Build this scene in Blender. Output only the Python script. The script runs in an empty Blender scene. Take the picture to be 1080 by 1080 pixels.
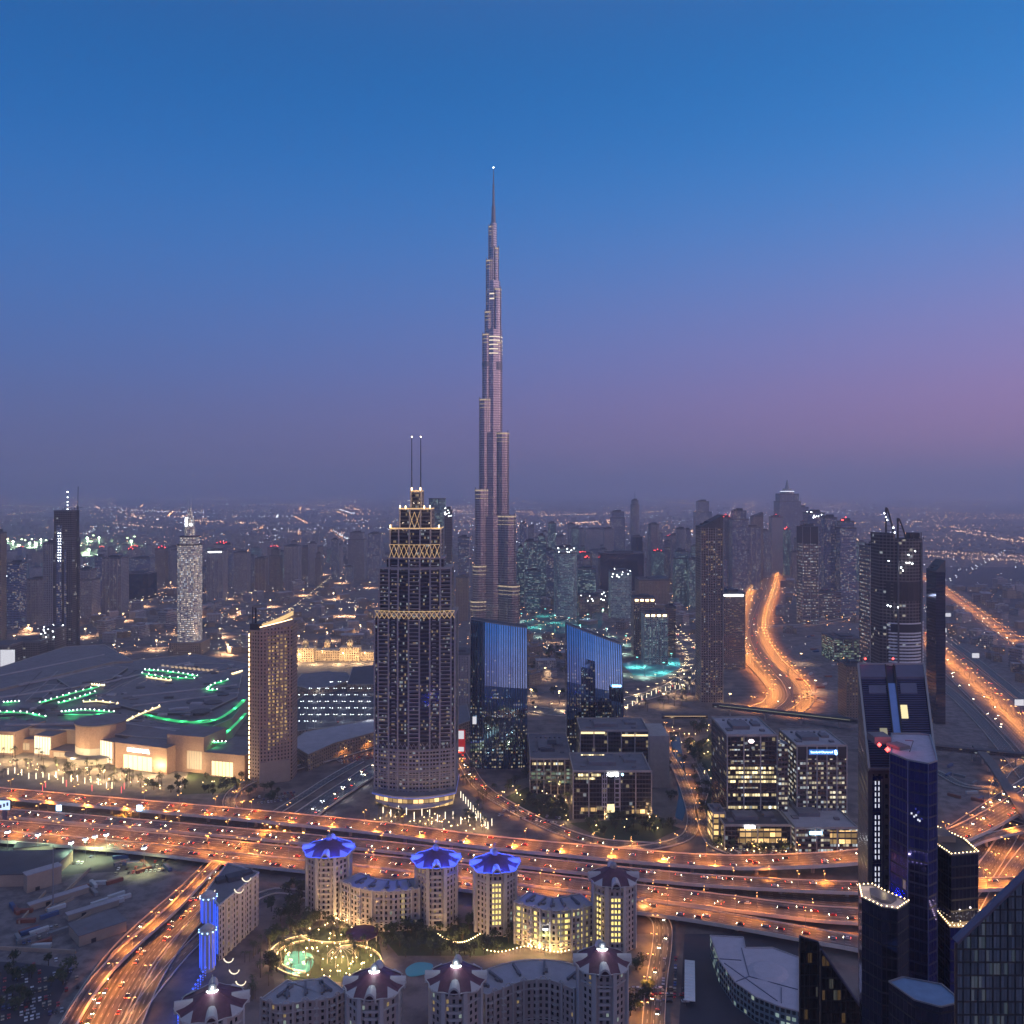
# Dusk over a city of towers, seen from a high window.
def _c(r, g, b):
    f = lambda c: (c/255/12.92) if c/255 <= .04045 else ((c/255+.055)/1.055)**2.4
    return (f(r), f(g), f(b), 1)
# dusk sky: (sine of elevation, colour), away from and towards the set sun; unseen zenith brightened to lift ground light
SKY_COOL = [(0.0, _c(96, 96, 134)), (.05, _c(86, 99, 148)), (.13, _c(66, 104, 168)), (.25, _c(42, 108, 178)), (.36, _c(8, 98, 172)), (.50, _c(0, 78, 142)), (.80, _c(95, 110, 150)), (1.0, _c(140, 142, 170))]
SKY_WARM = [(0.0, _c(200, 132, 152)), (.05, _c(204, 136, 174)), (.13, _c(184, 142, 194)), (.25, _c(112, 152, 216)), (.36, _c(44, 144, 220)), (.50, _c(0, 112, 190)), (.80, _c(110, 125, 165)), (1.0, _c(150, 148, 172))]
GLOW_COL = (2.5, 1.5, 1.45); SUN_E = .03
HAZE_TOP, HAZE_D, HAZE_COL = 880, 1.15e-4, (1.0, .94, 1.0, 1)
import bpy, math, random
from mathutils import Vector
random.seed(11)
S = bpy.context.scene
COL = S.collection
R = math.radians
F, HY, H = 924.0, 516.0, 300.0          # focal length in 1080-px units, horizon row, camera height

# ------------------------------------------------------------------ camera
cd = bpy.data.cameras.new('camera')
cam = bpy.data.objects.new('camera', cd); COL.objects.link(cam)
cam.location = (0, 0, H); cam.rotation_euler = (R(90), 0, 0)
cd.sensor_width = 36; cd.lens = 36*F/1080; cd.shift_y = (HY-540)/1080
cd.clip_start = 1; cd.clip_end = 200000
S.camera = cam
# ------------------------------------------------------------------ render
S.render.engine = 'CYCLES'
cy = S.cycles
cy.use_denoising = True; cy.denoiser = 'OPENIMAGEDENOISE'; cy.denoising_prefilter = 'ACCURATE'; cy.denoising_input_passes = 'RGB_ALBEDO_NORMAL'
cy.use_adaptive_sampling = False
cy.max_bounces = 4; cy.diffuse_bounces = 1; cy.glossy_bounces = 3; cy.transmission_bounces = 1
cy.volume_bounces = 1; cy.transparent_max_bounces = 4
cy.sample_clamp_indirect = 3.0; cy.sample_clamp_direct = 0
cy.use_light_tree = True
S.view_settings.view_transform = 'Standard'; S.view_settings.look = 'None'
S.view_settings.exposure = 0.2; S.view_settings.gamma = 1
# ------------------------------------------------------------------ dusk sky
SUN_EL, SUN_AZ = -1.5, 118.0             # just set; azimuth clockwise from +Y: to the right and a little behind
W = bpy.data.worlds.new('World'); S.world = W; W.use_nodes = True; W.cycles.sampling_method = 'NONE'
nt = W.node_tree; nt.nodes.clear()
def wn(t, **k):
    n = nt.nodes.new(t)
    for a, b in k.items(): setattr(n, a, b)
    return n
def wm(op, a, b=None, c=None, clamp=False):
    n = wn('ShaderNodeMath', operation=op, use_clamp=clamp)
    for i, s in enumerate((a, b, c)):
        if s is None: continue
        if isinstance(s, (int, float)): n.inputs[i].default_value = s
        else: nt.links.new(s, n.inputs[i])
    return n.outputs[0]
def srgb(r, g, b):
    f = lambda c: (c/255/12.92) if c/255 <= .04045 else ((c/255+.055)/1.055)**2.4
    return (f(r), f(g), f(b), 1)
tc = wn('ShaderNodeTexCoord')
sp = wn('ShaderNodeSeparateXYZ'); nt.links.new(tc.outputs['Generated'], sp.inputs[0])
def ramp(fac, stops):
    n = wn('ShaderNodeValToRGB'); n.color_ramp.interpolation = 'B_SPLINE'
    while len(n.color_ramp.elements) < len(stops): n.color_ramp.elements.new(.5)
    for e, (p, c) in zip(n.color_ramp.elements, stops): e.position = p; e.color = c
    nt.links.new(fac, n.inputs[0]); return n.outputs[0]
zc = wm('MAXIMUM', sp.outputs[2], 0.0)
cool = ramp(zc, SKY_COOL)
warm = ramp(zc, SKY_WARM)
az = R(SUN_AZ)
dot = wm('ADD', wm('MULTIPLY', sp.outputs[0], math.sin(az)), wm('MULTIPLY', sp.outputs[1], math.cos(az)))
fac = wm('POWER', wm('MULTIPLY_ADD', dot, 0.62, 0.62, clamp=True), 1.5)
mix = wn('ShaderNodeMix', data_type='RGBA'); nt.links.new(fac, mix.inputs['Factor'])
nt.links.new(cool, mix.inputs['A']); nt.links.new(warm, mix.inputs['B'])
# the bright afterglow low over the set sun, behind and to the right of the camera
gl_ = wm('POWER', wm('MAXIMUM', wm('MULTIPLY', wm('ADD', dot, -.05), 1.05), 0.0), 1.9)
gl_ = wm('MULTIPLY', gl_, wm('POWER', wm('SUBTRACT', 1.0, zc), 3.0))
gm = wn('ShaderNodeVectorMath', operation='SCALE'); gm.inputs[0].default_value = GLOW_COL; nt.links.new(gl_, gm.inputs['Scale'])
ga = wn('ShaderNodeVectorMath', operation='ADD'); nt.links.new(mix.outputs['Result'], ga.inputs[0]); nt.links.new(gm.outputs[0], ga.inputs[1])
sky = wn('ShaderNodeTexSky', sky_type='NISHITA'); sky.sun_disc = False
sky.sun_elevation = R(SUN_EL); sky.sun_rotation = az; sky.altitude = 300; sky.dust_density = 3
bg = wn('ShaderNodeBackground'); bg.inputs[1].default_value = 1.0
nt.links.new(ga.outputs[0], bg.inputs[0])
bg2 = wn('ShaderNodeBackground'); bg2.inputs[1].default_value = 0.015
nt.links.new(sky.outputs[0], bg2.inputs[0])
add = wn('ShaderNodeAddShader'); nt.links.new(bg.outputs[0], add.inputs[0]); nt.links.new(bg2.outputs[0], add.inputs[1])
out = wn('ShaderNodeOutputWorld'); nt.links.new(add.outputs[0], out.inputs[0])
# the last glow of the set sun: one weak, very soft, pink sun lamp
sd = bpy.data.lights.new('afterglow', 'SUN'); sd.energy = SUN_E; sd.angle = R(40); sd.color = (1, .62, .55)
so = bpy.data.objects.new('afterglow', sd); COL.objects.link(so)
sv = Vector((math.sin(az), math.cos(az), math.tan(R(9))))
so.rotation_euler = sv.to_track_quat('Z', 'Y').to_euler()

# ------------------------------------------------------------------ pixel <-> ground
def G(px, py, z=0.0):
    Y = (H-z)*F/(py-HY); return Vector(((px-540)*Y/F, Y, z))
def PX(px, Y): return (px-540)*Y/F
def ZZ(py, Y): return H-(py-HY)*Y/F
def YB(py, z=0): return (H-z)*F/(py-HY)

# ------------------------------------------------------------------ mesh builder
class MB:
    def __init__(s): s.v = []; s.f = []; s.uv = []; s.m = []
    def face(s, pts, uvs=None, m=0):
        b = len(s.v); s.v += [tuple(p) for p in pts]; s.f.append(tuple(range(b, b+len(pts))))
        s.uv += list(uvs) if uvs else [(p[0], p[1]) for p in pts]; s.m.append(m)
    def prism(s, poly, z0, z1, m=0, mt=None, top=None, bottom=False, cap=True, u0=0.0, z1f=None):
        """poly CCW xy list; top: other xy list; z1f(x,y): sloping top"""
        n = len(poly); t = top or poly; u = u0
        zt = (lambda p: z1f(*p)) if z1f else (lambda p: z1)
        for i in range(n):
            a, b = poly[i], poly[(i+1) % n]; c, d = t[(i+1) % n], t[i]
            l = math.hypot(b[0]-a[0], b[1]-a[1])
            s.face([(a[0], a[1], z0), (b[0], b[1], z0), (c[0], c[1], zt(c)), (d[0], d[1], zt(d))],
                   [(u, z0), (u+l, z0), (u+l, zt(c)), (u, zt(d))], m); u += l
        mt = m if mt is None else mt
        if cap: s.face([(p[0], p[1], zt(p)) for p in t], None, mt)
        if bottom: s.face([(p[0], p[1], z0) for p in reversed(poly)], None, mt)
        return s
    def box(s, cx, cy, z0, sx, sy, sz, rot=0, m=0, mt=None, bottom=True):
        return s.prism(rect(sx, sy, rot, cx, cy), z0, z0+sz, m, mt, bottom=bottom)
    def cyl(s, cx, cy, z0, r, h, n=10, m=0, r2=None, mt=None, bottom=False):
        return s.prism(circ(r, n, cx, cy), z0, z0+h, m, mt, top=circ(r if r2 is None else max(r2, 1e-3), n, cx, cy), bottom=bottom)
    def tube(s, p, q, r, m=0, n=4):
        p, q = Vector(p), Vector(q); d = (q-p)
        if d.length < 1e-6: return s
        d.normalize(); a = d.orthogonal().normalized(); b = d.cross(a)
        for i in range(n):
            t0, t1 = 2*math.pi*i/n, 2*math.pi*(i+1)/n
            o0 = (a*math.cos(t0)+b*math.sin(t0))*r; o1 = (a*math.cos(t1)+b*math.sin(t1))*r
            s.face([p+o0, p+o1, q+o1, q+o0], None, m)
        s.face([p+(a*math.cos(2*math.pi*i/n)+b*math.sin(2*math.pi*i/n))*r for i in reversed(range(n))], None, m)
        s.face([q+(a*math.cos(2*math.pi*i/n)+b*math.sin(2*math.pi*i/n))*r for i in range(n)], None, m)
        return s
    def ball(s, c, r, m=0, sz=1.0):
        x, y, z = c
        e = [(x+r, y, z), (x, y+r, z), (x-r, y, z), (x, y-r, z)]; t = (x, y, z+r*sz); b = (x, y, z-r*sz)
        for i in range(4):
            s.face([e[i], e[(i+1) % 4], t], None, m); s.face([e[(i+1) % 4], e[i], b], None, m)
        return s
    def dome(s, cx, cy, z0, r, h, n=12, k=4, m=0):
        for j in range(k):
            a0, a1 = j/k*math.pi/2, (j+1)/k*math.pi/2
            s.prism(circ(r*math.cos(a0), n, cx, cy), z0+h*math.sin(a0), z0+h*math.sin(a1), m,
                    top=circ(max(r*math.cos(a1), .01), n, cx, cy), cap=(j == k-1))
        return s
    def mesh(s, name, mats):
        me = bpy.data.meshes.new(name); me.from_pydata(s.v, [], s.f)
        for m in (mats if isinstance(mats, (list, tuple)) else [mats]): me.materials.append(m)
        l = me.uv_layers.new(name='UVMap')
        flat = [c for uv in s.uv for c in uv]; l.data.foreach_set('uv', flat)
        me.polygons.foreach_set('material_index', s.m); me.update()
        return me
    def build(s, name, mats, parent=None, loc=None, rot=0):
        o = bpy.data.objects.new(name, s.mesh(name, mats)); COL.objects.link(o)
        if parent is not None: o.parent = parent
        if loc is not None: o.location = loc
        if rot: o.rotation_euler.z = rot
        return o
def rect(sx, sy, rot=0, cx=0, cy=0):
    c, s = math.cos(rot), math.sin(rot)
    return [(cx+x*c-y*s, cy+x*s+y*c) for x, y in ((-sx/2, -sy/2), (sx/2, -sy/2), (sx/2, sy/2), (-sx/2, sy/2))]
def circ(r, n=12, cx=0, cy=0, ry=None, a0=0.0):
    ry = r if ry is None else ry
    return [(cx+r*math.cos(a0+2*math.pi*i/n), cy+ry*math.sin(a0+2*math.pi*i/n)) for i in range(n)]
def turn(poly, rot):
    c, s = math.cos(rot), math.sin(rot); return [(x*c-y*s, x*s+y*c) for x, y in poly]
def scale(poly, k, k2=None): return [(x*k, y*(k2 or k)) for x, y in poly]
def empty(name, loc, rz=0):
    o = bpy.data.objects.new(name, None); COL.objects.link(o); o.location = loc; o.rotation_euler.z = rz
    o.empty_display_size = 1; return o
def tag(o, label, cat, group=None):
    o['label'] = label; o['category'] = cat
    if group: o['group'] = group
    return o
def structure(o): o['kind'] = 'structure'; return o
def stuff(o): o['kind'] = 'stuff'; return o
def thing(name, label, cat, loc, rz=0, group=None): return tag(empty(name, loc, rz), label, cat, group)
def lamp_light(name, energy, color, size=.5):
    l = bpy.data.lights.new(name, 'POINT'); l.energy = energy; l.color = color; l.shadow_soft_size = size; return l
def down_light(name, energy, color, size=.5, cone=146):
    l = bpy.data.lights.new(name, 'SPOT'); l.energy = energy; l.color = color; l.shadow_soft_size = size
    l.spot_size = R(cone); l.spot_blend = .7; return l
def put_light(data, loc, parent=None):
    o = bpy.data.objects.new(data.name, data); COL.objects.link(o); o.location = loc
    if parent is not None: o.parent = parent
    return o
def copy_of(o, loc, rz=0, sc=None, label=None, group=None):
    c = o.copy(); COL.objects.link(c); c.location = loc; c.rotation_euler.z = rz
    if sc: c.scale = (sc, sc, sc)
    if label: c['label'] = label
    if group: c['group'] = group
    for ch in o.children:
        d = ch.copy(); COL.objects.link(d); d.parent = c
        for g in ch.children:
            e = g.copy(); COL.objects.link(e); e.parent = d
    return c

# ------------------------------------------------------------------ materials
class NT:
    def __init__(s, name):
        s.mat = bpy.data.materials.new(name); s.mat.use_nodes = True; s.t = s.mat.node_tree; s.t.nodes.clear()
        s.out = s.n('ShaderNodeOutputMaterial'); s.b = s.n('ShaderNodeBsdfPrincipled'); s.l(s.b.outputs[0], s.out.inputs[0])
        s.mat.cycles.emission_sampling = 'NONE'
    def n(s, t, **k):
        n = s.t.nodes.new(t)
        for a, b in k.items(): setattr(n, a, b)
        return n
    def l(s, a, b): s.t.links.new(a, b)
    def set(s, i, v):
        if hasattr(v, 'is_linked') or hasattr(v, 'links'): s.l(v, s.b.inputs[i])
        else: s.b.inputs[i].default_value = v
    def m(s, op, a, b=None, c=None, clamp=False):
        n = s.n('ShaderNodeMath', operation=op, use_clamp=clamp)
        for i, x in enumerate((a, b, c)):
            if x is None: continue
            if isinstance(x, (int, float)): n.inputs[i].default_value = x
            else: s.l(x, n.inputs[i])
        return n.outputs[0]
    def mix(s, f, a, b):
        n = s.n('ShaderNodeMix', data_type='RGBA')
        for k, x in (('Factor', f), ('A', a), ('B', b)):
            if isinstance(x, (int, float)): n.inputs[k].default_value = x
            elif isinstance(x, tuple): n.inputs[k].default_value = x if len(x) == 4 else x+(1,)
            else: s.l(x, n.inputs[k])
        return n.outputs['Result']
    def noise(s, vec, scale, detail=3, rough=.55):
        n = s.n('ShaderNodeTexNoise'); n.inputs['Scale'].default_value = scale; n.inputs['Detail'].default_value = detail
        n.inputs['Roughness'].default_value = rough; s.l(vec, n.inputs['Vector']); return n.outputs[0]
    def pos(s): return s.n('ShaderNodeNewGeometry').outputs['Position']
    def objc(s): return s.n('ShaderNodeTexCoord').outputs['Object']
def plain(name, col, rough=.7, metal=0.0, var=.25, scale=.15, emit=None, es=0.0):
    t = NT(name)
    n = t.noise(t.objc(), scale, 5, .65)
    f = t.m('MULTIPLY_ADD', t.m('SUBTRACT', n, .5), 1.6, .5, clamp=True)
    t.set('Base Color', t.mix(f, tuple(c*(1-var) for c in col), tuple(c*(1+var) for c in col)))
    t.set('Roughness', rough); t.set('Metallic', metal)
    if emit: t.set('Emission Color', emit+(1,)); t.set('Emission Strength', es)
    return t.mat
def glow(name, col, es, base=(.2, .2, .2)):
    t = NT(name); t.set('Base Color', base+(1,)); t.set('Roughness', .5)
    t.set('Emission Color', col+(1,)); t.set('Emission Strength', es); return t.mat
def ground_mat(name, a, b, scale, c=None, scale2=None, rough=.9):
    t = NT(name); p = t.pos()
    f = t.m('MULTIPLY_ADD', t.m('SUBTRACT', t.noise(p, scale, 6, .6), .5), 2.2, .5, clamp=True)
    col = t.mix(f, a, b)
    if c:
        g = t.m('MULTIPLY_ADD', t.m('SUBTRACT', t.noise(p, scale2, 4, .6), .52), 5, .5, clamp=True)
        col = t.mix(g, col, c)
    t.set('Base Color', col); t.set('Roughness', rough); return t.mat
def facade(name, wall, glass, cw, ch, fw, fh, lit, warm=(1, .72, .38), cool=(.85, .95, 1), es=1.6, coolness=.35,
           rough=.16, metal=.75, wrough=.6, wmetal=0.0, cluster=.5, rib=0, ribw=.12, bandlit=0.0, sill=.0, gvar=.35, vfade=None, lfh=0):
    """a wall with a grid of windows laid out in metres by the UV map; a share of the windows is lit"""
    t = NT(name)
    uv = t.n('ShaderNodeUVMap'); sp = t.n('ShaderNodeSeparateXYZ'); t.l(uv.outputs[0], sp.inputs[0])
    u = t.m('DIVIDE', sp.outputs[0], cw); v = t.m('DIVIDE', sp.outputs[1], ch)
    fu, fv, iu, iv = t.m('FRACT', u), t.m('FRACT', v), t.m('FLOOR', u), t.m('FLOOR', v)
    mk = t.m('LESS_THAN', t.m('ABSOLUTE', t.m('SUBTRACT', fu, .5)), fw/2)
    mk = t.m('MULTIPLY', mk, t.m('LESS_THAN', t.m('ABSOLUTE', t.m('SUBTRACT', fv, .5+sill)), fh/2))
    if rib:
        ru = t.m('FRACT', t.m('DIVIDE', sp.outputs[0], rib))
        mk = t.m('MULTIPLY', mk, t.m('GREATER_THAN', ru, ribw))
    rnd = t.n('ShaderNodeObjectInfo').outputs['Random']
    cell = t.n('ShaderNodeCombineXYZ'); t.l(iu, cell.inputs[0]); t.l(iv, cell.inputs[1]); t.l(t.m('MULTIPLY', rnd, 97.0), cell.inputs[2])
    w = t.n('ShaderNodeTexWhiteNoise', noise_dimensions='3D'); t.l(cell.outputs[0], w.inputs['Vector'])
    sc = t.n('ShaderNodeSeparateColor'); t.l(w.outputs['Color'], sc.inputs[0])
    cl = t.noise(cell.outputs[0], .17, 2, .6)
    th = t.m('MULTIPLY', lit, t.m('MULTIPLY_ADD', t.m('SUBTRACT', cl, .5), 6*cluster, 1.0))
    if vfade: th = t.m('MULTIPLY', th, t.m('DIVIDE', t.m('SUBTRACT', vfade[1], sp.outputs[1]), vfade[1]-vfade[0], clamp=True))
    on = t.m('LESS_THAN', w.outputs['Value'], th)
    if lfh: on = t.m('MULTIPLY', on, t.m('LESS_THAN', t.m('ABSOLUTE', t.m('SUBTRACT', fv, .5)), lfh/2))
    if bandlit:
        w2 = t.n('ShaderNodeTexWhiteNoise', noise_dimensions='2D'); c2 = t.n('ShaderNodeCombineXYZ')
        t.l(iv, c2.inputs[0]); t.l(t.m('MULTIPLY', rnd, 53.0), c2.inputs[1]); t.l(c2.outputs[0], w2.inputs['Vector'])
        on = t.m('MAXIMUM', on, t.m('MULTIPLY', t.m('LESS_THAN', w2.outputs['Value'], bandlit), t.m('LESS_THAN', sc.outputs[2], .8)))
    e = t.m('MULTIPLY', t.m('MULTIPLY', on, mk), t.m('MULTIPLY_ADD', t.m('POWER', sc.outputs[0], 2.0), es*1.4, es*.15))
    t.set('Emission Color', t.mix(t.m('LESS_THAN', sc.outputs[1], coolness), warm, cool)); t.set('Emission Strength', e)
    vary = t.m('MULTIPLY_ADD', t.m('SUBTRACT', t.noise(uv.outputs[0], .05, 4, .6), .5), .9, .5, clamp=True)
    wc = t.mix(vary, tuple(c*.72 for c in wall), tuple(c*1.25 for c in wall))
    gc = t.mix(sc.outputs[1], tuple(c*(1-gvar) for c in glass), tuple(c*(1+gvar) for c in glass))
    t.set('Base Color', t.mix(mk, wc, gc))
    t.set('Metallic', t.m('MULTIPLY_ADD', mk, metal-wmetal, wmetal))
    t.set('Roughness', t.m('MULTIPLY_ADD', mk, rough-wrough, wrough))
    return t.mat
# ------------------------------------------------------------------ shared materials
M = {}
M['asphalt'] = None
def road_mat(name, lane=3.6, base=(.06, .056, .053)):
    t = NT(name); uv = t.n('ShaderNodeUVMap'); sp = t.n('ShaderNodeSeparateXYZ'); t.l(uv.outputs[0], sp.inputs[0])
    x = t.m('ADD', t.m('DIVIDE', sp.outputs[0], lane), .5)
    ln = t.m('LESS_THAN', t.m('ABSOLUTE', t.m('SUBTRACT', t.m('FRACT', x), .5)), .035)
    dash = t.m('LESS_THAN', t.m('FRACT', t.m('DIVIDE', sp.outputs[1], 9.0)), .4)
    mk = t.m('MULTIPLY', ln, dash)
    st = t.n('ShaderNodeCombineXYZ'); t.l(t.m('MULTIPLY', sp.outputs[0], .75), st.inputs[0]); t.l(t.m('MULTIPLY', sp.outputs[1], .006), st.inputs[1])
    wear_and_trails = t.m('MULTIPLY_ADD', t.m('SUBTRACT', t.noise(st.outputs[0], 1.0, 4, .6), .5), 3.6, .42, clamp=True)  # tyre wear, contrast raised to imitate bright lines of traffic light
    col = t.mix(wear_and_trails, tuple(c*.3 for c in base), tuple(c*2.9 for c in base))
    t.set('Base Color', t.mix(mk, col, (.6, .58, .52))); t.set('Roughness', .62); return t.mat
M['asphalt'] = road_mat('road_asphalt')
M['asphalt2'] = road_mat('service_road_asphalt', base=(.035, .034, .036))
M['concrete'] = plain('concrete', (.34, .31, .28), .85, var=.25, scale=.2)
M['conc_dark'] = plain('dark_concrete', (.12, .115, .115), .85, var=.3, scale=.2)
M['parapet'] = plain('parapet_concrete', (.60, .54, .47), .8, var=.2, scale=.15)
M['paving'] = ground_mat('paving', (.17, .145, .12), (.27, .23, .19), .08, (.11, .1, .09), .03)
M['sand'] = ground_mat('sand_ground', (.15, .115, .10), (.25, .195, .165), .018, (.09, .07, .065), .05)
M['lot'] = ground_mat('dusty_lot', (.16, .135, .13), (.25, .215, .205), .03, (.1, .085, .085), .1)
M['darklot'] = ground_mat('parking_asphalt', (.035, .035, .045), (.06, .058, .07), .05)
M['grass'] = ground_mat('lawn', (.02, .035, .015), (.045, .07, .025), .1)
M['roof'] = plain('roof_grey', (.16, .15, .16), .85, var=.35, scale=.08)
M['roof_l'] = plain('roof_pale', (.36, .33, .34), .8, var=.25, scale=.08)
M['roof_d'] = plain('roof_dark', (.06, .06, .07), .8, var=.4, scale=.08)
M['metal'] = plain('grey_metal', (.3, .3, .31), .45, .6, var=.1)
M['dark'] = plain('dark_metal', (.03, .03, .035), .5, .3, var=.2)
M['white'] = plain('white_paint', (.75, .73, .7), .55, var=.08)
M['stone'] = plain('sandstone', (.36, .28, .21), .8, var=.15)
M['trunk'] = plain('bark', (.06, .045, .03), .9)
def leaf_mat(name, a, b):
    t = NT(name); t.set('Base Color', t.mix(t.noise(t.objc(), .9, 3), a, b)); t.set('Roughness', .7); return t.mat
M['leaf'] = leaf_mat('leaves', (.018, .035, .014), (.06, .085, .03))
M['palm'] = leaf_mat('palm_fronds', (.025, .04, .015), (.08, .09, .035))
M['sodium'] = glow('sodium_lamp_glow', (1, .45, .12), 14)
M['warm'] = glow('warm_lamp_glow', (1, .74, .42), 16)
M['cool'] = glow('white_lamp_glow', (.9, .97, 1), 18)
M['red'] = glow('red_light', (1, .05, .04), 8)
M['teal'] = glow('teal_light', (.2, .9, .75), 4)
M['green'] = glow('green_strip_light', (.02, .8, .16), .55)
M['blue'] = glow('blue_strip_light', (.02, .09, 1), 1.6)
M['bluewhite'] = glow('blue_white_light', (.35, .65, 1), 6)
M['gold'] = glow('gilded_glow', (1, .64, .28), .6, (.5, .35, .15))  # gilding made to glow in place of floodlight falling on it
M['goldlamp'] = glow('gold_lamp', (1, .68, .32), 9)
M['shop'] = glow('lit_shopfront', (1, .78, .38), 1.5)
M['shopsoft'] = glow('soft_lit_glazing', (1, .66, .3), .5)
M['screen'] = glow('lit_screen', (.9, .9, .95), .7)
M['water_teal'] = None
def water_mat(name, col, rough=.08, emit=None, es=0):
    t = NT(name); t.set('Base Color', col+(1,)); t.set('Roughness', rough); t.set('IOR', 1.33)
    b = t.n('ShaderNodeBump'); b.inputs['Strength'].default_value = .25; b.inputs['Distance'].default_value = .3
    t.l(t.noise(t.pos(), .25, 3), b.inputs['Height']); t.l(b.outputs[0], t.b.inputs['Normal'])
    return t.mat
M['water_teal'] = water_mat('lake_water', (.05, .2, .19))
M['water_dark'] = water_mat('canal_water', (.01, .02, .03))
M['pool'] = water_mat('pool_water', (.10, .38, .40))

# sodium lamps: three strengths
L_HWY = down_light('sodium_light', 36000, (1, .30, .04), .6); L_HWY2 = down_light('sodium_light_rail', 18000, (1, .30, .04), .6)
L_FAR = down_light('sodium_light_large', 80000, (1, .34, .06), 1.0)
L_SIDE = down_light('sodium_light_small', 13000, (1, .40, .10), .4)
L_WARM = down_light('warm_light', 22000, (1, .74, .42), .4)
L_WARMBIG = down_light('warm_light_large', 30000, (1, .66, .34), 1.0)
L_WHITE = down_light('white_light', 4000, (.85, .95, 1), .4)
L_TEAL = down_light('teal_light_lamp', 60000, (.55, 1, .88), 1.0)

# ------------------------------------------------------------------ ground
def sheet(name, poly, z, mat, kind='structure', label=None):
    b = MB(); b.face([(p[0], p[1], z) for p in poly]); o = b.build(name, mat); o['kind'] = kind
    if label: o['label'] = label
    return o
def pxpoly(pts, z=0): return [tuple(G(x, y, z)[:2]) for x, y in pts]
def smooth(pts, n=8):
    out = []
    P = [pts[0]*2-pts[1]]+list(pts)+[pts[-1]*2-pts[-2]]
    for i in range(1, len(P)-2):
        a, b, c, d = P[i-1:i+3]
        for k in range(n):
            t = k/n
            out.append(.5*((2*b)+(c-a)*t+(2*a-5*b+4*c-d)*t*t+(3*b-a-3*c+d)*t*t*t))
    out.append(P[-2]); return out
def smoothpoly(pts, z=0, n=5):
    v = [Vector((p[0], p[1], 0)) for p in pxpoly(pts, z)]; P = [v[-1]]+v+[v[0], v[1]]; out = []
    for i in range(1, len(P)-2):
        a, b, c, d = P[i-1:i+3]
        for k in range(n):
            t = k/n; q = .5*((2*b)+(c-a)*t+(2*a-5*b+4*c-d)*t*t+(3*b-a-3*c+d)*t*t*t); out.append((q.x, q.y))
    return out
def ccw(poly):
    a = sum(poly[i][0]*poly[(i+1) % len(poly)][1]-poly[(i+1) % len(poly)][0]*poly[i][1] for i in range(len(poly)))
    return list(poly) if a > 0 else list(reversed(poly))
g = MB(); g.face([(x*2.2, y*2.2+20000, 0) for x, y in circ(32000, 48)]); structure(g.build('ground', M['sand']))

ROADS = []          # (points, half width)
CARSPOTS = []
def road(name, px, w, z=0.12, z1=None, deck=0, piers=0, mat='asphalt', parapet=.9, verge=0):
    n = len(px); pts = []
    for i, (x, y) in enumerate(px):
        zz = z if z1 is None else z+(z1-z)*i/(n-1)
        pts.append(G(x, y, zz))
    c = smooth(pts, 8); L = len(c)
    nor = []
    for i in range(L):
        d = c[min(i+1, L-1)]-c[max(i-1, 0)]; d.z = 0; d.normalize(); nor.append(Vector((d.y, -d.x, 0)))
    b = MB(); run = 0
    for i in range(L-1):
        l = (c[i+1]-c[i]).length; h = w/2
        a0, a1, b0, b1 = c[i]-nor[i]*h, c[i]+nor[i]*h, c[i+1]-nor[i+1]*h, c[i+1]+nor[i+1]*h
        b.face([a0, a1, b1, b0], [(-h, run), (h, run), (h, run+l), (-h, run+l)])
        if deck:
            dz = Vector((0, 0, deck))
            b.face([a1, a1-dz, b1-dz, b1], None, 1); b.face([a0-dz, a0, b0, b0-dz], None, 1); b.face([a0-dz, b0-dz, b1-dz, a1-dz], None, 1)
        run += l
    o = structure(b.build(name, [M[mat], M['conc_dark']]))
    if parapet:
        for s in (-1, 1):
            q = MB()
            for i in range(L-1):
                i0 = c[i]+nor[i]*s*(w/2-.05); o0 = c[i]+nor[i]*s*(w/2+.35); i1 = c[i+1]+nor[i+1]*s*(w/2-.05); o1 = c[i+1]+nor[i+1]*s*(w/2+.35)
                up = Vector((0, 0, parapet)); dn = Vector((0, 0, -(deck+.02) if deck else -.1))
                q.face([i0+dn, i1+dn, i1+up, i0+up], None); q.face([i0+up, i1+up, o1+up, o0+up], None); q.face([o1+dn, o0+dn, o0+up, o1+up], None)
            q.build('parapet', M['parapet'], o)
    if piers:
        acc = 0
        for i in range(1, L-1):
            acc += (c[i]-c[i-1]).length
            if acc > piers and c[i].z > 3:
                acc = 0; q = MB(); p = c[i]
                q.cyl(p.x, p.y, 0, 1.5, p.z-deck-1.2, 8); q.box(p.x, p.y, p.z-deck-1.2, w*.7, 2.2, 1.1, math.atan2(nor[i].y, nor[i].x))
                q.build('pier', M['concrete'], o)
    ROADS.append((c, w/2+4))
    return o, c, nor, w
def along(c, nor, step, start=0):
    acc = start
    for i in range(1, len(c)):
        l = (c[i]-c[i-1]).length; a = 0
        while acc+ (l-a) >= step:
            a += step-acc; acc = 0; t = a/l
            yield c[i-1].lerp(c[i], t), nor[i-1].lerp(nor[i], t).normalized()
        acc += l-a
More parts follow.
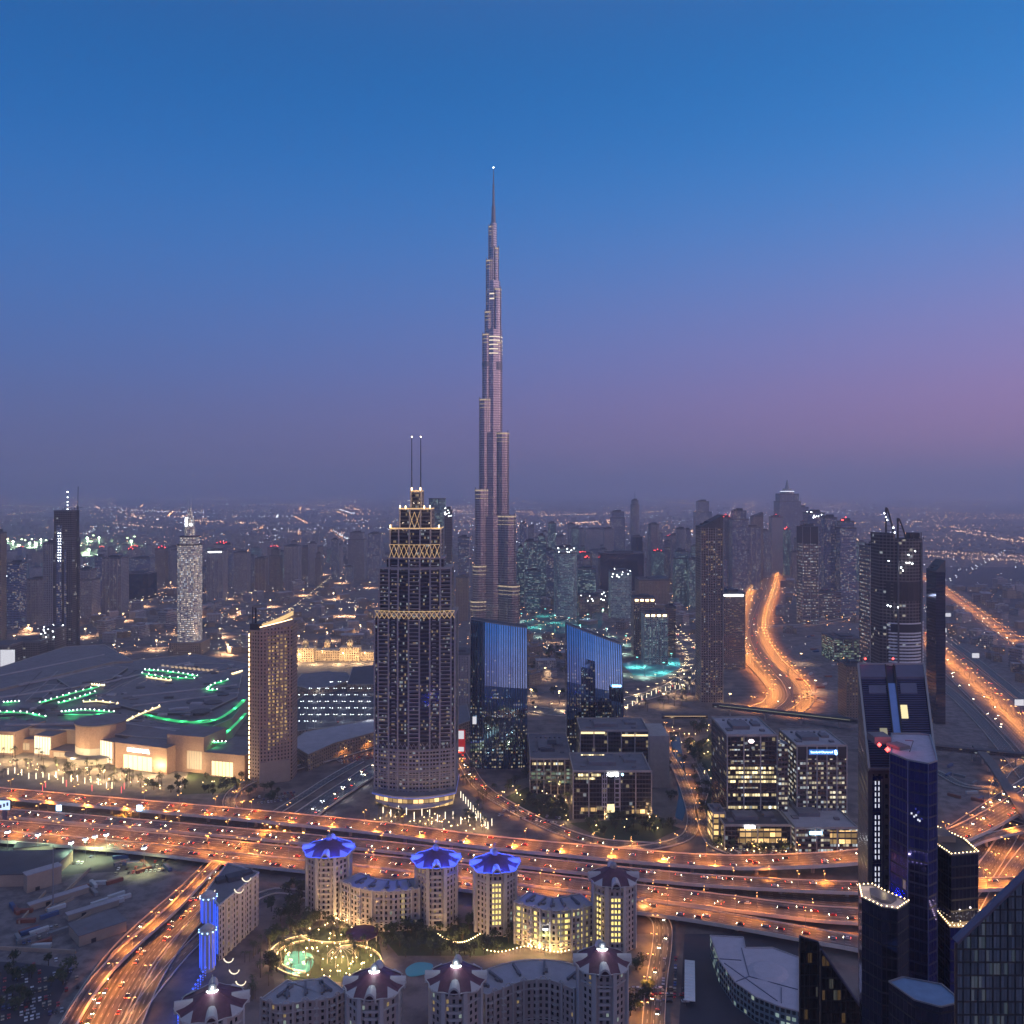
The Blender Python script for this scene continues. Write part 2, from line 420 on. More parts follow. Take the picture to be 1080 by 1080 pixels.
# one street lamp: pole, two arms, two lamp heads
def lamp_mesh(h, arm, glowm, head=.55):
    b = MB(); b.cyl(0, 0, 0, .16, h, 6, 0, .1)
    for s in (-1, 1):
        b.tube((0, 0, h-.1), (s*arm, 0, h+.35), .08, 0); b.box(s*(arm+.3), 0, h+.2, head*2, head, .18, 0, 0); b.box(s*(arm+.3), 0, h+.0, head*1.9, head*.95, .2, 0, 1)
    return b.mesh('street_lamp', [M['metal'], M[glowm]])
LM_HWY = lamp_mesh(13, 2.2, 'sodium'); LM_SIDE = lamp_mesh(9, 1.3, 'sodium', .5); LM_WARM = lamp_mesh(8, 1.0, 'warm', .5); LM_WHITE = lamp_mesh(9, 1.2, 'cool', .5)
LM_FAR = lamp_mesh(16, 2.4, 'sodium', 1.0)
LAMPS = {'hwy': (LM_HWY, L_HWY, 13.0), 'hw2': (LM_HWY, L_HWY2, 13.0), 'side': (LM_SIDE, L_SIDE, 9.0), 'warm': (LM_WARM, L_WARM, 8.0), 'white': (LM_WHITE, L_WHITE, 9.0), 'far': (LM_FAR, L_FAR, 16.0)}
def lamp(kind, p, rz, label, group, lit=True):
    me, li, h = LAMPS[kind]
    o = bpy.data.objects.new('street_lamp', me); COL.objects.link(o); o.location = p; o.rotation_euler.z = rz
    tag(o, label, 'street lamp', group)
    if lit: put_light(li, (0, 0, h-.5), o)
    return o
def lamps(kind, r, step, off, label, group, litevery=1, start=None):
    o, c, nor, w = r; k = 0
    for p, n in along(c, nor, step, step*.5 if start is None else start):
        px = 540+F*p.x/p.y if p.y > 1 else 9999
        if not (-40 < px < 1120): continue
        lamp(kind, p+n*off, math.atan2(n.y, n.x), label, group, k % litevery == 0); k += 1
# cars
def car_mesh(col, name):
    body = plain('car_paint_'+name, col, .35, .2, var=.05)
    b = MB()
    prof = [(-2.2, .35), (2.2, .35), (2.25, .75), (1.3, .95), (.7, 1.45), (-1.2, 1.48), (-1.9, 1.0), (-2.25, .9)]
    for i in range(len(prof)):
        a, c = prof[i], prof[(i+1) % len(prof)]
        mm = 1 if i in (3, 5) else 0
        b.face([(a[0], .88, a[1]), (c[0], .88, c[1]), (c[0], -.88, c[1]), (a[0], -.88, a[1])], None, mm)
    b.face([(p[0], -.88, p[1]) for p in prof], None, 0); b.face([(p[0], .88, p[1]) for p in reversed(prof)], None, 0)
    for s in (-.89, .89):
        b.face([(x, s, z) for x, z in ((.6, 1.38), (-1.1, 1.4), (-1.6, 1.0), (1.1, 1.0))][::(1 if s < 0 else -1)], None, 1)
    for x in (-1.35, 1.35):
        for s in (-.8, .8):
            pts = [(x+.34*math.cos(t*math.pi/4), s*1.02, .34+.34*math.sin(t*math.pi/4)) for t in range(8)]
            b.face(pts if s < 0 else pts[::-1], None, 2)
    for s in (-.6, .6):
        b.box(2.26, s, .55, .12, .42, .2, 0, 3); b.box(-2.26, s, .7, .12, .4, .2, 0, 4)
    return body, b
CARS = []; CARS_OFF = []
HEAD = glow('headlight', (1, .82, .55), 48); TAIL = glow('tail_light', (1, .06, .02), 18)
for nm, col in (('white', (.7, .7, .7)), ('silver', (.4, .4, .42)), ('black', (.02, .02, .022)), ('red', (.35, .02, .02)), ('blue', (.03, .06, .2)), ('beige', (.4, .33, .22))):
    body, b = car_mesh(col, nm)
    CARS.append((nm, b.mesh('car', [body, M['dark'], M['dark'], HEAD, TAIL])))
    CARS_OFF.append((nm, b.mesh('parked_car', [body, M['dark'], M['dark'], M['white'], M['red_lens'] if 'red_lens' in M else M.setdefault('red_lens', plain('red_lens', (.25, .01, .01), .3))])))
NCAR = [0, 0]
def traffic(r, n, where, oneway=1, seed=0):
    o, c, nor, w = r; rs = random.Random(seed); lanes = max(1, int(w/3.6)-1)
    tot = sum((c[i+1]-c[i]).length for i in range(len(c)-1))
    for p, nn in list(along(c, nor, tot/(n+1), 0))[:n]:
        px = 540+F*p.x/p.y; py = HY+F*(H-p.z)/p.y
        if not (-5 < px < 1085 and py < 1090): continue
        k = rs.randrange(lanes); off = (k-(lanes-1)/2)*3.6
        d = Vector((-nn.y, nn.x, 0)); sgn = oneway if oneway else (1 if off > 0 else -1)
        nm, me = rs.choice(CARS)
        q = bpy.data.objects.new('car', me); COL.objects.link(q)
        q.location = p+nn*off+d*rs.uniform(-8, 8)+Vector((0, 0, .03)); q.rotation_euler.z = math.atan2(d.y, d.x)+(math.pi if sgn < 0 else 0)
        tag(q, f'{nm} car driving with its lights on along {where}', 'car', f'cars on {where}'); NCAR[0] += 1
def park(px, py, nx, ny, dx, dy, rz, where, fill=.75, seed=0, z=0.15):
    rs = random.Random(seed); p = G(px, py, z); c, s = math.cos(rz), math.sin(rz)
    for i in range(nx):
        for j in range(ny):
            if rs.random() > fill: continue
            nm, me = rs.choice(CARS_OFF); x, y = (i-(nx-1)/2)*dx, (j-(ny-1)/2)*dy
            q = bpy.data.objects.new('parked_car', me); COL.objects.link(q)
            q.location = (p.x+x*c-y*s, p.y+x*s+y*c, p.z); q.rotation_euler.z = rz+math.pi/2+rs.choice((0, math.pi))
            tag(q, f'{nm} parked car {where}', 'car', f'cars parked {where}'); NCAR[1] += 1

# ------------------------------------------------------------------ roads
hA = road('highway', [(-70, 829), (0, 836), (135, 848), (270, 860), (400, 873), (500, 886), (600, 896), (730, 907), (820, 908), (920, 901), (1010, 880), (1090, 838)], 22, 10, deck=1.8, piers=42)
hB = road('highway', [(-70, 852), (0, 857), (135, 868), (270, 880), (400, 892), (500, 903), (600, 914), (730, 927), (850, 934), (930, 936), (1000, 934), (1090, 930)], 17, 7, deck=1.6, piers=45)
hC = road('highway', [(-70, 867), (0, 871), (135, 882), (270, 896), (400, 909), (500, 920), (600, 932), (730, 947), (850, 962), (930, 968), (1090, 985)], 21, 6, deck=1.5, piers=45)
hD = road('highway', [(-70, 877), (0, 882), (135, 893), (270, 908), (400, 922), (500, 934), (600, 947), (730, 964), (850, 985), (930, 1000), (1090, 1035)], 17, 6, deck=1.6, piers=40)
hU = road('road', [(-70, 860), (0, 864), (135, 875), (270, 887), (400, 901), (500, 912), (600, 923), (730, 937), (850, 949), (930, 955), (1090, 960)], 60, .3, parapet=0)
rSW = road('highway', [(292, 878), (246, 905), (212, 938), (170, 976), (140, 1008), (112, 1050), (88, 1095), (70, 1130)], 34, .6, parapet=.9)
rSW2 = road('ramp', [(245, 893), (218, 920), (182, 958), (135, 1000), (98, 1040), (55, 1110)], 8, 5, deck=1.4, piers=40)
rSW3 = road('ramp', [(330, 890), (262, 915), (232, 945), (196, 985), (165, 1030), (140, 1085), (130, 1120)], 8, .9)
rLoop = road('ramp', [(262, 862), (243, 852), (246, 836), (270, 822), (320, 808), (360, 797), (400, 785)], 11, 2)
rStr = road('road', [(318, 862), (350, 840), (378, 822), (400, 808), (440, 790)], 22, 3, deck=1)
rStr2 = road('road', [(290, 858), (322, 838), (350, 820), (380, 803)], 9, 1.0)
rEm = road('road', [(478, 780), (488, 800), (505, 828), (540, 852), (585, 874), (630, 888), (690, 893)], 14, .5)
rEm2 = road('road', [(640, 898), (690, 893), (722, 884), (731, 868), (727, 845), (716, 815), (702, 790), (697, 765)], 10, .7)
rEm3 = road('road', [(780, 902), (752, 890), (742, 870), (738, 850), (744, 825), (735, 805)], 9, .7)
rBlv = road('road', [(660, 640), (700, 662), (722, 680), (733, 697), (722, 716), (698, 729), (650, 742), (600, 752), (560, 748)], 30, .5)
rBay = road('highway', [(838, 560), (826, 578), (812, 595), (804, 612), (794, 632), (788, 655), (790, 678), (800, 698), (815, 714), (826, 728), (822, 742), (795, 752)], 46, .5, mat='asphalt')
rBay2 = road('highway', [(848, 575), (828, 590), (818, 606), (812, 625), (803, 650), (801, 672), (811, 692), (826, 708), (839, 722), (844, 738), (830, 752)], 36, .6)
rBay3 = road('road', [(812, 661), (850, 659), (880, 655), (905, 650)], 20, .7)
rH1 = road('highway', [(940, 652), (975, 675), (1005, 700), (1040, 731), (1080, 768), (1120, 806), (1180, 870)], 62, .4)
rH1b = road('road', [(960, 700), (1000, 728), (1030, 756), (1060, 790), (1085, 822)], 16, .5)
rH1c = road('road', [(988, 668), (1020, 690), (1060, 722), (1100, 755)], 14, .5)
rH2 = road('highway', [(965, 604), (985, 616), (1010, 633), (1040, 654), (1080, 682), (1120, 710)], 34, .5)
rLp = road('ramp', [(1085, 800), (1062, 812), (1050, 835), (1060, 858), (1090, 870)], 10, .8)
rLp2 = road('ramp', [(955, 800), (990, 815), (1015, 828), (1050, 832)], 8, .9)
rX1 = road('highway', [(940, 915), (985, 893), (1020, 872), (1055, 848), (1095, 822)], 22, 1.2)
rX2 = road('ramp', [(990, 905), (1015, 893), (1040, 883), (1090, 872)], 9, 8, deck=1.3, piers=35)
rX3 = road('road', [(1005, 960), (1035, 925), (1055, 895), (1070, 870)], 14, .5)
rX4 = road('road', [(985, 940), (1010, 920), (1030, 900), (1045, 880)], 12, .55)
rX5 = road('road', [(1040, 975), (1060, 935), (1080, 905), (1100, 880)], 14, .6)
rMur = road('ramp', [(668, 955), (686, 962), (698, 975), (698, 1000), (692, 1040), (688, 1100)], 12, 1.0)
rMur2 = road('road', [(120, 1100), (165, 1040), (200, 1000), (240, 965), (290, 940), (345, 950)], 8, .4)
rOld = [road('road', p, 12, .3, mat='asphalt2', parapet=0) for p in (
    [(100, 690), (150, 678), (210, 672), (262, 660), (330, 640), (400, 632)],
    [(215, 640), (260, 628), (320, 612), (400, 600)],
    [(130, 640), (180, 625), (240, 615), (300, 600)],
    [(225, 690), (262, 668), (300, 648), (330, 625), (360, 600)],
    [(540, 690), (600, 682), (660, 672), (700, 660)],
    [(545, 735), (590, 728), (640, 722), (690, 716)],
    [(560, 660), (610, 650), (670, 642), (730, 630), (790, 620)])]
# ------------------------------------------------------------------ ground patches
def patch(name, px, mat, z=.08, kind='structure'): return sheet(name, ccw(pxpoly(px, z)), z, M[mat], kind)
patch('paved_plaza', [(-60, 800), (60, 790), (150, 812), (262, 818), (262, 845), (100, 838), (-60, 822)], 'paving')
patch('sand_lot', [(-60, 915), (60, 925), (200, 905), (225, 908), (195, 945), (120, 1005), (70, 1080), (40, 1110), (-80, 1110)], 'lot', .06)
patch('car_park', [(-60, 1012), (20, 1015), (78, 1022), (60, 1060), (35, 1110), (-80, 1110)], 'darklot', .1)
patch('dusty_yard', [(-60, 895), (100, 893), (180, 905), (160, 918), (60, 922), (-60, 910)], 'darklot', .1)
patch('lawn', [(200, 812), (240, 806), (262, 822), (240, 836), (190, 838)], 'grass', .11)
patch('lawn', [(400, 985), (440, 968), (545, 980), (560, 998), (510, 1008), (420, 1008)], 'grass', .11)
patch('paved_plaza', [(390, 830), (480, 820), (505, 845), (520, 880), (480, 880), (390, 866)], 'paving', .1)
patch('paved_plaza', [(520, 830), (700, 780), (715, 850), (690, 880), (600, 872)], 'paving', .1)
patch('lawn', [(600, 868), (690, 862), (718, 874), (690, 887), (640, 886)], 'grass', .15)
patch('lawn', [(530, 842), (556, 830), (600, 848), (600, 866), (566, 862)], 'grass', .15)
patch('canal', [(706, 772), (716, 772), (727, 838), (720, 866), (712, 862), (716, 838)], 'water_dark', .16)
patch('lawn', [(735, 800), (750, 770), (757, 800), (756, 850), (745, 860)], 'grass', .15)
patch('paved_plaza', [(745, 885), (910, 890), (905, 905), (800, 906), (757, 900)], 'paving', .1)
patch('hotel_garden', [(280, 990), (330, 965), (400, 972), (410, 1010), (380, 1040), (290, 1040)], 'paving', .1)
patch('car_park', [(722, 985), (842, 985), (850, 1100), (715, 1100)], 'darklot', .1)
patch('paved_plaza', [(660, 985), (690, 985), (680, 1100), (660, 1100)], 'paving', .14)
patch('sand_lot', [(812, 690), (905, 660), (905, 790), (835, 790)], 'lot', .06)
patch('sand_lot', [(870, 662), (900, 645), (915, 655), (910, 690), (890, 690)], 'lot', .07)
patch('sand_lot', [(985, 700), (1040, 770), (1050, 850), (1000, 870), (985, 830)], 'lot', .06)
patch('sand_lot', [(1010, 680), (1090, 745), (1090, 690), (1040, 660)], 'lot', .06)
patch('lake', [(552, 655), (575, 645), (612, 643), (640, 650), (632, 664), (596, 668), (560, 668)], 'water_teal', .25)
patch('lake', [(655, 700), (690, 692), (716, 694), (718, 704), (698, 714), (668, 712)], 'pool', .25)
patch('paved_plaza', [(300, 705), (330, 690), (395, 690), (395, 712), (320, 716)], 'paving', .2)
for p in ([(300, 1010), (312, 1003), (330, 1008), (326, 1024), (304, 1026)], [(428, 1022), (440, 1015), (456, 1017), (452, 1026), (432, 1030)]):
    structure(sheet('pool', ccw(smoothpoly(p, .3)), .3, M['pool']))
# ------------------------------------------------------------------ street lamps and traffic
lamps('hwy', hA, 36, 0, 'tall twin-arm sodium lamp on the upper highway deck', 'lamps on the upper highway deck')
lamps('hwy', hC, 36, 10, 'tall twin-arm sodium lamp between the lower highway decks', 'lamps between the lower highway decks')
lamps('hw2', hB, 46, 8, 'tall sodium lamp on the rail of the middle highway deck', 'lamps on the middle highway deck')
lamps('hw2', hD, 46, -8, 'tall sodium lamp on the rail of the nearest highway deck', 'lamps on the nearest highway deck')
lamps('hwy', hU, 40, -20, 'sodium lamp on the surface road between highway decks', 'lamps on the surface road under the decks')
lamps('hwy', rSW, 32, 0, 'sodium lamp in the middle of the wide curving slip road', 'lamps of the curving slip road')
lamps('side', rSW3, 34, 4, 'sodium lamp beside the sandy bank of the slip road', 'lamps of the sandy bank')
lamps('side', rLoop, 35, 5, 'sodium lamp on the ramp looping towards the hotel slab', 'lamps of the looping ramp')
lamps('white', rStr, 40, 10, 'white street lamp on the straight road towards the twin-mast tower', 'lamps of the straight road')
lamps('side', rEm, 30, 6, 'sodium lamp on the road curving before the office blocks', 'lamps of the office road')
lamps('side', rEm2, 40, 5, 'sodium lamp on the loop road by the dark canal', 'lamps of the canal loop road')
lamps('warm', rBlv, 26, 13, 'warm lamp on the curved palm boulevard', 'lamps of the curved boulevard', 2)
lamps('warm', rBlv, 26, -13, 'warm lamp on the curved palm boulevard', 'lamps of the curved boulevard', 3, 3)
lamps('far', rBay, 34, 14, 'sodium lamp on the winding bay highway', 'lamps of the winding bay highway')
lamps('far', rBay2, 36, -10, 'sodium lamp on the winding bay highway', 'lamps of the winding bay highway')
lamps('side', rBay3, 60, 8, 'sodium lamp on the short road across the sand', 'lamps across the sand')
lamps('far', rH1, 36, 0, 'sodium lamp in the median of the broad straight highway', 'lamps of the broad highway')
lamps('far', rH2, 60, 0, 'sodium lamp on the far diagonal highway', 'lamps of the far diagonal highway')
lamps('side', rX1, 30, 9, 'sodium lamp on the interchange beside the glass towers', 'lamps of the interchange')
lamps('hwy', rX3, 38, 5, 'sodium lamp on the interchange beside the glass towers', 'lamps of the interchange')
lamps('hwy', rX5, 42, 5, 'sodium lamp on the interchange beside the glass towers', 'lamps of the interchange')
lamps('side', rLp, 40, 4, 'sodium lamp on the circular loop road', 'lamps of the circular loop')
lamps('side', rMur, 26, 5, 'sodium lamp on the ramp behind the domed hotel', 'lamps of the hotel ramp')
for k, r in enumerate(rOld):
    lamps('warm', r, 45, 5, 'warm street lamp in the old quarter below the tallest tower', 'lamps of the old quarter', 3)
traffic(hA, 84, 'the upper highway deck', 0, 1); traffic(hB, 62, 'the middle highway deck', 1, 2)
traffic(hC, 84, 'the third highway deck', -1, 3); traffic(hD, 66, 'the nearest highway deck', -1, 4)
traffic(rSW, 70, 'the curving slip road', 0, 5); traffic(rStr, 14, 'the straight road', 0, 6)
traffic(rEm, 18, 'the office road', 0, 7); traffic(rH1, 70, 'the broad highway', 0, 8); traffic(rBay, 60, 'the winding bay highway', 1, 9)
traffic(rBay2, 46, 'the winding bay highway', -1, 10); traffic(rX1, 24, 'the interchange', 0, 11); traffic(rBlv, 24, 'the curved boulevard', 0, 12)
traffic(rH2, 30, 'the far diagonal highway', 0, 13); traffic(rMur, 6, 'the hotel ramp', 1, 14)
park(55, 1048, 10, 5, 3, 11, .5, 'in the dark car park by the slip road', .5, 1)
park(672, 1050, 3, 22, 6.5, 3.2, 1.57, 'beside the domed hotel', .7, 2)
park(70, 905, 16, 3, 3.0, 12, .1, 'in the dusty yard under the highway', .5, 3)
park(560, 862, 20, 2, 3.0, 12, -.35, 'before the cut-corner office block', .6, 4)
park(830, 899, 34, 2, 3.0, 8, 0, 'before the bank offices', .8, 5)
park(290, 842, 14, 3, 3.0, 9, .4, 'inside the looping ramp', .75, 6)
park(375, 800, 14, 3, 3.0, 8, .55, 'beside the straight road', .7, 7)
# ------------------------------------------------------------------ facade kinds
FC = {
 'burj': facade('silver_fin_cladding', (.56, .51, .50), (.10, .12, .17), 1.5, 3.8, .55, .60, .045, es=1.3, rough=.2, metal=.85, wmetal=.85, wrough=.28, cluster=.9),
 'blvd_glass': facade('dark_blue_glazing', (.04, .045, .06), (.014, .024, .05), 1.6, 3.7, .9, .6, .15, es=1.25, coolness=.45, rough=.12, metal=.7, cluster=.7),
 'blvd_wall': facade('sandstone_bays', (.26, .235, .23), (.02, .025, .04), 3.2, 3.7, .68, .5, .13, es=1.6),
 'white_lit': facade('white_balconies_glow', (.62, .57, .52), (.10, .08, .07), 2.6, 3.6, .62, .5, .8, (1, .82, .58), es=1.15, coolness=.18, cluster=.2),  # window glow raised to stand in for floodlighting on the walls
 'hotel': facade('warm_stone_grid', (.38, .26, .19), (.04, .03, .03), 3.4, 3.7, .36, .5, .05, (1, .62, .22), es=1.0, coolness=.02, cluster=.5),
 'hotel_gold': facade('gold_lit_windows', (.40, .27, .20), (.05, .04, .03), 1.7, 3.7, .5, .6, .85, (1, .64, .2), es=1.1, coolness=0, cluster=.1),
 'sail': facade('blue_mirror_glazing', (.03, .06, .10), (.16, .34, .56), 2.6, 3.9, .80, 1.1, .34, (1, .82, .5), (.7, .9, 1), es=.8, rough=.05, metal=1.0, wmetal=.8, wrough=.3, cluster=1.2, gvar=.06, vfade=(20, 120), lfh=.42),
 'sail_low': facade('blue_mirror_glazing_lit', (.015, .03, .05), (.12, .20, .32), 2.6, 3.9, .84, .8, .16, (1, .82, .5), es=.9, gvar=.1, rough=.06, metal=1.0, wmetal=.8, wrough=.3, cluster=1.2),
 'navy': facade('navy_glass', (.02, .022, .06), (.05, .06, .34), 1.5, 3.8, .9, .82, .004, es=.8, gvar=.2, rough=.07, metal=.9, cluster=.5),
 'black': facade('black_glass', (.015, .015, .022), (.05, .06, .13), 1.5, 3.8, .92, .84, .006, es=.8, gvar=.2, rough=.06, metal=.9, cluster=.6),
 'teal_t': facade('green_white_lit_tower', (.30, .36, .36), (.05, .09, .09), 3.0, 3.6, .55, .55, .34, (.75, 1, .85), (.7, 1, .95), es=1.0, coolness=.5, cluster=.4),
 'teal_d': facade('teal_glass', (.17, .24, .26), (.05, .10, .12), 3.0, 3.6, .7, .6, .27, (.8, 1, .8), (.7, 1, .95), es=1.3, coolness=.5, cluster=.8),
 'blue_d': facade('slate_blue_glass', (.21, .23, .31), (.07, .10, .17), 3.0, 3.7, .7, .62, .17, es=1.5, cluster=.8),
 'mauve': facade('mauve_concrete', (.27, .25, .26), (.05, .045, .06), 3.4, 3.5, .5, .5, .17, es=1.4, cluster=.7),
 'brown': facade('brown_concrete', (.24, .19, .165), (.03, .028, .03), 3.4, 3.5, .5, .5, .16, (1, .68, .32), es=1.4, coolness=.15, cluster=.7),
 'pale': facade('pale_concrete', (.34, .31, .31), (.06, .06, .07), 3.6, 3.5, .45, .5, .14, es=1.2, cluster=.7),
 'sandy': facade('sand_plaster', (.28, .21, .15), (.04, .03, .03), 3.8, 3.4, .36, .45, .16, (1, .66, .28), es=1.3, coolness=.08, cluster=.8),
 'bare': facade('bare_concrete_frame', (.16, .13, .12), (.012, .012, .014), 4.2, 3.8, .78, .66, .05, (1, .9, .7), es=1.8, coolness=.5, rough=.8, metal=0, cluster=1.0),
 'slats': facade('slatted_floors', (.20, .17, .19), (.03, .028, .035), 40, 3.6, 1.1, .52, .0, es=1, cluster=0, metal=.6),
 'slab_lit': facade('window_rows_lit', (.17, .14, .14), (.03, .03, .035), 3.2, 6.5, .7, .34, .42, (1, .8, .6), es=1.3, coolness=.4, cluster=.5),
 'office': facade('office_glazing', (.05, .045, .05), (.03, .035, .05), 3.0, 4.0, .9, .74, .06, (1, .8, .45), es=1.3, coolness=.2, cluster=.9),
 'office_lit': facade('office_glazing_lit', (.07, .06, .05), (.03, .03, .04), 2.4, 4.0, .86, .6, .93, (1, .8, .42), es=1.6, coolness=.05, cluster=.1),
 'office_amber': facade('office_glazing_amber', (.07, .06, .05), (.03, .03, .04), 5.0, 5.0, .88, .7, .92, (1, .62, .24), es=1.5, coolness=0, cluster=.1),
 'office_part': facade('office_glazing_part_lit', (.10, .075, .07), (.03, .03, .035), 2.6, 4.2, .84, .5, .5, (1, .88, .62), es=1.3, coolness=.4, cluster=.5),
 'greenish': facade('green_lit_office', (.16, .16, .13), (.04, .07, .06), 5.0, 4.0, .84, .6, .55, (.75, 1, .65), (.7, 1, .9), es=.6, coolness=.3, cluster=.4),
 'arab': facade('stone_with_arched_windows', (.42, .35, .32), (.04, .035, .045), 3.3, 3.7, .42, .56, .08, (1, .72, .3), (.8, 1, .9), es=1.4, coolness=.3, cluster=.8),
 'arab_lit': facade('stone_with_lit_windows', (.42, .36, .30), (.04, .035, .045), 3.3, 3.7, .46, .6, .6, (1, .80, .26), (.8, 1, .6), es=1.3, coolness=.15, cluster=.4),
 'far': facade('far_city_walls', (.20, .17, .17), (.05, .05, .06), 5, 4, .5, .5, .14, es=2.0, coolness=.35, cluster=.9),
}
BAND = glow('warm_light_band', (1, .76, .46), .42, (.3, .25, .2))
BAND2 = glow('bright_light_band', (1, .84, .6), 1.0, (.3, .25, .2))

# ------------------------------------------------------------------ the tallest tower
def wing(R0, w, ang, n=6):
    pts = [(0, -w), (max(R0-w, 1), -w)]
    for k in range(1, n):
        a = -math.pi/2+math.pi*k/n; pts.append((max(R0-w, 1)+w*math.cos(a), w*math.sin(a)))
    pts += [(max(R0-w, 1), w), (0, w)]
    return turn(pts, ang)
def spire_tower():
    t = thing('skyscraper', 'by far the tallest tower, stepped silver needle with a thin spire', 'skyscraper', (PX(520.5, 1434), 1434, 0))
    tiers = {R(207): [(0, 120, 41, 11), (120, 177, 37, 11), (177, 300, 32.5, 10.5), (300, 447, 25, 9.5), (447, 553, 19.5, 8), (553, 590, 15.3, 7), (590, 674, 13, 6), (674, 730, 8.5, 4.5)],
             R(322): [(0, 146, 51, 11), (146, 258, 43.5, 11), (258, 392, 30, 10), (392, 540, 15.5, 9), (540, 627, 14.5, 7.5), (627, 694, 10, 5)],
             R(88): [(0, 200, 44, 11), (200, 340, 33, 10), (340, 500, 22, 8), (500, 640, 12, 6)]}
    for ang, ts in tiers.items():
        b = MB(); fins = MB(); bands = MB()
        for (z0, z1, r, w) in ts:
            p = wing(r, w, ang); b.prism(p, z0, z1, 0, 1)
            # vertical fins along the wing sides and nose
            for s in (-1, 1):
                for q in (.45, .72, .92):
                    x, y = turn([(max(r-w, 1)*q+2, s*(w+.25))], ang)[0]; fins.box(x, y, z0, .7, .7, z1-z0+1.5, ang)
            x, y = turn([(r+.2, 0)], ang)[0]; fins.box(x, y, z0, 1.0, 1.0, z1-z0+3, ang)
            # lit plant-floor bands below each set-back
            for dz, hh in ((3.0, 2.2), (9.0, .8), (15, .7)):
                if z1-z0 > 25: bands.prism(wing(r+.35, w+.35, ang), z1-dz, z1-dz+hh, 0, 0)
        o = b.build('wing', [FC['burj'], M['roof_d']], t)
        fins.build('fin', M['metal'], o); bands.build('light_band', BAND, o)
    b = MB()
    for z0, z1, r in ((0, 258, 22), (258, 392, 18.5), (392, 560, 14.5), (560, 640, 11), (640, 694, 8), (694, 735, 5.6)): b.prism(circ(r, 12), z0, z1, 0, 1)
    core = b.build('core', [FC['burj'], M['roof_d']], t)
    b = MB()
    for z0, z1, r in ((640, 641, 0),): b.prism(circ(8.2, 12), z0, z1)
    for z in (520, 527, 534, 541, 547): b.prism(circ(14.8, 12), z, z+1.6)
    for z in (612, 620, 640): b.prism(circ(11.3 if z < 640 else 8.3, 12), z-3, z-1)
    b.build('light_band', BAND2, core)
    b = MB()
    for r, w, ang in ((16.0, 9.4, R(322)), (20, 8.4, R(207))): b.prism(wing(r, w, ang), 494 if ang > 4 else 500, 507)
    b.build('plant_floor', M['metal'], t)
    b = MB(); b.cyl(0, 0, 735, 3.8, 29, 10, 0, 2.9); b.cyl(0, 0, 764, 2.2, 36, 8, 0, 1.3); b.cyl(0, 0, 800, 1.0, 26, 6, 0, .4)
    o = b.build('spire', M['metal'], t)
    b = MB(); b.ball((0, 0, 826.5), 1.1); b.build('beacon', M['cool'], o)
    for z in (771, 784, 796): b = MB(); b.cyl(0, 0, z, 2.0, 1.0, 8); b.build('collar', M['metal'], o)
    b = MB()
    for ang in (R(207), R(322), R(88)): b.prism(wing(64, 15, ang, 8), 0, 14, 0, 1)
    b.build('podium', [FC['pale'], M['roof']], t)
spire_tower()

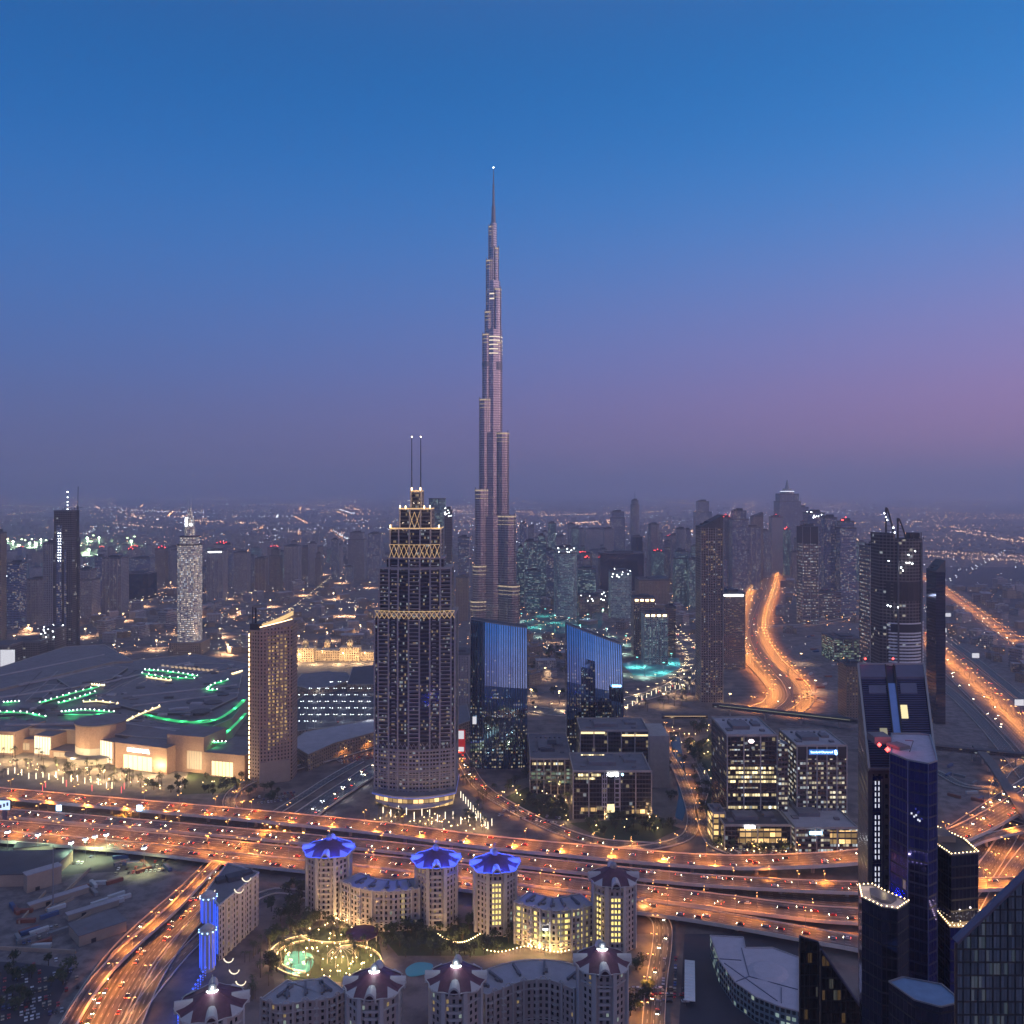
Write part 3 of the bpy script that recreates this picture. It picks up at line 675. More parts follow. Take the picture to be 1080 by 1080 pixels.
# ------------------------------------------------------------------ the twin-mast tower in front
M['greystone'] = plain('grey_stone', (.30, .285, .28), .75, var=.12)
def mast_tower():
    Y = 830+28; k = 830/F; cx = 436.5
    t = thing('skyscraper', 'dark stepped tower with gold lattice belts and two thin masts by the highway', 'skyscraper', (PX(cx, 830), Y, 0))
    z = lambda py: H-(py-HY)*k
    X = lambda px: (px-cx)*k
    def plan(a, b, bulge, n=12):
        f = [(-a+2*a*i/n, -b-bulge*(1-(-1+2*i/n)**2)) for i in range(n+1)]
        return f+[(-x, -y) for x, y in f]
    def fy(x, a, b, bulge): return -b-bulge*(1-(x/a)**2)
    T = [('drum', 394, 480, 13.5, z(792), 19, 9, 'blvd_wall'), ('shaft', 393, 479.5, z(792), z(648), 19, 7, 'blvd_glass'),
         ('shoulder', 397.5, 474, z(648), z(600), 17, 6, 'blvd_glass'), ('upper_shaft', 405, 466, z(600), z(589), 16.5, 5, 'blvd_glass'),
         ('upper_shaft', 409, 463, z(589), z(558), 15, 4.5, 'blvd_glass'), ('crown', 419, 453, z(558), z(537), 12, 4, 'blvd_glass'),
         ('lantern', 430.5, 442, z(537), z(518), 7, 1.5, 'blvd_glass')]
    parts = {}
    for nm, x0, x1, z0, z1, b_, bu, mt in T:
        a = (x1-x0)/2*k
        m = MB(); m.prism(plan(a, b_, bu), z0, z1, 0, 1); o = m.build(nm, [FC[mt], M['roof_d']], t); parts[(nm, x0)] = o
        # parapet rail of each tier
        m = MB(); m.prism(plan(a+.3, b_+.3, bu), z1-1.2, z1+.8); m.build('parapet', M['greystone'], o)
    ribpx = [393.5, 397.5, 409, 419, 430.5, 442, 453, 463.5, 475, 479]
    zt = {393.5: z(648), 397.5: z(600), 409: z(556), 419: z(535), 430.5: z(515), 442: z(515), 453: z(535), 463.5: z(556), 475: z(600), 479: z(648)}
    def front(px, zz):
        x = X(px)
        for nm, x0, x1, z0, z1, b_, bu, mt in T:
            if z0-.01 <= zz < z1: a = (x1-x0)/2*k; return fy(max(-a, min(a, x)), a, b_, bu)
        return -8
    for px in ribpx:
        m = MB()
        for nm, x0, x1, z0, z1, b_, bu, mt in T:
            if x0-1 <= px <= x1+1 and z0 < zt[px]:
                a = (x1-x0)/2*k; x = max(-a, min(a, X(px))); y = fy(x, a, b_, bu)
                for s in (1, -1): m.box(s*x, s*(y-.25), z0, 1.5, 1.3, min(z1, zt[px])-z0)
        m.build('rib', M['greystone'], t)
    # bays of balconies: slabs standing proud of the glass
    for pa, pb, tops in ((397.5, 409, ((58.5, 178), (184, 222))), (430.5, 442, ((58.5, 178), (184, 232))), (463.5, 475, ((58.5, 178), (184, 222))), (411, 419, ((184, 230),)), (453, 461, ((184, 230),)), (412, 417, ((58.5, 178),)), (455, 460, ((58.5, 178),))):
        m = MB(); pm = (pa+pb)/2
        for za, zb in tops:
            zz = za+2
            while zz < zb-1:
                y = front(pm, zz); m.box(X(pm), y-.7, zz, (pb-pa)*k-1.0, 2.4, .35, 0); m.box(X(pm), y-1.9, zz, (pb-pa)*k-1.0, .12, .75, 0); zz += 3.7
        m.build('balcony_bay', M['greystone'], t)
    # drum floors
    m = MB(); zz = 19
    while zz < 50: m.prism(plan(43*k+.5, 19.5, 9.2), zz, zz+.7); zz += 4.2
    m.build('floor_band', M['greystone'], parts[('drum', 394)])
    # gilded lattice belts
    for z0, z1, x0, x1, n, nm in ((z(589), z(575), 409, 463, 5, 'upper'), (z(653), z(645), 394, 479, 8, 'mid'), (z(793), z(784), 394, 479, 9, 'low'), (z(558), z(540), 430.5, 442, 1, 'crown')):
        m = MB(); a = (x1-x0)/2*k
        row = next(r for r in T if r[3] <= z0+.6 < r[4]+.7)
        aa = (row[2]-row[1])/2*k
        P = lambda x, zz: (x, fy(max(-aa, min(aa, x)), aa, row[5], row[6])-1.6, zz)
        c0 = X((x0+x1)/2)
        for i in range(n):
            xa, xb = c0-a+2*a*i/n, c0-a+2*a*(i+1)/n; xm = (xa+xb)/2
            rr = .25
            m.tube(P(xa, z0), P(xm, z1), rr); m.tube(P(xm, z1), P(xb, z0), rr)
            m.tube(P(xa, z1), P(xm, z0), rr); m.tube(P(xm, z0), P(xb, z1), rr)
            if nm in ('mid', 'upper'): m.tube(P(xa, z1), P(xb, z1), .3)
        m.build('lattice_belt', M['gold'] if nm != 'low' else M['greystone'], t)
    # masts, crown lamps and rail lights
    for px in (430.7, 440.5):
        m = MB(); m.cyl(X(px), 0, z(518), .55, z(460)-z(518), 6, 0, .35); o = m.build('mast', M['dark'], t)
        m = MB(); m.ball((X(px), 0, z(459)), .6); m.build('beacon', M['warm'], o)
    for px, py, yy in ((420, 535, -14), (452, 535, -14), (410, 556, -17), (462, 556, -17), (431.5, 516, -7), (441, 516, -7), (426, 535.5, -15), (446, 535.5, -15)):
        m = MB(); m.cyl(X(px), yy, z(py)-1, .5, 2.6, 6); m.build('crown_lamp', M['goldlamp'], t)
    for x0, x1, py, b_, bu in ((419, 453, 537, 12, 4), (409, 463, 558, 15, 4.5), (430.5, 442, 518, 7, 1.5)):
        m = MB(); a = (x1-x0)/2*k; m.prism(plan(a+.55, b_+.55, bu), z(py)-.3, z(py)+.7); m.build('rail_light', M['gold'], t)
    cl = lamp_light('crown_light', 2500, (1, .62, .28), .5)
    for px, py, yy in ((424, 531, -21), (448, 531, -21), (411, 553, -22), (461, 553, -22), (436.5, 513, -14)): put_light(cl, (X(px), yy, z(py)), t)
    m = MB(); m.prism(plan(41*k, 25, 13), 0, 11, 0, 1); m.prism(plan(44*k, 27, 15), 11, 13.5, 2, 1)
    p = m.build('podium', [FC['office_amber'], M['roof'], M['greystone']], t)
    m = MB(); m.prism(plan(44.4*k, 27.4, 15), 11.4, 12.3); m.build('canopy_light', glow('dim_blue_canopy', (.12, .2, 1), .35), p)
    m = MB(); m.prism(plan(41*k, 27, 24), 4.5, 5.3, 0, 0); m.build('canopy', M['roof_l'], p)
mast_tower()

# ------------------------------------------------------------------ two curved blue glass towers
M['bluefin'] = plain('blue_fin', (.02, .035, .06), .4, .5, var=.1)
def curved_tower(label, px0, px1, ytl, ytr, Yb, depth, low, notch):
    X0, X1 = PX(px0, Yb), PX(px1, Yb); zl, zr = ZZ(ytl, Yb+depth*.25), ZZ(ytr, Yb+depth*.25); w = X1-X0
    t = thing('office_tower', label, 'office tower', ((X0+X1)/2, Yb, 0))
    n = 14
    def row(f):      # front edge leans back with height along a curve
        lean = depth*.42*max(0, (f-.30)/.70)**2.0
        return lean
    b = MB(); lowb = b
    def zz(f, u): return f*(zl+(zr-zl)*(u+.5))
    us = [-.5, -.25, 0, .25, .5]
    for i in range(n):
        f0, f1 = i/n, (i+1)/n
        tgt = lowb if f1 <= low+.01 else b
        for j in range(4):
            u0, u1 = us[j], us[j+1]; bul = lambda u: -3.2*(1-4*u*u)
            tgt.face([(u0*w, row(f0)+bul(u0), zz(f0, u0)), (u1*w, row(f0)+bul(u1), zz(f0, u1)), (u1*w, row(f1)+bul(u1), zz(f1, u1)), (u0*w, row(f1)+bul(u0), zz(f1, u0))],
                     [(u0*w, zz(f0, u0)), (u1*w, zz(f0, u1)), (u1*w, zz(f1, u1)), (u0*w, zz(f1, u0))])
        for s in (-.5, .5):
            q = [(s*w, row(f0), zz(f0, s)), (s*w, depth, zz(f0, s)), (s*w, depth, zz(f1, s)), (s*w, row(f1), zz(f1, s))]
            uv = [(p[1], p[2]) for p in q]
            if s < 0: q = q[::-1]; uv = uv[::-1]
            tgt.face(q, uv)
    b.face([(-.5*w, depth, 0), (-.5*w, depth, zl), (.5*w, depth, zr), (.5*w, depth, 0)], [(0, 0), (0, zl), (w, zr), (w, 0)])
    bul = lambda u: -3.2*(1-4*u*u)
    b.face([(u*w, row(1)+bul(u), zz(1, u)) for u in us]+[(.5*w, depth, zr), (-.5*w, depth, zl)], None, 1)
    b.build('glazing', [FC['sail'], M['roof_d']], t)
    for j in range(0, 25):        # mullion ribs that follow the curve
        u = -.5+j/24; m = MB()
        for i in range(n):
            f0, f1 = i/n, (i+1)/n
            m.tube((u*w, row(f0)+bul(u)-.15, zz(f0, u)), (u*w, row(f1)+bul(u)-.15, zz(f1, u)), .36, 0, 4)
        m.build('mullion', M['bluefin'], t)
    m = MB(); m.tube((-.5*w, row(1), zl), (-.25*w, row(1)+bul(.25), zz(1, -.25)), .5); m.tube((-.25*w, row(1)+bul(.25), zz(1, -.25)), (0, row(1)+bul(0), zz(1, 0)), .5)
    m.tube((0, row(1)+bul(0), zz(1, 0)), (.25*w, row(1)+bul(.25), zz(1, .25)), .5); m.tube((.25*w, row(1)+bul(.25), zz(1, .25)), (.5*w, row(1), zr), .5)
    m.build('coping', M['metal'], t)
    return t
tA = curved_tower('curved blue glass tower with pink sky reflections, left of the pair', 496, 556, 654, 663, 943, 34, .62, 0)
tB = curved_tower('deep blue curved glass tower with a steeply slanted roof, right of the pair', 598, 657.5, 659, 681, 985, 34, .5, 0)
b = MB(); b.box(18, -3, 24, 4, .4, 8); b.build('lit_sign', M['screen'], tA).location = (-44, 0, 24)
b = MB(); b.box(24, -1.5, 78, 10, .4, 2.2); b.build('lit_sign', M['bluewhite'], tB)

# ------------------------------------------------------------------ hotel slab with the curved lit crown
def hotel_slab():
    Y = 897.0; k = Y/F; z = lambda py: ZZ(py, Y)
    t = thing('hotel', 'brown hotel slab with a curved golden lit crown beside the shopping mall', 'hotel', (PX(284, Y), Y, 0))
    X = lambda px: (px-284)*k
    b = MB(); b.prism([(X(263), 0), (X(275.5), -6), (X(276), 22), (X(263), 22)], 0, z(664), 0, 1); b.build('dark_end_wall', [FC['hotel'], M['roof_d']], t)
    f = [(X(275.7)+(X(306)-X(275.7))*i/8, -6+i/8*14-2.5*math.sin(math.pi*i/8)) for i in range(9)]
    b = MB(); b.prism(f+[(X(306), 30), (X(275.7), 22)], 0, z(664), 0, 1, z1f=lambda x, y: z(664)+(x-X(275.7))/(X(306)-X(275.7))*4); b.build('main_wall', [FC['hotel'], M['roof_d']], t)
    # the gold-lit grid of windows on the curved front
    b = MB()
    for i in range(2, 7):
        (x0, y0), (x1, y1) = f[i], f[i+1]; q = .22
        xa, ya, xb, yb = x0+(x1-x0)*q, y0+(y1-y0)*q-.12, x1-(x1-x0)*q, y1-(y1-y0)*q-.12
        zb, zt = z(796-i*3), z(672-i*.6); b.face([(xa, ya, zb), (xb, yb, zb), (xb, yb, zt), (xa, ya, zt)], [(i*3.4, zb), (i*3.4+3.4, zb), (i*3.4+3.4, zt), (i*3.4, zt)])
    b.build('window_grid', FC['hotel_gold'], t)
    # crown: two curved screens with lamps between
    b = MB()
    for i in range(8):
        (x0, y0), (x1, y1) = f[i], f[i+1]; h0, h1 = z(664)+i/8*4+3+i*.3, z(664)+(i+1)/8*4+3+(i+1)*.3
        b.face([(x0, y0+.3, z(664)), (x1, y1+.3, z(664)), (x1, y1+.3, h1), (x0, y0+.3, h0)]); b.face([(x1, y1+1.1, z(664)), (x0, y0+1.1, z(664)), (x0, y0+1.1, h0), (x1, y1+1.1, h1)]); b.face([(x0, y0+.3, h0), (x1, y1+.3, h1), (x1, y1+1.1, h1), (x0, y0+1.1, h0)])
    c = b.build('crown_screen', M['stone'], t)
    b = MB()
    for i in range(8):
        (x0, y0), (x1, y1) = f[i], f[i+1]; h0, h1 = z(664)+i/8*4+4.2+i*.9, z(664)+(i+1)/8*4+4.2+(i+1)*.9
        b.tube((x0, y0+.7, h0-i*.6-1), (x1, y1+.7, h1-i*.6-1.6), .3)
    b.build('rim_light', M['goldlamp'], c)
    b = MB()
    for i in range(8):
        (x0, y0), (x1, y1) = f[i], f[i+1]; g0, g1 = z(664)+6+(i/8)**1.2*12, z(664)+6+((i+1)/8)**1.2*12
        b.face([(x0, y0+6, z(664)), (x1, y1+6, z(664)), (x1, y1+6, g1), (x0, y0+6, g0)]); b.face([(x1, y1+7, z(664)), (x0, y0+7, z(664)), (x0, y0+7, g0), (x1, y1+7, g1)]); b.face([(x0, y0+6, g0), (x1, y1+6, g1), (x1, y1+7, g1), (x0, y0+7, g0)])
    b.build('crown_wall', M['stone'], t)
    b = MB()
    for i in range(8):
        (x0, y0), (x1, y1) = f[i], f[i+1]; g0, g1 = z(664)+6+(i/8)**1.2*12, z(664)+6+((i+1)/8)**1.2*12
        b.face([(x0, y0+5.7, g0-5), (x1, y1+5.7, g1-5), (x1, y1+5.7, g1-.6), (x0, y0+5.7, g0-.6)])
    b.build('crown_wall_glow', glow('gold_wall_glow', (1, .66, .24), .8), t)  # gold light on the crown wall, put in as a glowing sheet
    b = MB(); b.box(X(270), 8, z(664), 12, 18, 6); b.box(X(292), 16, z(664)+3, 18, 8, 5, .4); b.build('roof_plant', M['dark'], t)
    b = MB(); b.cyl(X(266), 2, z(664)+6, .6, z(640)-z(664)-6, 6); b.box(X(268.5), 4, z(664), 1.6, 1.6, 22); b.build('mast', M['dark'], t)
    b = MB()
    for zz in range(4, int(z(670)), 5): b.box(X(263)-.2, -.2, zz, .5, .5, 3.2)
    b.build('edge_light', M['goldlamp'], t)
    b = MB(); b.prism([(X(276), -8), (X(292), -1), (X(304), 4), (X(304), 30), (X(276), 30)], 0, 22, 0, 1); b.build('podium', [M['stone'], M['roof']], t)
    gl = lamp_light('crown_glow', 5000, (1, .66, .24), .5)
    for px, yy in ((279, 4), (288, 8), (298, 14)): put_light(gl, (X(px), yy+5, z(664)+5), t)
hotel_slab()
# ------------------------------------------------------------------ towers of the skyline
OCC = []           # (x, y, radius) already built on
def tower(label, x0, x1, yt, yb, mat, depth=None, rot=0, steps=(), plan='rect', top=None, ribs=0, cat='tower', name='tower', podium=0, cap=None, group=None):
    """x0..x1, yt, yb: extent in the photograph's pixels, turned into a real place and size"""
    Y = YB(yb); w = (x1-x0)*Y/F; h = ZZ(yt, Y); d = depth or w*.9
    c, s = abs(math.cos(rot)), abs(math.sin(rot)); k = w/(w*c+d*s); w *= k; d *= k
    rad = max(w, d)*.6; OCC.append((PX((x0+x1)/2, Y), Y+d/2, rad))
    t = thing(name, label, cat, (PX((x0+x1)/2, Y+d*.4), Y+d/2, 0), rot, group)
    P = {'rect': lambda a, b: rect(a, b), 'round': lambda a, b: circ(a/2, 20, 0, 0, b/2), 'cham': lambda a, b: [(x*a, y*b) for x, y in ((-.32, -.5), (.32, -.5), (.5, -.32), (.5, .32), (.32, .5), (-.32, .5), (-.5, .32), (-.5, -.32))],
         'lens': lambda a, b: [(a*(-.5+i/8), -b*.5*(.35+.65*math.sin(math.pi*i/8))) for i in range(9)]+[(a*(.5-i/8), b*.5*(.35+.65*math.sin(math.pi*i/8))) for i in range(9)]}[plan]
    lv = [(0, 1.0)]+list(steps)+[(1.0, 0)]
    m = MB()
    for i in range(len(lv)-1):
        f0, sc = lv[i]; m.prism(P(w*sc, d*sc), h*f0, h*lv[i+1][0], 0, 1)
        m.prism(P(w*sc+.5, d*sc+.5), h*lv[i+1][0]-1.6, h*lv[i+1][0]+1.2, 2, 1)
    o = m.build('shaft', [FC[mat], M['roof_d'], M['conc_dark']], t)
    sc = lv[-2][1]; tw, td = w*sc, d*sc
    if ribs:
        m = MB()
        for i in range(ribs+1):
            x = -tw/2+tw*i/ribs
            m.box(x, -td/2-.3, 0, .9, .8, h); m.box(x, td/2+.3, 0, .9, .8, h)
        m.build('pilaster', M['concrete'], t)
    if top != 'none':
        m = MB(); m.box(tw*.05, 0, h, tw*.45, td*.5, h*.02+3); m.box(-tw*.28, td*.1, h, tw*.2, td*.25, h*.012+2); m.build('roof_plant', M['roof_d'], t)
    if top == 'mast':
        m = MB(); m.cyl(0, 0, h, .9, h*.16, 6, 0, .3); m.build('mast', M['dark'], t)
    if top == 'red':
        m = MB(); m.box(0, 0, h+2, tw*.7, 1.5, 2.2); m.ball((0, 0, h+h*.02+5), 1.6); m.build('red_light', M['red'], t)
    if top == 'white':
        m = MB(); m.box(0, -td/2-.6, h-4, tw*.8, .6, 2.2); m.build('roof_light', M['cool'], t)
    if top == 'gold':
        m = MB()
        for i in range(4): m.box(-tw*.36+tw*.24*i, -td/2-.7, h-5, tw*.14, .6, 3)
        m.build('crown_light', M['goldlamp'], t)
    if top == 'lamps':
        m = MB(); rs = random.Random(int(x0))
        for i in range(18): m.ball((rs.uniform(-tw, tw)*.45, rs.uniform(-td, td)*.45 if i % 2 else -td*.5, h+rs.uniform(-14, 5)), 1.0)
        m.build('crown_light', M['cool'], t)
    if top == 'fin':
        m = MB(); m.prism(rect(tw*.12, td), h, h*1.0, 0, 0, z1f=lambda x, y: h+h*.09*(.6+y/td)); m.build('roof_fin', M['metal'], t)
    if top == 'slant':
        m = MB(); m.prism(P(tw, td), h-.3, h, 0, 0, z1f=lambda x, y: h+h*.07*(.5+x/tw)); m.build('slanted_top', M['conc_dark'], t)
    if cap:
        m = MB(); m.prism(P(tw*1.02, td*1.02), h*(1-cap), h*1.004, 0, 0); m.build('dark_cap', M['dark'], t)
    if podium:
        m = MB(); m.prism(rect(w*1.5, d*1.4), 0, podium, 0, 1); m.build('podium', [FC['sandy'], M['roof']], t)
    return t
# --- named towers: label, left, right, top row, foot row, facade
# white tower with twin masts
def white_tower():
    t = tower('floodlit white residential tower with twin spires beyond the mall', 188.5, 210.5, 566, 690, 'white_lit', depth=34, plan='cham', steps=((.93, .8),), top='none', name='skyscraper', cat='skyscraper', podium=22)
    Y = YB(690); k = Y/F; h = ZZ(566, Y)
    m = MB(); m.prism(circ(9.5, 14, 0, 0, 8), h, h+18, 0, 1); m.prism(circ(7, 14, 1, 0, 6), h+18, h+32, 0, 1); m.prism(circ(6, 14, 1, 0, 5), h+32, h+54, 0, 1, top=circ(1.0, 14, 1.5, 0, 1.0)); m.build('crown', [FC['white_lit'], M['roof_l']], t)
    for dx in (-3.2, 2.6):
        m = MB(); m.cyl(dx, 0, h+18, .9, ZZ(522, Y)-h-18, 6, 0, .3); m.build('mast', M['white'], t)
    m = MB(); m.box(-5.5, -4, h, 2.2, 2.2, 34); m.box(4, -6, h+20, 3, 2, 3); m.build('crown_light', M['cool'], t)
    m = MB()
    for j in range(5): m.prism(circ(30-j*2, 20, 0, -6, 24-j*2), 2+j*4.4, 3.0+j*4.4)
    m.build('terrace', M['stone'], t)
    for dx in (-14, 14): put_light(L_WARMBIG, (dx, -46, 6), t)
white_tower()
def site_tower():
    t = tower('dark unfinished tower with construction lights and a tall crane beside the mall roof', 59.5, 79.5, 539, 684, 'bare', depth=32, steps=((.80, .93),), top='none', name='tower_under_construction', cat='skyscraper')
    Y = YB(684); h = ZZ(539, Y); k = Y/F
    m = MB(); m.box(-5.5, -17, 0, 9, 3, h*.9); m.box(6, -16.8, 0, 3, 3, h*.72); m.build('glazed_shaft', FC['blue_d'], t)
    m = MB()
    for i in range(11):
        for dx in (-6, -2.2): m.ball((dx, -19.2, h*(.64+.02*i)), .75)
    for i, zz in enumerate((3, 11, 17, 26, 36)): m.ball((1.5, 0, h+zz), 1.3)
    m.build('work_light', M['cool'], t)
    m = MB(); m.cyl(1.5, 0, h, .8, 38, 6, 0, .4)
    for i in range(6): m.box(-14+5.4*i, 12-4*(i % 3), h, .6, .6, 4+2*(i % 2))
    m.build('mast', M['dark'], t)
    m = MB(); X = (81.2-69.5)*k; top = ZZ(513, Y)
    for dx, dy in ((-1, -1), (1, -1), (1, 1), (-1, 1)): m.tube((X+dx, dy, 0), (X+dx, dy, top*.88), .28)
    for i in range(26):
        z0 = i*top*.88/26; m.tube((X-1, -1, z0), (X+1, -1, z0+top*.034), .18); m.tube((X+1, 1, z0), (X+1, -1, z0+top*.034), .18)
    m.tube((X, 0, top*.86), (X+.8, 0, top), .5); m.tube((X-8, 0, top*.86), (X+8, 2, top*.87), .4); m.build('crane', M['dark'], t)
    tower('olive grey slab leaning against the unfinished tower by the mall', 48.5, 60, 573, 676, 'pale', depth=26, ribs=3)
site_tower()
def hotel_towers():
    t = tower('tall blue grey twin hotel tower with a bright white crown beyond the winding highway', 819.5, 842, 521, 601, 'blue_d', depth=70, ribs=6, steps=((.9, .86),), top='none', name='skyscraper', cat='skyscraper')
    Y = YB(601); h = ZZ(521, Y)
    m = MB(); m.prism(circ(26, 12), h, h+9, 0, 0); m.prism(circ(17, 12), h+14, h+20); m.cyl(0, 0, h+20, 9, 34, 8, 0, 1.0); m.build('crown', M['metal'], t)
    m = MB(); m.prism(circ(26.5, 12), h+8.5, h+10.5); m.cyl(0, 0, h+22, 3.5, 30, 6, 0, .5); m.box(-30, -24, h-14, 5, 4, 4); m.build('crown_light', glow('crown_white', (.9, .95, 1), 1.6), t)
    tower('blue grey annex tower behind the crowned twin hotel', 839, 851, 535, 600, 'blue_d', depth=50, top='mast')
hotel_towers()
T = [
 ('amber lit tower cut off by the left edge of the picture', -8, 3.5, 562, 676, 'sandy', {}),
 ('blue grey block right of the amber edge tower', 10, 24, 594, 664, 'blue_d', {}),
 ('small pale block with white light next to the amber edge tower', 3.5, 10, 606, 660, 'teal_d', dict(top='white')),
 ('white framed slab standing before the unfinished tower', 32, 49, 611, 660, 'pale', dict(ribs=4)),
 ('dusky pink block tucked behind the unfinished tower', 81, 101, 601, 655, 'mauve', dict(steps=((.8, .7),))),
 ('slim bluish block behind the mauve paired towers near the lit stadium', 101.5, 111, 587, 640, 'blue_d', {}),
 ('mauve paired tower with a flat roof near the lit stadium', 111, 131, 588.5, 649, 'mauve', dict(ribs=5)),
 ('dark blue office block with a raised right half', 131.5, 160, 605, 632, 'black', dict(depth=60)),
 ('tall dark blue box behind the dark office block', 138, 160, 589, 628, 'blue_d', dict(depth=40)),
 ('mauve grey tower just right of the floodlit white tower', 220, 237, 581, 634, 'mauve', dict(top='white', ribs=4)),
 ('grey tower with a flat roof above the lit old quarter', 248, 262, 583, 627, 'mauve', {}),
 ('thin dark tower second right of the grey flat roofed one', 270, 281, 589, 625, 'brown', dict(ribs=3)),
 ('brown tower with stepped top above the old quarter', 285, 296.5, 580, 622, 'brown', dict(steps=((.85, .7),))),
 ('tall plum coloured tower left of the wide plum block', 301, 316, 576, 623, 'mauve', dict(ribs=4)),
 ('wide plum coloured block with a flat top above the old quarter', 316, 338, 577, 612, 'brown', dict(depth=70)),
 ('slender slate tower right of the wide plum block', 350, 357, 569, 612, 'blue_d', {}),
 ('broad slate tower behind the old quarter', 368, 385, 562, 612, 'mauve', dict(steps=((.86, .8),))),
 ('slate tower just left of the gold latticed tower', 389, 402, 563, 616, 'blue_d', {}),
 ('pale green tower rising behind the gold latticed tower', 452, 470, 526, 650, 'teal_d', dict(plan='round', top='none')),
 ('sparkling half built tower with crane lights beside the pale green tower', 469, 477, 538, 652, 'bare', dict(top='lamps')),
 ('blue block between the gold latticed tower and the tallest tower', 483, 495, 567, 640, 'blue_d', {}),
 ('low brown block with amber lights left of the tallest tower', 481, 494, 609, 655, 'sandy', {}),
 ('slim teal tower just right of the tallest tower', 545, 553, 577, 640, 'teal_d', dict(steps=((.9, .6),))),
 ('teal slab behind the lake towers', 553, 566, 571, 641, 'teal_d', dict(ribs=3)),
 ('darker teal tower with a notched top behind the lake', 566, 576, 565, 636, 'teal_d', dict(steps=((.92, .7),))),
 ('low wide teal block at the lake edge', 554, 570, 602, 648, 'teal_d', {}),
 ('bright white green lit tower with sparkling crown on the lake shore', 584.5, 608, 578, 652, 'teal_t', dict(plan='cham', steps=((.93, .85),), top='lamps', ribs=6)),
 ('dim tower at the right shoulder of the sparkling crown tower', 609, 628, 600, 642, 'teal_d', {}),
 ('three finned pale tower in the hazy distance', 618, 637, 558, 592, 'pale', dict(ribs=4, depth=60)),
 ('broad dark slab in mid skyline with a flat roof', 632, 678, 583.5, 626, 'black', dict(depth=60)),
 ('tall slate tower with a notched top above the broad dark slab', 644, 658.5, 540, 601, 'blue_d', dict(steps=((.9, .9),))),
 ('tall pinkish tower with a rounded top in the far skyline', 665, 674.5, 528, 590, 'mauve', dict(plan='round', steps=((.93, .8),), top='mast')),
 ('short dark tower before the tall pinkish rounded one', 666, 677, 566, 606, 'black', {}),
 ('dark square tower right of the pinkish rounded tower', 684, 698, 562, 606, 'blue_d', dict(ribs=4)),
 ('teal tower with bright roof lamps below the broad dark slab', 643, 665, 603, 652, 'teal_t', dict(top='lamps')),
 ('grey brown tower behind the green lit golden topped tower', 667, 690, 631, 692, 'brown', dict(top='gold')),
 ('green white lit tower with golden lamps along its top by the pool', 678, 703, 647, 701, 'teal_t', dict(top='gold', ribs=6)),
 ('pale brown wing right of the golden topped tower', 702, 712, 640, 694, 'brown', {}),
 ('dark teal tower pair left of the slim brown tower', 711, 727, 582, 640, 'teal_d', dict(steps=((.88, .8),))),
 ('dark teal block pressed against the slim brown tower', 726, 738, 590, 642, 'teal_d', {}),
 ('far blue tower with a stepped left shoulder', 733, 749.5, 529, 590, 'blue_d', dict(steps=((.82, .7),))),
 ('slim dark brown tower with a slanted top in front of the bay', 737, 760.5, 556, 741, 'brown', dict(top='slant', depth=34, ribs=3)),
 ('reddish brown lower block right of the slim brown tower', 758, 783, 626, 706, 'brown', dict(top='white', depth=50)),
 ('reddish tower with a flat red lit roof in the bay', 760, 771, 546, 622, 'mauve', dict(top='red')),
 ('tall slate bay tower with a stepped crown', 771, 788, 539, 624, 'blue_d', dict(steps=((.9, .75),), ribs=4)),
 ('dark bay tower nearest the winding highway', 786, 801, 556, 622, 'blue_d', dict(ribs=3)),
 ('low slate bay block with white roof sign', 752, 766, 590, 634, 'blue_d', {}),
 ('white gridded tower with a dark cap beside the winding highway', 844, 860.5, 556, 659, 'slab_lit', dict(cap=.17, ribs=2, depth=40)),
 ('slate tower behind the white gridded dark capped tower', 850, 868, 541, 640, 'blue_d', dict(top='lamps')),
 ('blue grey tower between the gridded tower and the red lit tower', 868, 882, 546, 646, 'blue_d', dict(plan='cham')),
 ('slate tower with a red light on top left of the broad highway', 884, 901, 550, 648, 'blue_d', dict(top='red', steps=((.93, .8),))),
 ('low slate office with bright windows below the red lit tower', 860, 884, 625, 652, 'slab_lit', {}),
 ('tall lit slab with rows of small windows left of the sail crowned tower', 913, 935.5, 577, 712, 'slab_lit', dict(depth=44, ribs=4)),
 ('narrow dark tower behind the right edge of the sail crowned tower', 983, 993, 602, 764, 'black', dict(depth=26, top='slant')),
 ('green lit low office behind the dusty lot', 874, 904, 674, 698, 'greenish', dict(depth=60, ribs=3)),
 ('small beige tower block with lit stairwell beside the dusty lot', 889, 908, 702, 758, 'sandy', dict(depth=30)),
 ('dark twin block in the far bay left of the crowned hotel', 800, 812, 560, 610, 'blue_d', {}),
 ('tiny mauve tower right of the broad dark slab', 702, 712, 566, 600, 'mauve', dict(top='red')),
 ('slate block half hidden behind the teal lake slab', 574, 585, 580, 634, 'blue_d', {}),
 ('low dark hotel at the lake end with lamps on its roof', 610, 640, 628, 650, 'brown', dict(depth=40, top='lamps')),
 ('brown terrace block with a slanted amber roof edge', 672, 704, 612, 642, 'sandy', dict(depth=80, top='slant')),
 ('pale low block behind the left curved glass tower', 476, 496, 690, 742, 'pale', dict(depth=40)),
 ('grey depot with a white screen wall at the far end of the mall', -6, 17, 681, 704, 'bare', dict(depth=50, top='none')),
 ('long grey depot behind the white screen wall', 17, 50, 677, 699, 'bare', dict(depth=60)),
 ('unfinished low frame with a string of work lights before the unfinished tower', 47, 63, 664, 696, 'bare', dict(top='lamps', depth=40)),
]
for lab, x0, x1, yt, yb, mt, kw in T: tower(lab, x0, x1, yt, yb, mt, **kw)
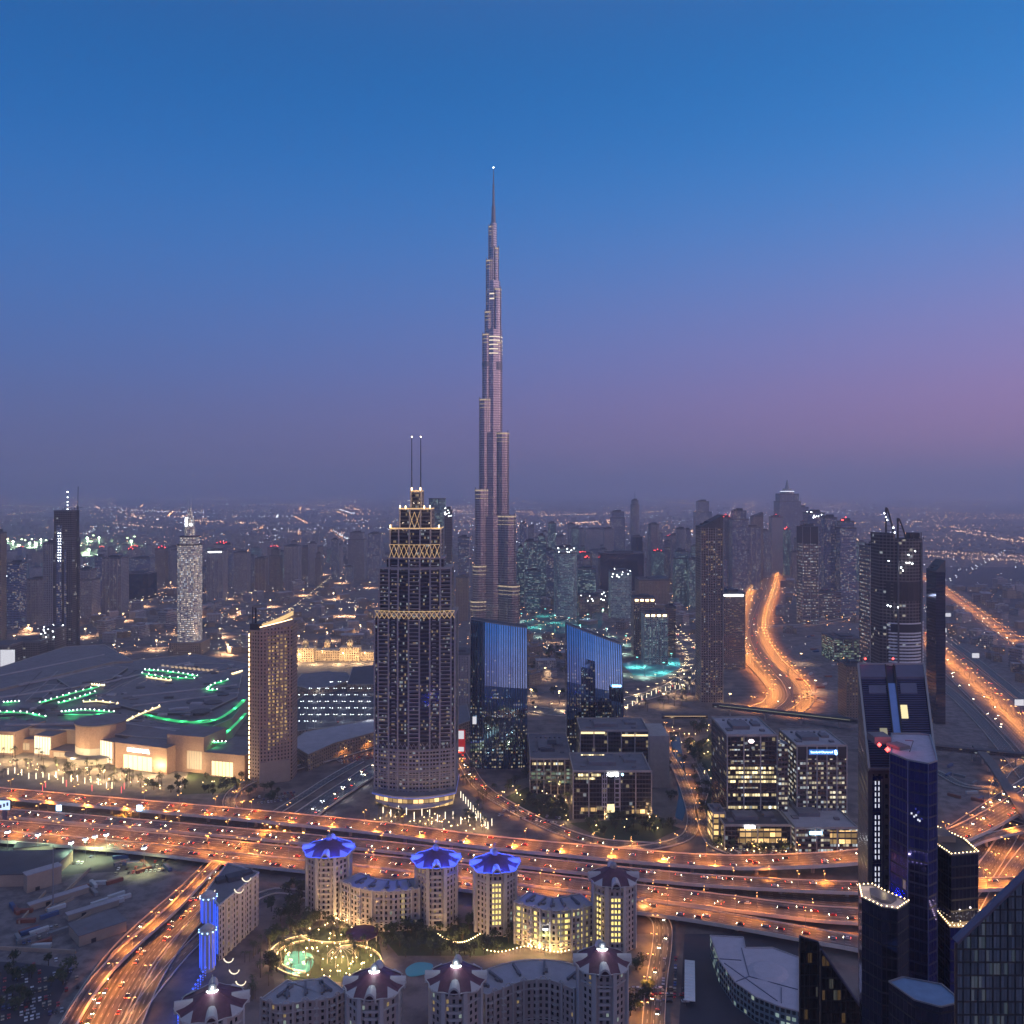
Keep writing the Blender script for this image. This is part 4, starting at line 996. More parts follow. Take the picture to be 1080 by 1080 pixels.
b = MB(); Y = YB(704); b.box(PX(8.5, Y), Y-1.4, 2, 24, 1.0, ZZ(684, Y)-4)
tag(b.build('projection_screen', M['screen']), 'large white lit screen on the wall of the grey depot', 'screen')
# far second row of dim towers: each placed in the distance between the others
rs = random.Random(5)
places = {'behind the old quarter': (205, 440, 568, 606), 'behind the lake': (545, 735, 552, 596), 'near the lake': (560, 740, 575, 604), 'around the bay': (735, 905, 540, 592), 'left of the unfinished tower': (-8, 120, 585, 640), 'by the stadium lights': (100, 215, 575, 600)}
kinds = [('slate', 'blue_d'), ('mauve', 'mauve'), ('brown', 'brown'), ('teal', 'teal_d'), ('pale grey', 'pale')]
shapes = [('plain', {}), ('stepped', dict(steps=((.85, .75),))), ('ribbed', dict(ribs=4)), ('round', dict(plan='round')), ('slant topped', dict(top='slant')), ('chamfered', dict(plan='cham')), ('red beaconed', dict(top='red'))]
for where, (a, b_, t0, t1) in places.items():
    n = int((b_-a)/5.0)
    for i in range(n):
        x = a+(b_-a)*(i+rs.random())/n; w = rs.uniform(6, 12); base = rs.uniform(588, 622); top = rs.uniform(t0, t1)
        if base-top < 14: top = base-14
        (kn, km), (sn, skw) = kinds[(i*3+len(where)) % 5], shapes[rs.randrange(7)]
        Y = YB(base)
        if any(abs(PX(x, Y)-q[0]) < q[2]+10 and abs(Y-q[1]) < q[2]+20 for q in OCC): continue
        hi = 'tall' if base-top > 36 else ('low' if base-top < 22 else 'mid height')
        tower(f'{hi} {kn} {sn} tower in the hazy second row {where}', x, x+w, top, base, km, name='tower', group=f'second row towers {where}', **skw)

# ------------------------------------------------------------------ sail-crowned tower under construction
def sail_tower():
    Yb = 1010.0; k = Yb/F; z = lambda py: ZZ(py, Yb+20)
    t = thing('tower_under_construction', 'curved unfinished tower with two pointed sail frames on its crown', 'skyscraper', (PX(958, Yb), Yb+22, 0))
    X = lambda px: (px-958)*k
    pl = lambda a0, a1, r, ry: [(r*math.cos(R(a0+(a1-a0)*i/10)), ry*math.sin(R(a0+(a1-a0)*i/10))) for i in range(11)]
    m = MB(); m.prism(ccw(pl(180, 360, X(981), 20)+[(X(981), 20), (-X(981), 20)]), 0, z(568), 0, 1); m.build('shaft', [FC['bare'], M['roof_d']], t)
    m = MB()
    for i in range(int(z(655)/3.7)): m.prism(ccw(pl(222, 322, X(981)+1.0, 21.2)+[(8, -4), (-8, -4)]), 3+i*3.7, 4.7+i*3.7, bottom=True)
    m.build('balcony_floors', M['white'], t)
    m = MB(); 
    for i in range(int(z(655)/3.7)): m.prism(ccw(pl(334, 358, X(981)+1.2, 21.4)+[(14, -2), (14, -8)]), 3+i*3.7, 4.7+i*3.7, bottom=True)
    m.build('side_balcony', M['white'], t)
    m = MB(); m.prism(ccw(pl(228, 318, X(981)+1.4, 21.6)+[(6, -4), (-6, -4)]), z(664), z(656)); m.prism(ccw(pl(195, 345, X(981)+.5, 20.6)+[(8, -4), (-8, -4)]), z(632), z(612)); m.build('shade_net', M['dark'], t)
    m = MB(); m.prism([(X(933.5), -6), (X(944), -17), (X(948), -12), (X(944), 20), (X(934), 20)], 0, z(562), 0, 1); m.build('left_wing', [FC['bare'], M['roof_d']], t)
    for px0, pyt, yy in ((940, 535, -10), (951, 546, -14)):
        m = MB(); n = 9; x0 = X(px0); top = z(pyt); base = z(578)
        prev = None
        for i in range(n+1):
            f = i/n; L = (x0-1, yy, base+(top-base)*f); r = (x0+(9.5*(1-f**1.6))+.4, yy, base+(top-base)*f*.98)
            if prev: m.tube(prev[0], L, 1.2); m.tube(prev[1], r, 1.0)
            m.tube(L, r, .4); prev = (L, r)
        m.build('sail_frame', M['dark'], t)
    m = MB()
    for px, py in ((935.5, 541), (937, 545), (938.5, 548), (945, 556), (946.5, 561), (943, 563), (959, 592), (956, 592), (962, 593), (952, 600), (937, 590), (936, 636), (939, 637), (947, 638), (950, 597), (965, 580), (958, 584)):
        m.ball((X(px), -22.6 if py > 566 else -15, z(py)), .8)
    m.build('work_light', M['cool'], t)
    m = MB()
    for i in range(7): m.box(X(962+3*i), -14+i, z(568), .8, .8, 2+3*(i % 3))
    m.box(X(972), 0, z(568), 12, 10, 7); m.build('rooftop_frame', M['dark'], t)
    for px in (948.5, 975): 
        m = MB(); m.box(X(px), -19 if px < 960 else -14, 0, 1.6, 3, z(572)); m.build('rib', M['conc_dark'], t)
    m = MB(); m.ball((X(974), -22, z(706)), .9); m.ball((X(971), -21, z(703)), .7); m.build('red_light', M['red'], t)
sail_tower()

# ------------------------------------------------------------------ office cluster
def sign_text(name, txt, size, mat, parent, loc, rot=(R(90), 0, 0), ext=.08):
    cu = bpy.data.curves.new(name, 'FONT'); cu.body = txt; cu.size = size; cu.extrude = ext; cu.align_x = 'CENTER'; cu.align_y = 'CENTER'; cu.resolution_u = 2
    tmp = bpy.data.objects.new(name, cu); COL.objects.link(tmp)
    me = bpy.data.meshes.new_from_object(tmp.evaluated_get(bpy.context.evaluated_depsgraph_get()))
    bpy.data.objects.remove(tmp); me.materials.clear(); me.materials.append(mat)
    o = bpy.data.objects.new(name, me); COL.objects.link(o); o.parent = parent; o.location = loc; o.rotation_euler = rot
    return o
def office(label, x0, x1, yroof, yback, zroof, mat, z0=0, roof='roof', bands=None, cols=4, sign=None, base=None):
    """front top edge at row yroof, back roof edge at row yback"""
    Y = (H-zroof)*F/(yroof-HY); Y2 = (H-zroof)*F/(yback-HY); k = Y/F; w = (x1-x0)*k; d = Y2-Y
    t = thing('office_building', label, 'office building', (PX((x0+x1)/2, Y), Y, z0)); h = zroof-z0
    OCC.append((PX((x0+x1)/2, Y), Y+d/2, max(w, d)*.6))
    m = MB(); m.prism([(-w/2, 0), (w/2, 0), (w/2, d), (-w/2, d)], 0, h, 0, 1); m.build('wall', [FC[mat], M[roof]], t)
    m = MB()
    for (a, b, c, e) in ((0, .3, w+.8, .7), (0, d-.3, w+.8, .7), (-w/2+.2, d/2, .7, d-1.5), (w/2-.2, d/2, .7, d-1.5)): m.box(a, b, h-.6, c, e, 1.9)
    m.build('parapet', M['concrete'], t)
    for i in range(cols+1):
        m = MB(); m.box(-w/2+w*i/cols, -.35, 0, 1.0, .9, h); m.build('column', M['concrete'], t)
    m = MB(); m.box(-w*.1, d*.5, h, w*.35, d*.35, 3.2); m.box(w*.28, d*.6, h, w*.16, d*.2, 2.2); m.box(w*.3, d*.25, h, 4, 4, 1.6); m.box(-w*.36, d*.3, h, 5, 7, 1.2)
    for i in range(6): m.cyl(-w*.3+w*.12*i, d*.82, h, 1.2, 1.5, 8)
    m.build('roof_plant', M['roof'], t)
    if bands:
        for (ya, yb, xa, xb, bm) in bands:     # rows of the photograph, fractions of the width
            za, zb = ZZ(yb, Y), ZZ(ya, Y); m = MB()
            q = [(-w/2+w*xa, za-z0), (-w/2+w*xb, zb-z0)]
            m.face([(q[0][0], -.12, q[0][1]), (q[1][0], -.12, q[0][1]), (q[1][0], -.12, q[1][1]), (q[0][0], -.12, q[1][1])], [(q[0][0], 0.6), (q[1][0], .6), (q[1][0], q[1][1]-q[0][1]+.6), (q[0][0], q[1][1]-q[0][1]+.6)])
            m.build('window_band', FC[bm] if bm in FC else M[bm], t)
    return t, w, h, d
o1, w, h, d = office('grey roofed office with green lit floors left of the cluster', 559, 603, 801, 774, 34, 'office', bands=[(803, 807, .05, .8, 'office_lit'), (811, 826, .03, .97, 'greenish')], cols=6)
m = MB(); m.box(-2, d*.4, h, 14, 22, 2.6); m.box(3, d*.5, h+2.6, 9, 12, 2); m.build('roof_block', M['roof_d'], o1)
o2, w, h, d = office('wide front office block with a white roof sign and amber entrance', 604.5, 687, 814, 795, 43, 'office', cols=5,
    bands=[(815.5, 819, .02, .35, 'office_lit'), (820, 822.5, .02, .28, 'office_lit'), (848, 857, .43, .53, 'shop'), (851, 856, .1, .3, 'office_amber'), (850, 858, .75, .95, 'office_amber'), (795.5, 797, .1, .4, 'office_lit')])
for xa in (.37, .53):                                # two stacks of square windows in pale frames
    m = MB()
    for i in range(7):
        z0 = 11+i*4.2; x = -w/2+w*(xa+.03)
        m.box(x, -.8, z0, 4.6, .7, .9); m.box(x-2.1, -.8, z0+.9, .8, .7, 3.3); m.box(x+2.1, -.8, z0+.9, .8, .7, 3.3)
    m.build('window_stack', M['roof_l'], o2)
sign_text('lettering', 'ADIB', 5.0, M['cool'], o2, (0, -1.0, h-2.5))
m = MB(); m.prism(circ(1.1, 8), -.2, .2); q = m.build('emblem', M['bluewhite'], o2, (9.2, -1.0, h-2.3)); q.rotation_euler.x = R(90)
o3, w, h, d = office('rear office block with warm lit top edge behind the front block', 612, 684, 771, 758, 57, 'office', cols=5, bands=[(771.8, 774, .01, .36, 'shop'), (774.5, 776.5, .6, .99, 'shop')])
m = MB(); m.box(w/2+11, d*.5, 0, 20, d, h-5); m.build('stair_block', M['concrete'], o3)
o4, w, h, d = office('low pale annex with lit windows beside the left curved tower', 529, 566, 783, 774, 22, 'sandy', cols=8, roof='roof_l')
o5, w, h, d = office('black fronted bank tower with bands of yellow lit floors', 767, 819.5, 776, 757, 85, 'office', z0=0, roof='roof_l', cols=3,
    bands=[(811+i*4.7-2.2, 811+i*4.7+.6, .02, .98, 'office_lit') for i in range(4)]+[(837, 840, .02, .98, 'office_lit'), (850, 853, .02, .98, 'office_lit'), (785, 787, .1, .7, 'office_part'), (790, 792, .05, .75, 'office_part'), (796, 798, .05, .75, 'office_part'), (802, 804, .1, .8, 'office_part'), (830, 832, .1, .8, 'office_part')])
m = MB(); m.prism([(-2.6, 0), (-1.3, -1.5), (1.3, -1.5), (2.6, 0), (1.3, 1.5), (-1.3, 1.5)], -.2, .2); q = m.build('emblem', glow('pink_white_sign', (1, .75, .75), 6), o5, (-1, -1.0, h-4.5)); q.rotation_euler.x = R(90)
m = MB(); m.box(w/2+4.5, 3, 0, 8, 12, h-6); q = m.build('stair_tower', [FC['office_part']], o5)
o6, w, h, d = office('brown bank tower with white lit windows and a blue roof sign', 840.5, 893, 787, 770, 76, 'office_part', roof='roof_l', cols=5, bands=[(787.6, 800, 0, 1, 'dark')])
m = MB(); m.box(1, -1.0, h-7.2, 25, .4, 4.6); s_ = m.build('sign_board', glow('blue_sign_board', (.02, .16, .6), .8), o6)
sign_text('lettering', 'Standard Chartered', 2.4, M['bluewhite'], s_, (-.6, -1.35, h-4.9))
for (cx, cz, r) in ((11.6, h-4.2, 1.0), (12.0, h-5.9, 1.0)):
    mm = MB()
    for i in range(10): mm.tube((cx+r*math.cos(i*.56), -1.4, cz+r*math.sin(i*.56)), (cx+r*math.cos(i*.56+.56), -1.4, cz+r*math.sin(i*.56+.56)), .3)
    mm.build('emblem', M['bluewhite'], s_)
o7, w, h, d = office('dark podium with amber lit glazing below the bank towers', 764, 834, 871, 853, 20, 'office', roof='roof_d', cols=2, bands=[(874, 889, .2, .94, 'office_amber')])
m = MB(); m.box(-w*.12, -.8, h-1.8, 8.5, .5, 1.7); m.build('lit_sign', M['cool'], o7)
o8, w, h, d = office('pale roofed podium with curved lit bands right of the amber podium', 839, 905, 874, 838, 20, 'office_part', roof='roof_l', cols=3, bands=[(876, 890, .55, .98, 'office_amber')])
m = MB(); m.box(-w*.18, -.9, h-4.6, 10, .5, 2.6); m.build('lit_sign', M['bluewhite'], o8)
o9, w, h, d = office('tiny amber windowed block at the corner left of the amber podium', 752, 765, 858, 849, 24, 'office_amber', cols=2)
M['bridgelight'] = glow('dim_bridge_light', (.8, .8, .45), .22)
# footbridge decks behind the offices
def bridge(label, x0, y0, x1, y1, z, w, glowm=None):
    a, c = G(x0, y0, z), G(x1, y1, z); v = c-a; L = v.length; rot = math.atan2(v.y, v.x); mid = (a+c)/2
    t = thing('footbridge', label, 'footbridge', (mid.x, mid.y, 0), rot)
    m = MB(); m.box(0, 0, z-1, L, w, 1.2); m.build('deck', M['conc_dark'], t)
    m = MB(); m.prism([(-L/2, -w/2), (L/2, -w/2), (L/2, w/2), (-L/2, w/2)], z+3.6, z+4.3, 0, 0, bottom=True); m.build('roof', M['roof_d'], t)
    m = MB(); m.box(0, -w/2+.15, z+.2, L, .2, 3.4); m.build('glazing', FC['office'], t)
    if glowm: m = MB(); m.box(0, -w/2-.1, z+2.6, L*.9, .2, .7); m.build('strip_light', M[glowm], t)
    n = max(2, int(L/40))
    for i in range(n):
        m = MB(); m.cyl(-L/2+L*(i+.5)/n, 0, 0, 1.0, z-1, 8); m.build('pier', M['concrete'], t)
bridge('covered footbridge with an amber light strip behind the rear offices', 698, 757, 746, 757, 9, 8, 'shopsoft')
bridge('covered footbridge with a pale light strip behind the bank towers', 752, 745, 905, 762, 10, 8, 'bridgelight')
bridge('dark covered footbridge crossing to the broad highway', 958, 787, 1095, 800, 10, 8, None)
def viaduct():
    pts = [G(x, y, 13) for x, y in ((1030, 786), (1046, 805), (1064, 832), (1100, 884))]
    c = smooth(pts, 5); b = MB()
    t = thing('rail_viaduct', 'dark elevated railway viaduct crossing the interchange diagonally', 'viaduct', (c[0].x, c[0].y, 0))
    for i in range(len(c)-1):
        v = c[i+1]-c[i]; v.z = 0; n = Vector((v.y, -v.x, 0)).normalized()*4.6; a0, a1, b0, b1 = c[i]-n, c[i]+n, c[i+1]-n, c[i+1]+n; dz = Vector((0, 0, -2.4)); o = Vector((c[0].x, c[0].y, 0))
        b.face([a0-o, a1-o, b1-o, b0-o]); b.face([a1-o, a1+dz-o, b1+dz-o, b1-o]); b.face([a0+dz-o, a0-o, b0-o, b0+dz-o]); b.face([a0+dz-o, b0+dz-o, b1+dz-o, a1+dz-o])
        if i % 2 == 0: m = MB(); m.cyl(a0.x/2+a1.x/2-o.x, a0.y/2+a1.y/2-o.y, 0, 1.1, 10.6, 8); m.build('pier', M['concrete'], t)
    b.build('deck', M['conc_dark'], t)
viaduct()
# ------------------------------------------------------------------ shopping mall
def mall():
    zr = 26.0
    o = G(130, 800); t = thing('shopping_mall', 'huge low shopping mall with green light strips on its roofs', 'shopping mall', (o.x, o.y, 0))
    def loc(pts, z): return [(x-o.x, y-o.y) for x, y in pxpoly(pts, z)]
    def block(nm, pts, z0, z1, wall, roof='roof'):
        m = MB(); m.prism(ccw(loc(pts, z1)), z0, z1, 0, 1); p = m.build(nm, [FC[wall] if wall in FC else M[wall], M[roof]], t)
        q = MB(); pl = ccw(loc(pts, z1)); n = len(pl)
        for i in range(n):
            a, c = pl[i], pl[(i+1) % n]; q.tube((a[0], a[1], z1+.4), (c[0], c[1], z1+.4), .7)
        q.build('parapet', M['concrete'], p); return p
    block('main_roof_block', [(-60, 772), (0, 768), (75, 770), (130, 775), (205, 775), (245, 758), (262, 735), (262, 700), (205, 690), (140, 697), (60, 712), (-60, 742)], 0, 24, 'stone', 'roof_m' if 'roof_m' in M else 'roof')
    block('rear_roof_block', [(-60, 742), (60, 712), (120, 698), (140, 697), (110, 680), (70, 682), (0, 704), (-60, 716)], 0, 27, 'stone', 'roof')
    block('middle_roof_block', [(100, 738), (128, 722), (190, 700), (240, 700), (255, 712), (250, 735), (215, 752), (160, 752)], 24, 27, 'roof_d', 'roof')
    block('left_roof_block', [(-60, 745), (10, 735), (50, 722), (92, 724), (45, 742), (30, 752), (-60, 758)], 24, 26.5, 'roof_d', 'roof')
    block('front_roof_block', [(100, 772), (135, 755), (180, 764), (205, 766), (196, 780), (150, 778)], 24, 28, 'roof_d', 'roof')
    block('side_roof_block', [(60, 716), (110, 702), (135, 704), (118, 716), (75, 726)], 24, 28, 'roof_d', 'roof')
    # roof lines and plant
    rs = random.Random(3); k = 0
    for i in range(180):
        px, py = rs.uniform(0, 255), rs.uniform(700, 764)
        if py < 742-px*.25 or (px > 240 and py > 735): continue
        p = G(px, py, 27.2); m = MB(); w, d, h = rs.uniform(3, 16), rs.uniform(3, 9), rs.uniform(1, 2.6)
        m.box(p.x-o.x, p.y-o.y, 26.8, w, d, h, rs.choice((.2, .5, 0))); m.build('roof_unit', M[rs.choice(('roof', 'roof_d', 'roof_l', 'roof'))], t); k += 1
        if k > 84: break
    for (x, y, r) in ((206, 740, 11), (212, 750.5, 12), (225, 741, 11), (235, 732.5, 8), (242, 726, 6), (148, 725, 6), (50, 746, 12)):
        p = G(x, y, 27.5); m = MB(); m.cyl(p.x-o.x, p.y-o.y, 27, r, 1.6, 18); m.build('roof_drum', M['roof_d'], t)
    # green strips
    def strip(pts, w=3.0, dots=0, mat='green', z=28.6):
        c = smooth([G(x, y, z) for x, y in pts], 6); m = MB()
        for i in range(len(c)-1):
            v = (c[i+1]-c[i]); n = Vector((v.y, -v.x, 0)).normalized()*w/2
            a = [c[i]-n-o, c[i]+n-o, c[i+1]+n-o, c[i+1]-n-o]; m.face([(p.x, p.y, z) for p in a]); m.face([(p.x, p.y, z-.5) for p in reversed(a)])
            for p, q in ((a[0], a[3]), (a[2], a[1])): m.face([(p.x, p.y, z-.5), (q.x, q.y, z-.5), (q.x, q.y, z), (p.x, p.y, z)])
        s = m.build('roof_light_strip', M[mat], t)
        if dots:
            d = MB()
            for i in range(dots):
                j = i/(dots-1)*(len(c)-1); a = c[int(j)].lerp(c[min(int(j)+1, len(c)-1)], j-int(j)); d.ball((a.x-o.x, a.y-o.y, z+1.2), .6)
            d.build('lamp', M['cool'] if mat != 'shop' else M['warm'], s)
        return c
    GL = down_light('green_light', 9000, (.05, 1, .25), .5)
    for pts, w, dots in (([(153, 706.5), (170, 707.5), (190, 710), (208, 713)], 5, 12), ([(150, 710), (175, 714), (205, 715.5)], 4, 8), ([(42, 741), (60, 736), (80, 730), (104, 724)], 5, 10), ([(62, 741.5), (82, 736), (100, 730)], 5, 8),
                         ([(65, 751), (90, 749), (120, 751)], 4, 13), ([(68, 753.5), (95, 753.5), (112, 753)], 3, 0), ([(0, 751), (25, 751.5), (48, 756)], 4, 8), ([(4, 741), (20, 740)], 3, 5),
                         ([(152, 753), (175, 758), (210, 762), (232, 757), (250, 745), (257, 738)], 4, 0), ([(166, 757), (195, 761.5), (226, 758)], 4, 0), ([(218, 727), (224, 722), (240, 717)], 4, 6), ([(219, 727.5), (229, 727.5)], 5, 3),
                         ([(236, 775), (250, 762), (259, 752)], 3, 0), ([(200, 770), (212, 769)], 3, 4), ([(222, 783), (238, 783)], 3, 5)):
        c = strip(pts, w*1.15, dots)
        for i in range(2, len(c), 7): put_light(GL, (c[i].x-o.x, c[i].y-o.y, 32), t)
    for pts in (([(88, 740), (105, 739.5), (124, 742)]), ([(155, 714), (180, 717.5)]), ([(97, 722), (110, 723)]), ([(133, 760), (150, 752), (168, 745)]), ([(245, 711), (255, 708)])):
        strip(pts, 4, 6, 'shop')
    for i in range(14):
        x0 = 10+i*17; p, q = G(x0, 742-i*2.6, 27.3), G(x0+34, 708-i*.4, 27.3); m = MB(); m.tube((p.x-o.x, p.y-o.y, 27.3), (q.x-o.x, q.y-o.y, 27.3), .55); m.build('roof_seam', M['roof_l' if i % 3 else 'roof_d'], t)
    for (xa, ya, xb, yb) in ((5, 764, 100, 762), (110, 760, 196, 772), (0, 735, 95, 722), (100, 722, 200, 698), (130, 735, 250, 722), (140, 744, 252, 730), (0, 712, 110, 690), (20, 722, 120, 702), (150, 766, 205, 770)):
        p, q = G(xa, ya, 28.2), G(xb, yb, 28.2); m = MB(); v = q-p; m.box((p.x+q.x)/2-o.x, (p.y+q.y)/2-o.y, 26.5, v.length, 2.4, 2.0, math.atan2(v.y, v.x)); m.build('roof_duct', M['roof_l'], t)
    # row of slanted roof lights at the back
    for i in range(13):
        p = G(172+i*4.7, 702+i*.45, 28); m = MB(); m.box(p.x-o.x, p.y-o.y, 27, 3.4, 14, 1.2, .5); m.build('rooflight', M['shopsoft'], t)
    # front: stone entrance blocks with lit openings
    def front(nm, x0, y0, x1, y1, ytop, depth, open_=None, z=None, wall='hotel_stone'):
        a, c = G(x0, y0), G(x1, y1); h = ZZ(ytop, (a.y+c.y)/2); v = c-a; n = Vector((-v.y, v.x, 0)).normalized()*depth
        m = MB(); m.prism(ccw([(p.x-o.x, p.y-o.y) for p in (a, c, c+n, a+n)]), 0, h, 0, 1); e = m.build(nm, [M['clad'], M['roof']], t)
        n2 = -n.normalized()*.3
        for (f0, f1, g0, g1, mt) in (open_ or []):
            p, q = a.lerp(c, f0)+n2-o, a.lerp(c, f1)+n2-o; L = (q-p).length; m = MB()
            m.face([(p.x, p.y, h*g0), (q.x, q.y, h*g0), (q.x, q.y, h*g1), (p.x, p.y, h*g1)], [(0, h*g0), (L, h*g0), (L, h*g1), (0, h*g1)])
            m.build('lit_opening', M[mt], e)
            for i in range(1, 6):
                r = p.lerp(q, i/6); w_ = MB(); w_.box(r.x, r.y-.1, h*g0, .35, .35, h*(g1-g0)); w_.build('mullion', M['stone'], e)
        return e, a, c, h, n2
    M['clad'] = plain('ribbed_stone_cladding', (.36, .24, .17), .75, var=.3, scale=.6)
    e, a, c, h, n2 = front('entrance_block', 121.5, 810, 176, 817, 786, 60, [(.17, .72, .04, .58, 'shop')])
    mid = a.lerp(c, .46)-o+n2*2; rz = math.atan2(c.y-a.y, c.x-a.x)
    sign_text('lettering', 'DUBAI MALL', 5.2, M['cool'], e, (mid.x, mid.y, h*.78), (R(90), 0, rz))
    front('poster_block', 101, 803, 120.5, 807, 781, 40, [(.04, .9, .06, .98, 'shopw')])
    front('entrance_block', 215, 818, 258, 822, 795, 60, [(.2, .72, .06, .66, 'shop')])
    front('window_block', 36, 796, 54, 798, 776, 60, [(.03, .97, .08, .95, 'shopw')])
    front('arched_block', -20, 795, 16, 797, 771, 50, [(.45, .95, .1, .85, 'shop')])
    front('terrace_block', 52, 799, 100, 803, 793, 30, [(.1, .95, .2, .8, 'shopsoft')])
    front('link_block', 176, 812, 215, 816, 776, 40, [(.55, .95, .1, .6, 'shopsoft')])
    front('upper_block', 118, 792, 186, 795, 770, 30, [(.05, .45, .5, .72, 'shopsoft'), (.5, .96, .5, .74, 'shopw')])
    front('upper_block', 20, 785, 80, 788, 764, 30, [(.2, .95, .35, .6, 'shopw')])
    front('link_block', -60, 790, 36, 794, 778, 40, [(.7, .95, .2, .7, 'shopsoft')])
    for (x, y, r, yt, mt) in ((103, 799.5, 26, 761, 'rot'), (197, 808, 17, 782, 'glz')):
        p = G(x, y); hh = ZZ(yt, p.y); m = MB(); m.prism(circ(r, 24, p.x-o.x, p.y-o.y+8), 0, hh-1.5, 0, 1); r_ = m.build('rotunda', [M['clad'] if mt == 'rot' else FC['office_amber'], M['roof']], t)
        m = MB(); m.prism(circ(r+1.4, 24, p.x-o.x, p.y-o.y+8), hh-1.5, hh, 0, 0, bottom=True); m.build('roof_disc', M['roof'], r_)
        if mt == 'rot':
            m = MB(); m.prism(circ(r+.25, 24, p.x-o.x, p.y-o.y+8), hh*.12, hh*.38, cap=False); m.build('lit_glazing', M['shopsoft'], r_)
            m = MB(); m.prism(circ(r+9, 24, p.x-o.x, p.y-o.y+4), 7, 8.2, 0, 0, bottom=True); m.build('canopy', M['roof'], r_)
            m = MB(); m.prism(circ(r+6, 24, p.x-o.x, p.y-o.y+4), .2, 6.8, cap=False); m.build('shopfront', M['shopsoft'], r_)
    for x, y in ((25, 803), (48, 806), (75, 808), (100, 812), (150, 822), (165, 818), (200, 820), (236, 827), (10, 802), (125, 817), (60, 815), (110, 822)):
        p = G(x, y); put_light(L_WARMSQ, (p.x-o.x, p.y-o.y, 9), t)
M['shopw'] = glow('white_lit_shopfront', (1, .88, .58), 1.25)
L_WARMSQ = lamp_light('square_light', 22000, (1, .68, .34), .6)
mall()
# long roofs between the mall and the dark tower, parking decks with lamp rows
def deck(label, pts, z, roof, wall='sandy', lampn=0, name='parking_deck', cat='parking deck', lamps_=None):
    pl = ccw(pxpoly(pts, z)); cx = sum(p[0] for p in pl)/len(pl); cy_ = sum(p[1] for p in pl)/len(pl)
    t = thing(name, label, cat, (cx, cy_, 0)); lp = [(x-cx, y-cy_) for x, y in pl]
    m = MB(); m.prism(lp, 0, z, 0, 1); m.build('deck', [FC[wall], M[roof]], t)
    m = MB(); n = len(lp)
    for i in range(n):
        a, b = lp[i], lp[(i+1) % n]; m.tube((a[0], a[1], z+.4), (b[0], b[1], z+.4), .5)
    m.build('parapet', M['concrete'], t)
    OCC.append((cx, cy_, max(math.hypot(*p) for p in lp)*.8))
    if lampn:
        rs = random.Random(lampn)
        x0, x1 = min(p[0] for p in pts), max(p[0] for p in pts); y0, y1 = min(p[1] for p in pts), max(p[1] for p in pts); k = 0
        rows = lamps_ or 4
        for j in range(rows):
            for i in range(lampn):
                px, py = x0+4+(x1-x0-8)*(i+.5*(j % 2)+.25)/lampn, y0+(y1-y0)*(j+.5)/rows
                inside = False; jj = len(pts)-1
                for ii in range(len(pts)):
                    if (pts[ii][1] > py) != (pts[jj][1] > py) and px < (pts[jj][0]-pts[ii][0])*(py-pts[ii][1])/(pts[jj][1]-pts[ii][1])+pts[ii][0]: inside = not inside
                    jj = ii
                if not inside: continue
                p = G(px, py, z); lamp('white', (p.x, p.y, z), 0, 'white lamp standing on the roof parking deck left of the dark tower', 'lamps on the roof parking deck', k % 3 == 0); k += 1
                if k % 2:
                    nm, me = rs.choice(CARS_OFF); q = bpy.data.objects.new('parked_car', me); COL.objects.link(q); q.location = (p.x+4, p.y-3, z+.02); q.rotation_euler.z = 1.6
                    tag(q, f'{nm} car parked on the roof parking deck', 'car', 'cars on the roof parking deck')
    return t
deck('roof parking deck dotted with white lamps behind the hotel slab', [(308, 742), (330, 727), (395, 722), (394, 762), (340, 768), (308, 772)], 16, 'roof_d', lampn=9, lamps_=7)
deck('grey oval roofed hall before the golden lit plaza', [(309, 722), (318, 711), (345, 708), (366, 710), (371, 716), (352, 724), (325, 727)], 24, 'roof', name='hall', cat='hall')
deck('dark angular hall beside the oval roofed hall', [(366, 722), (372, 704), (396, 702), (396, 722)], 26, 'roof_d', name='hall', cat='hall')
deck('long sand coloured parking building behind the straight road', [(305, 784), (322, 772), (396, 758), (396, 772), (352, 784), (325, 796)], 18, 'roof_l', name='parking_building', cat='building')
deck('low stone block with canopies at the foot of the hotel slab', [(294, 792), (320, 784), (330, 790), (305, 800)], 10, 'roof_l', wall='pale', name='low_block', cat='building')
deck('grey flat roof with red billboards between the dark tower and the curved glass tower', [(478, 748), (492, 742), (496, 760), (480, 766)], 24, 'roof', name='low_block', cat='building')
Yq = YB(800); b = MB(); b.box(0, 0, 6, 11, .5, 26); qb = tag(b.build('billboard', plain('red_poster', (.5, .03, .03), .6, emit=(1, .05, .04), es=.25), None, (PX(485.5, Yq), Yq, 0)), 'red and white lit billboard between the dark tower and the curved glass tower', 'billboard')
b = MB(); b.box(0, -.4, 22, 8, .3, 9); b.box(0, -.4, 8, 8, .3, 5); b.build('white_panel', M['screen'], qb)
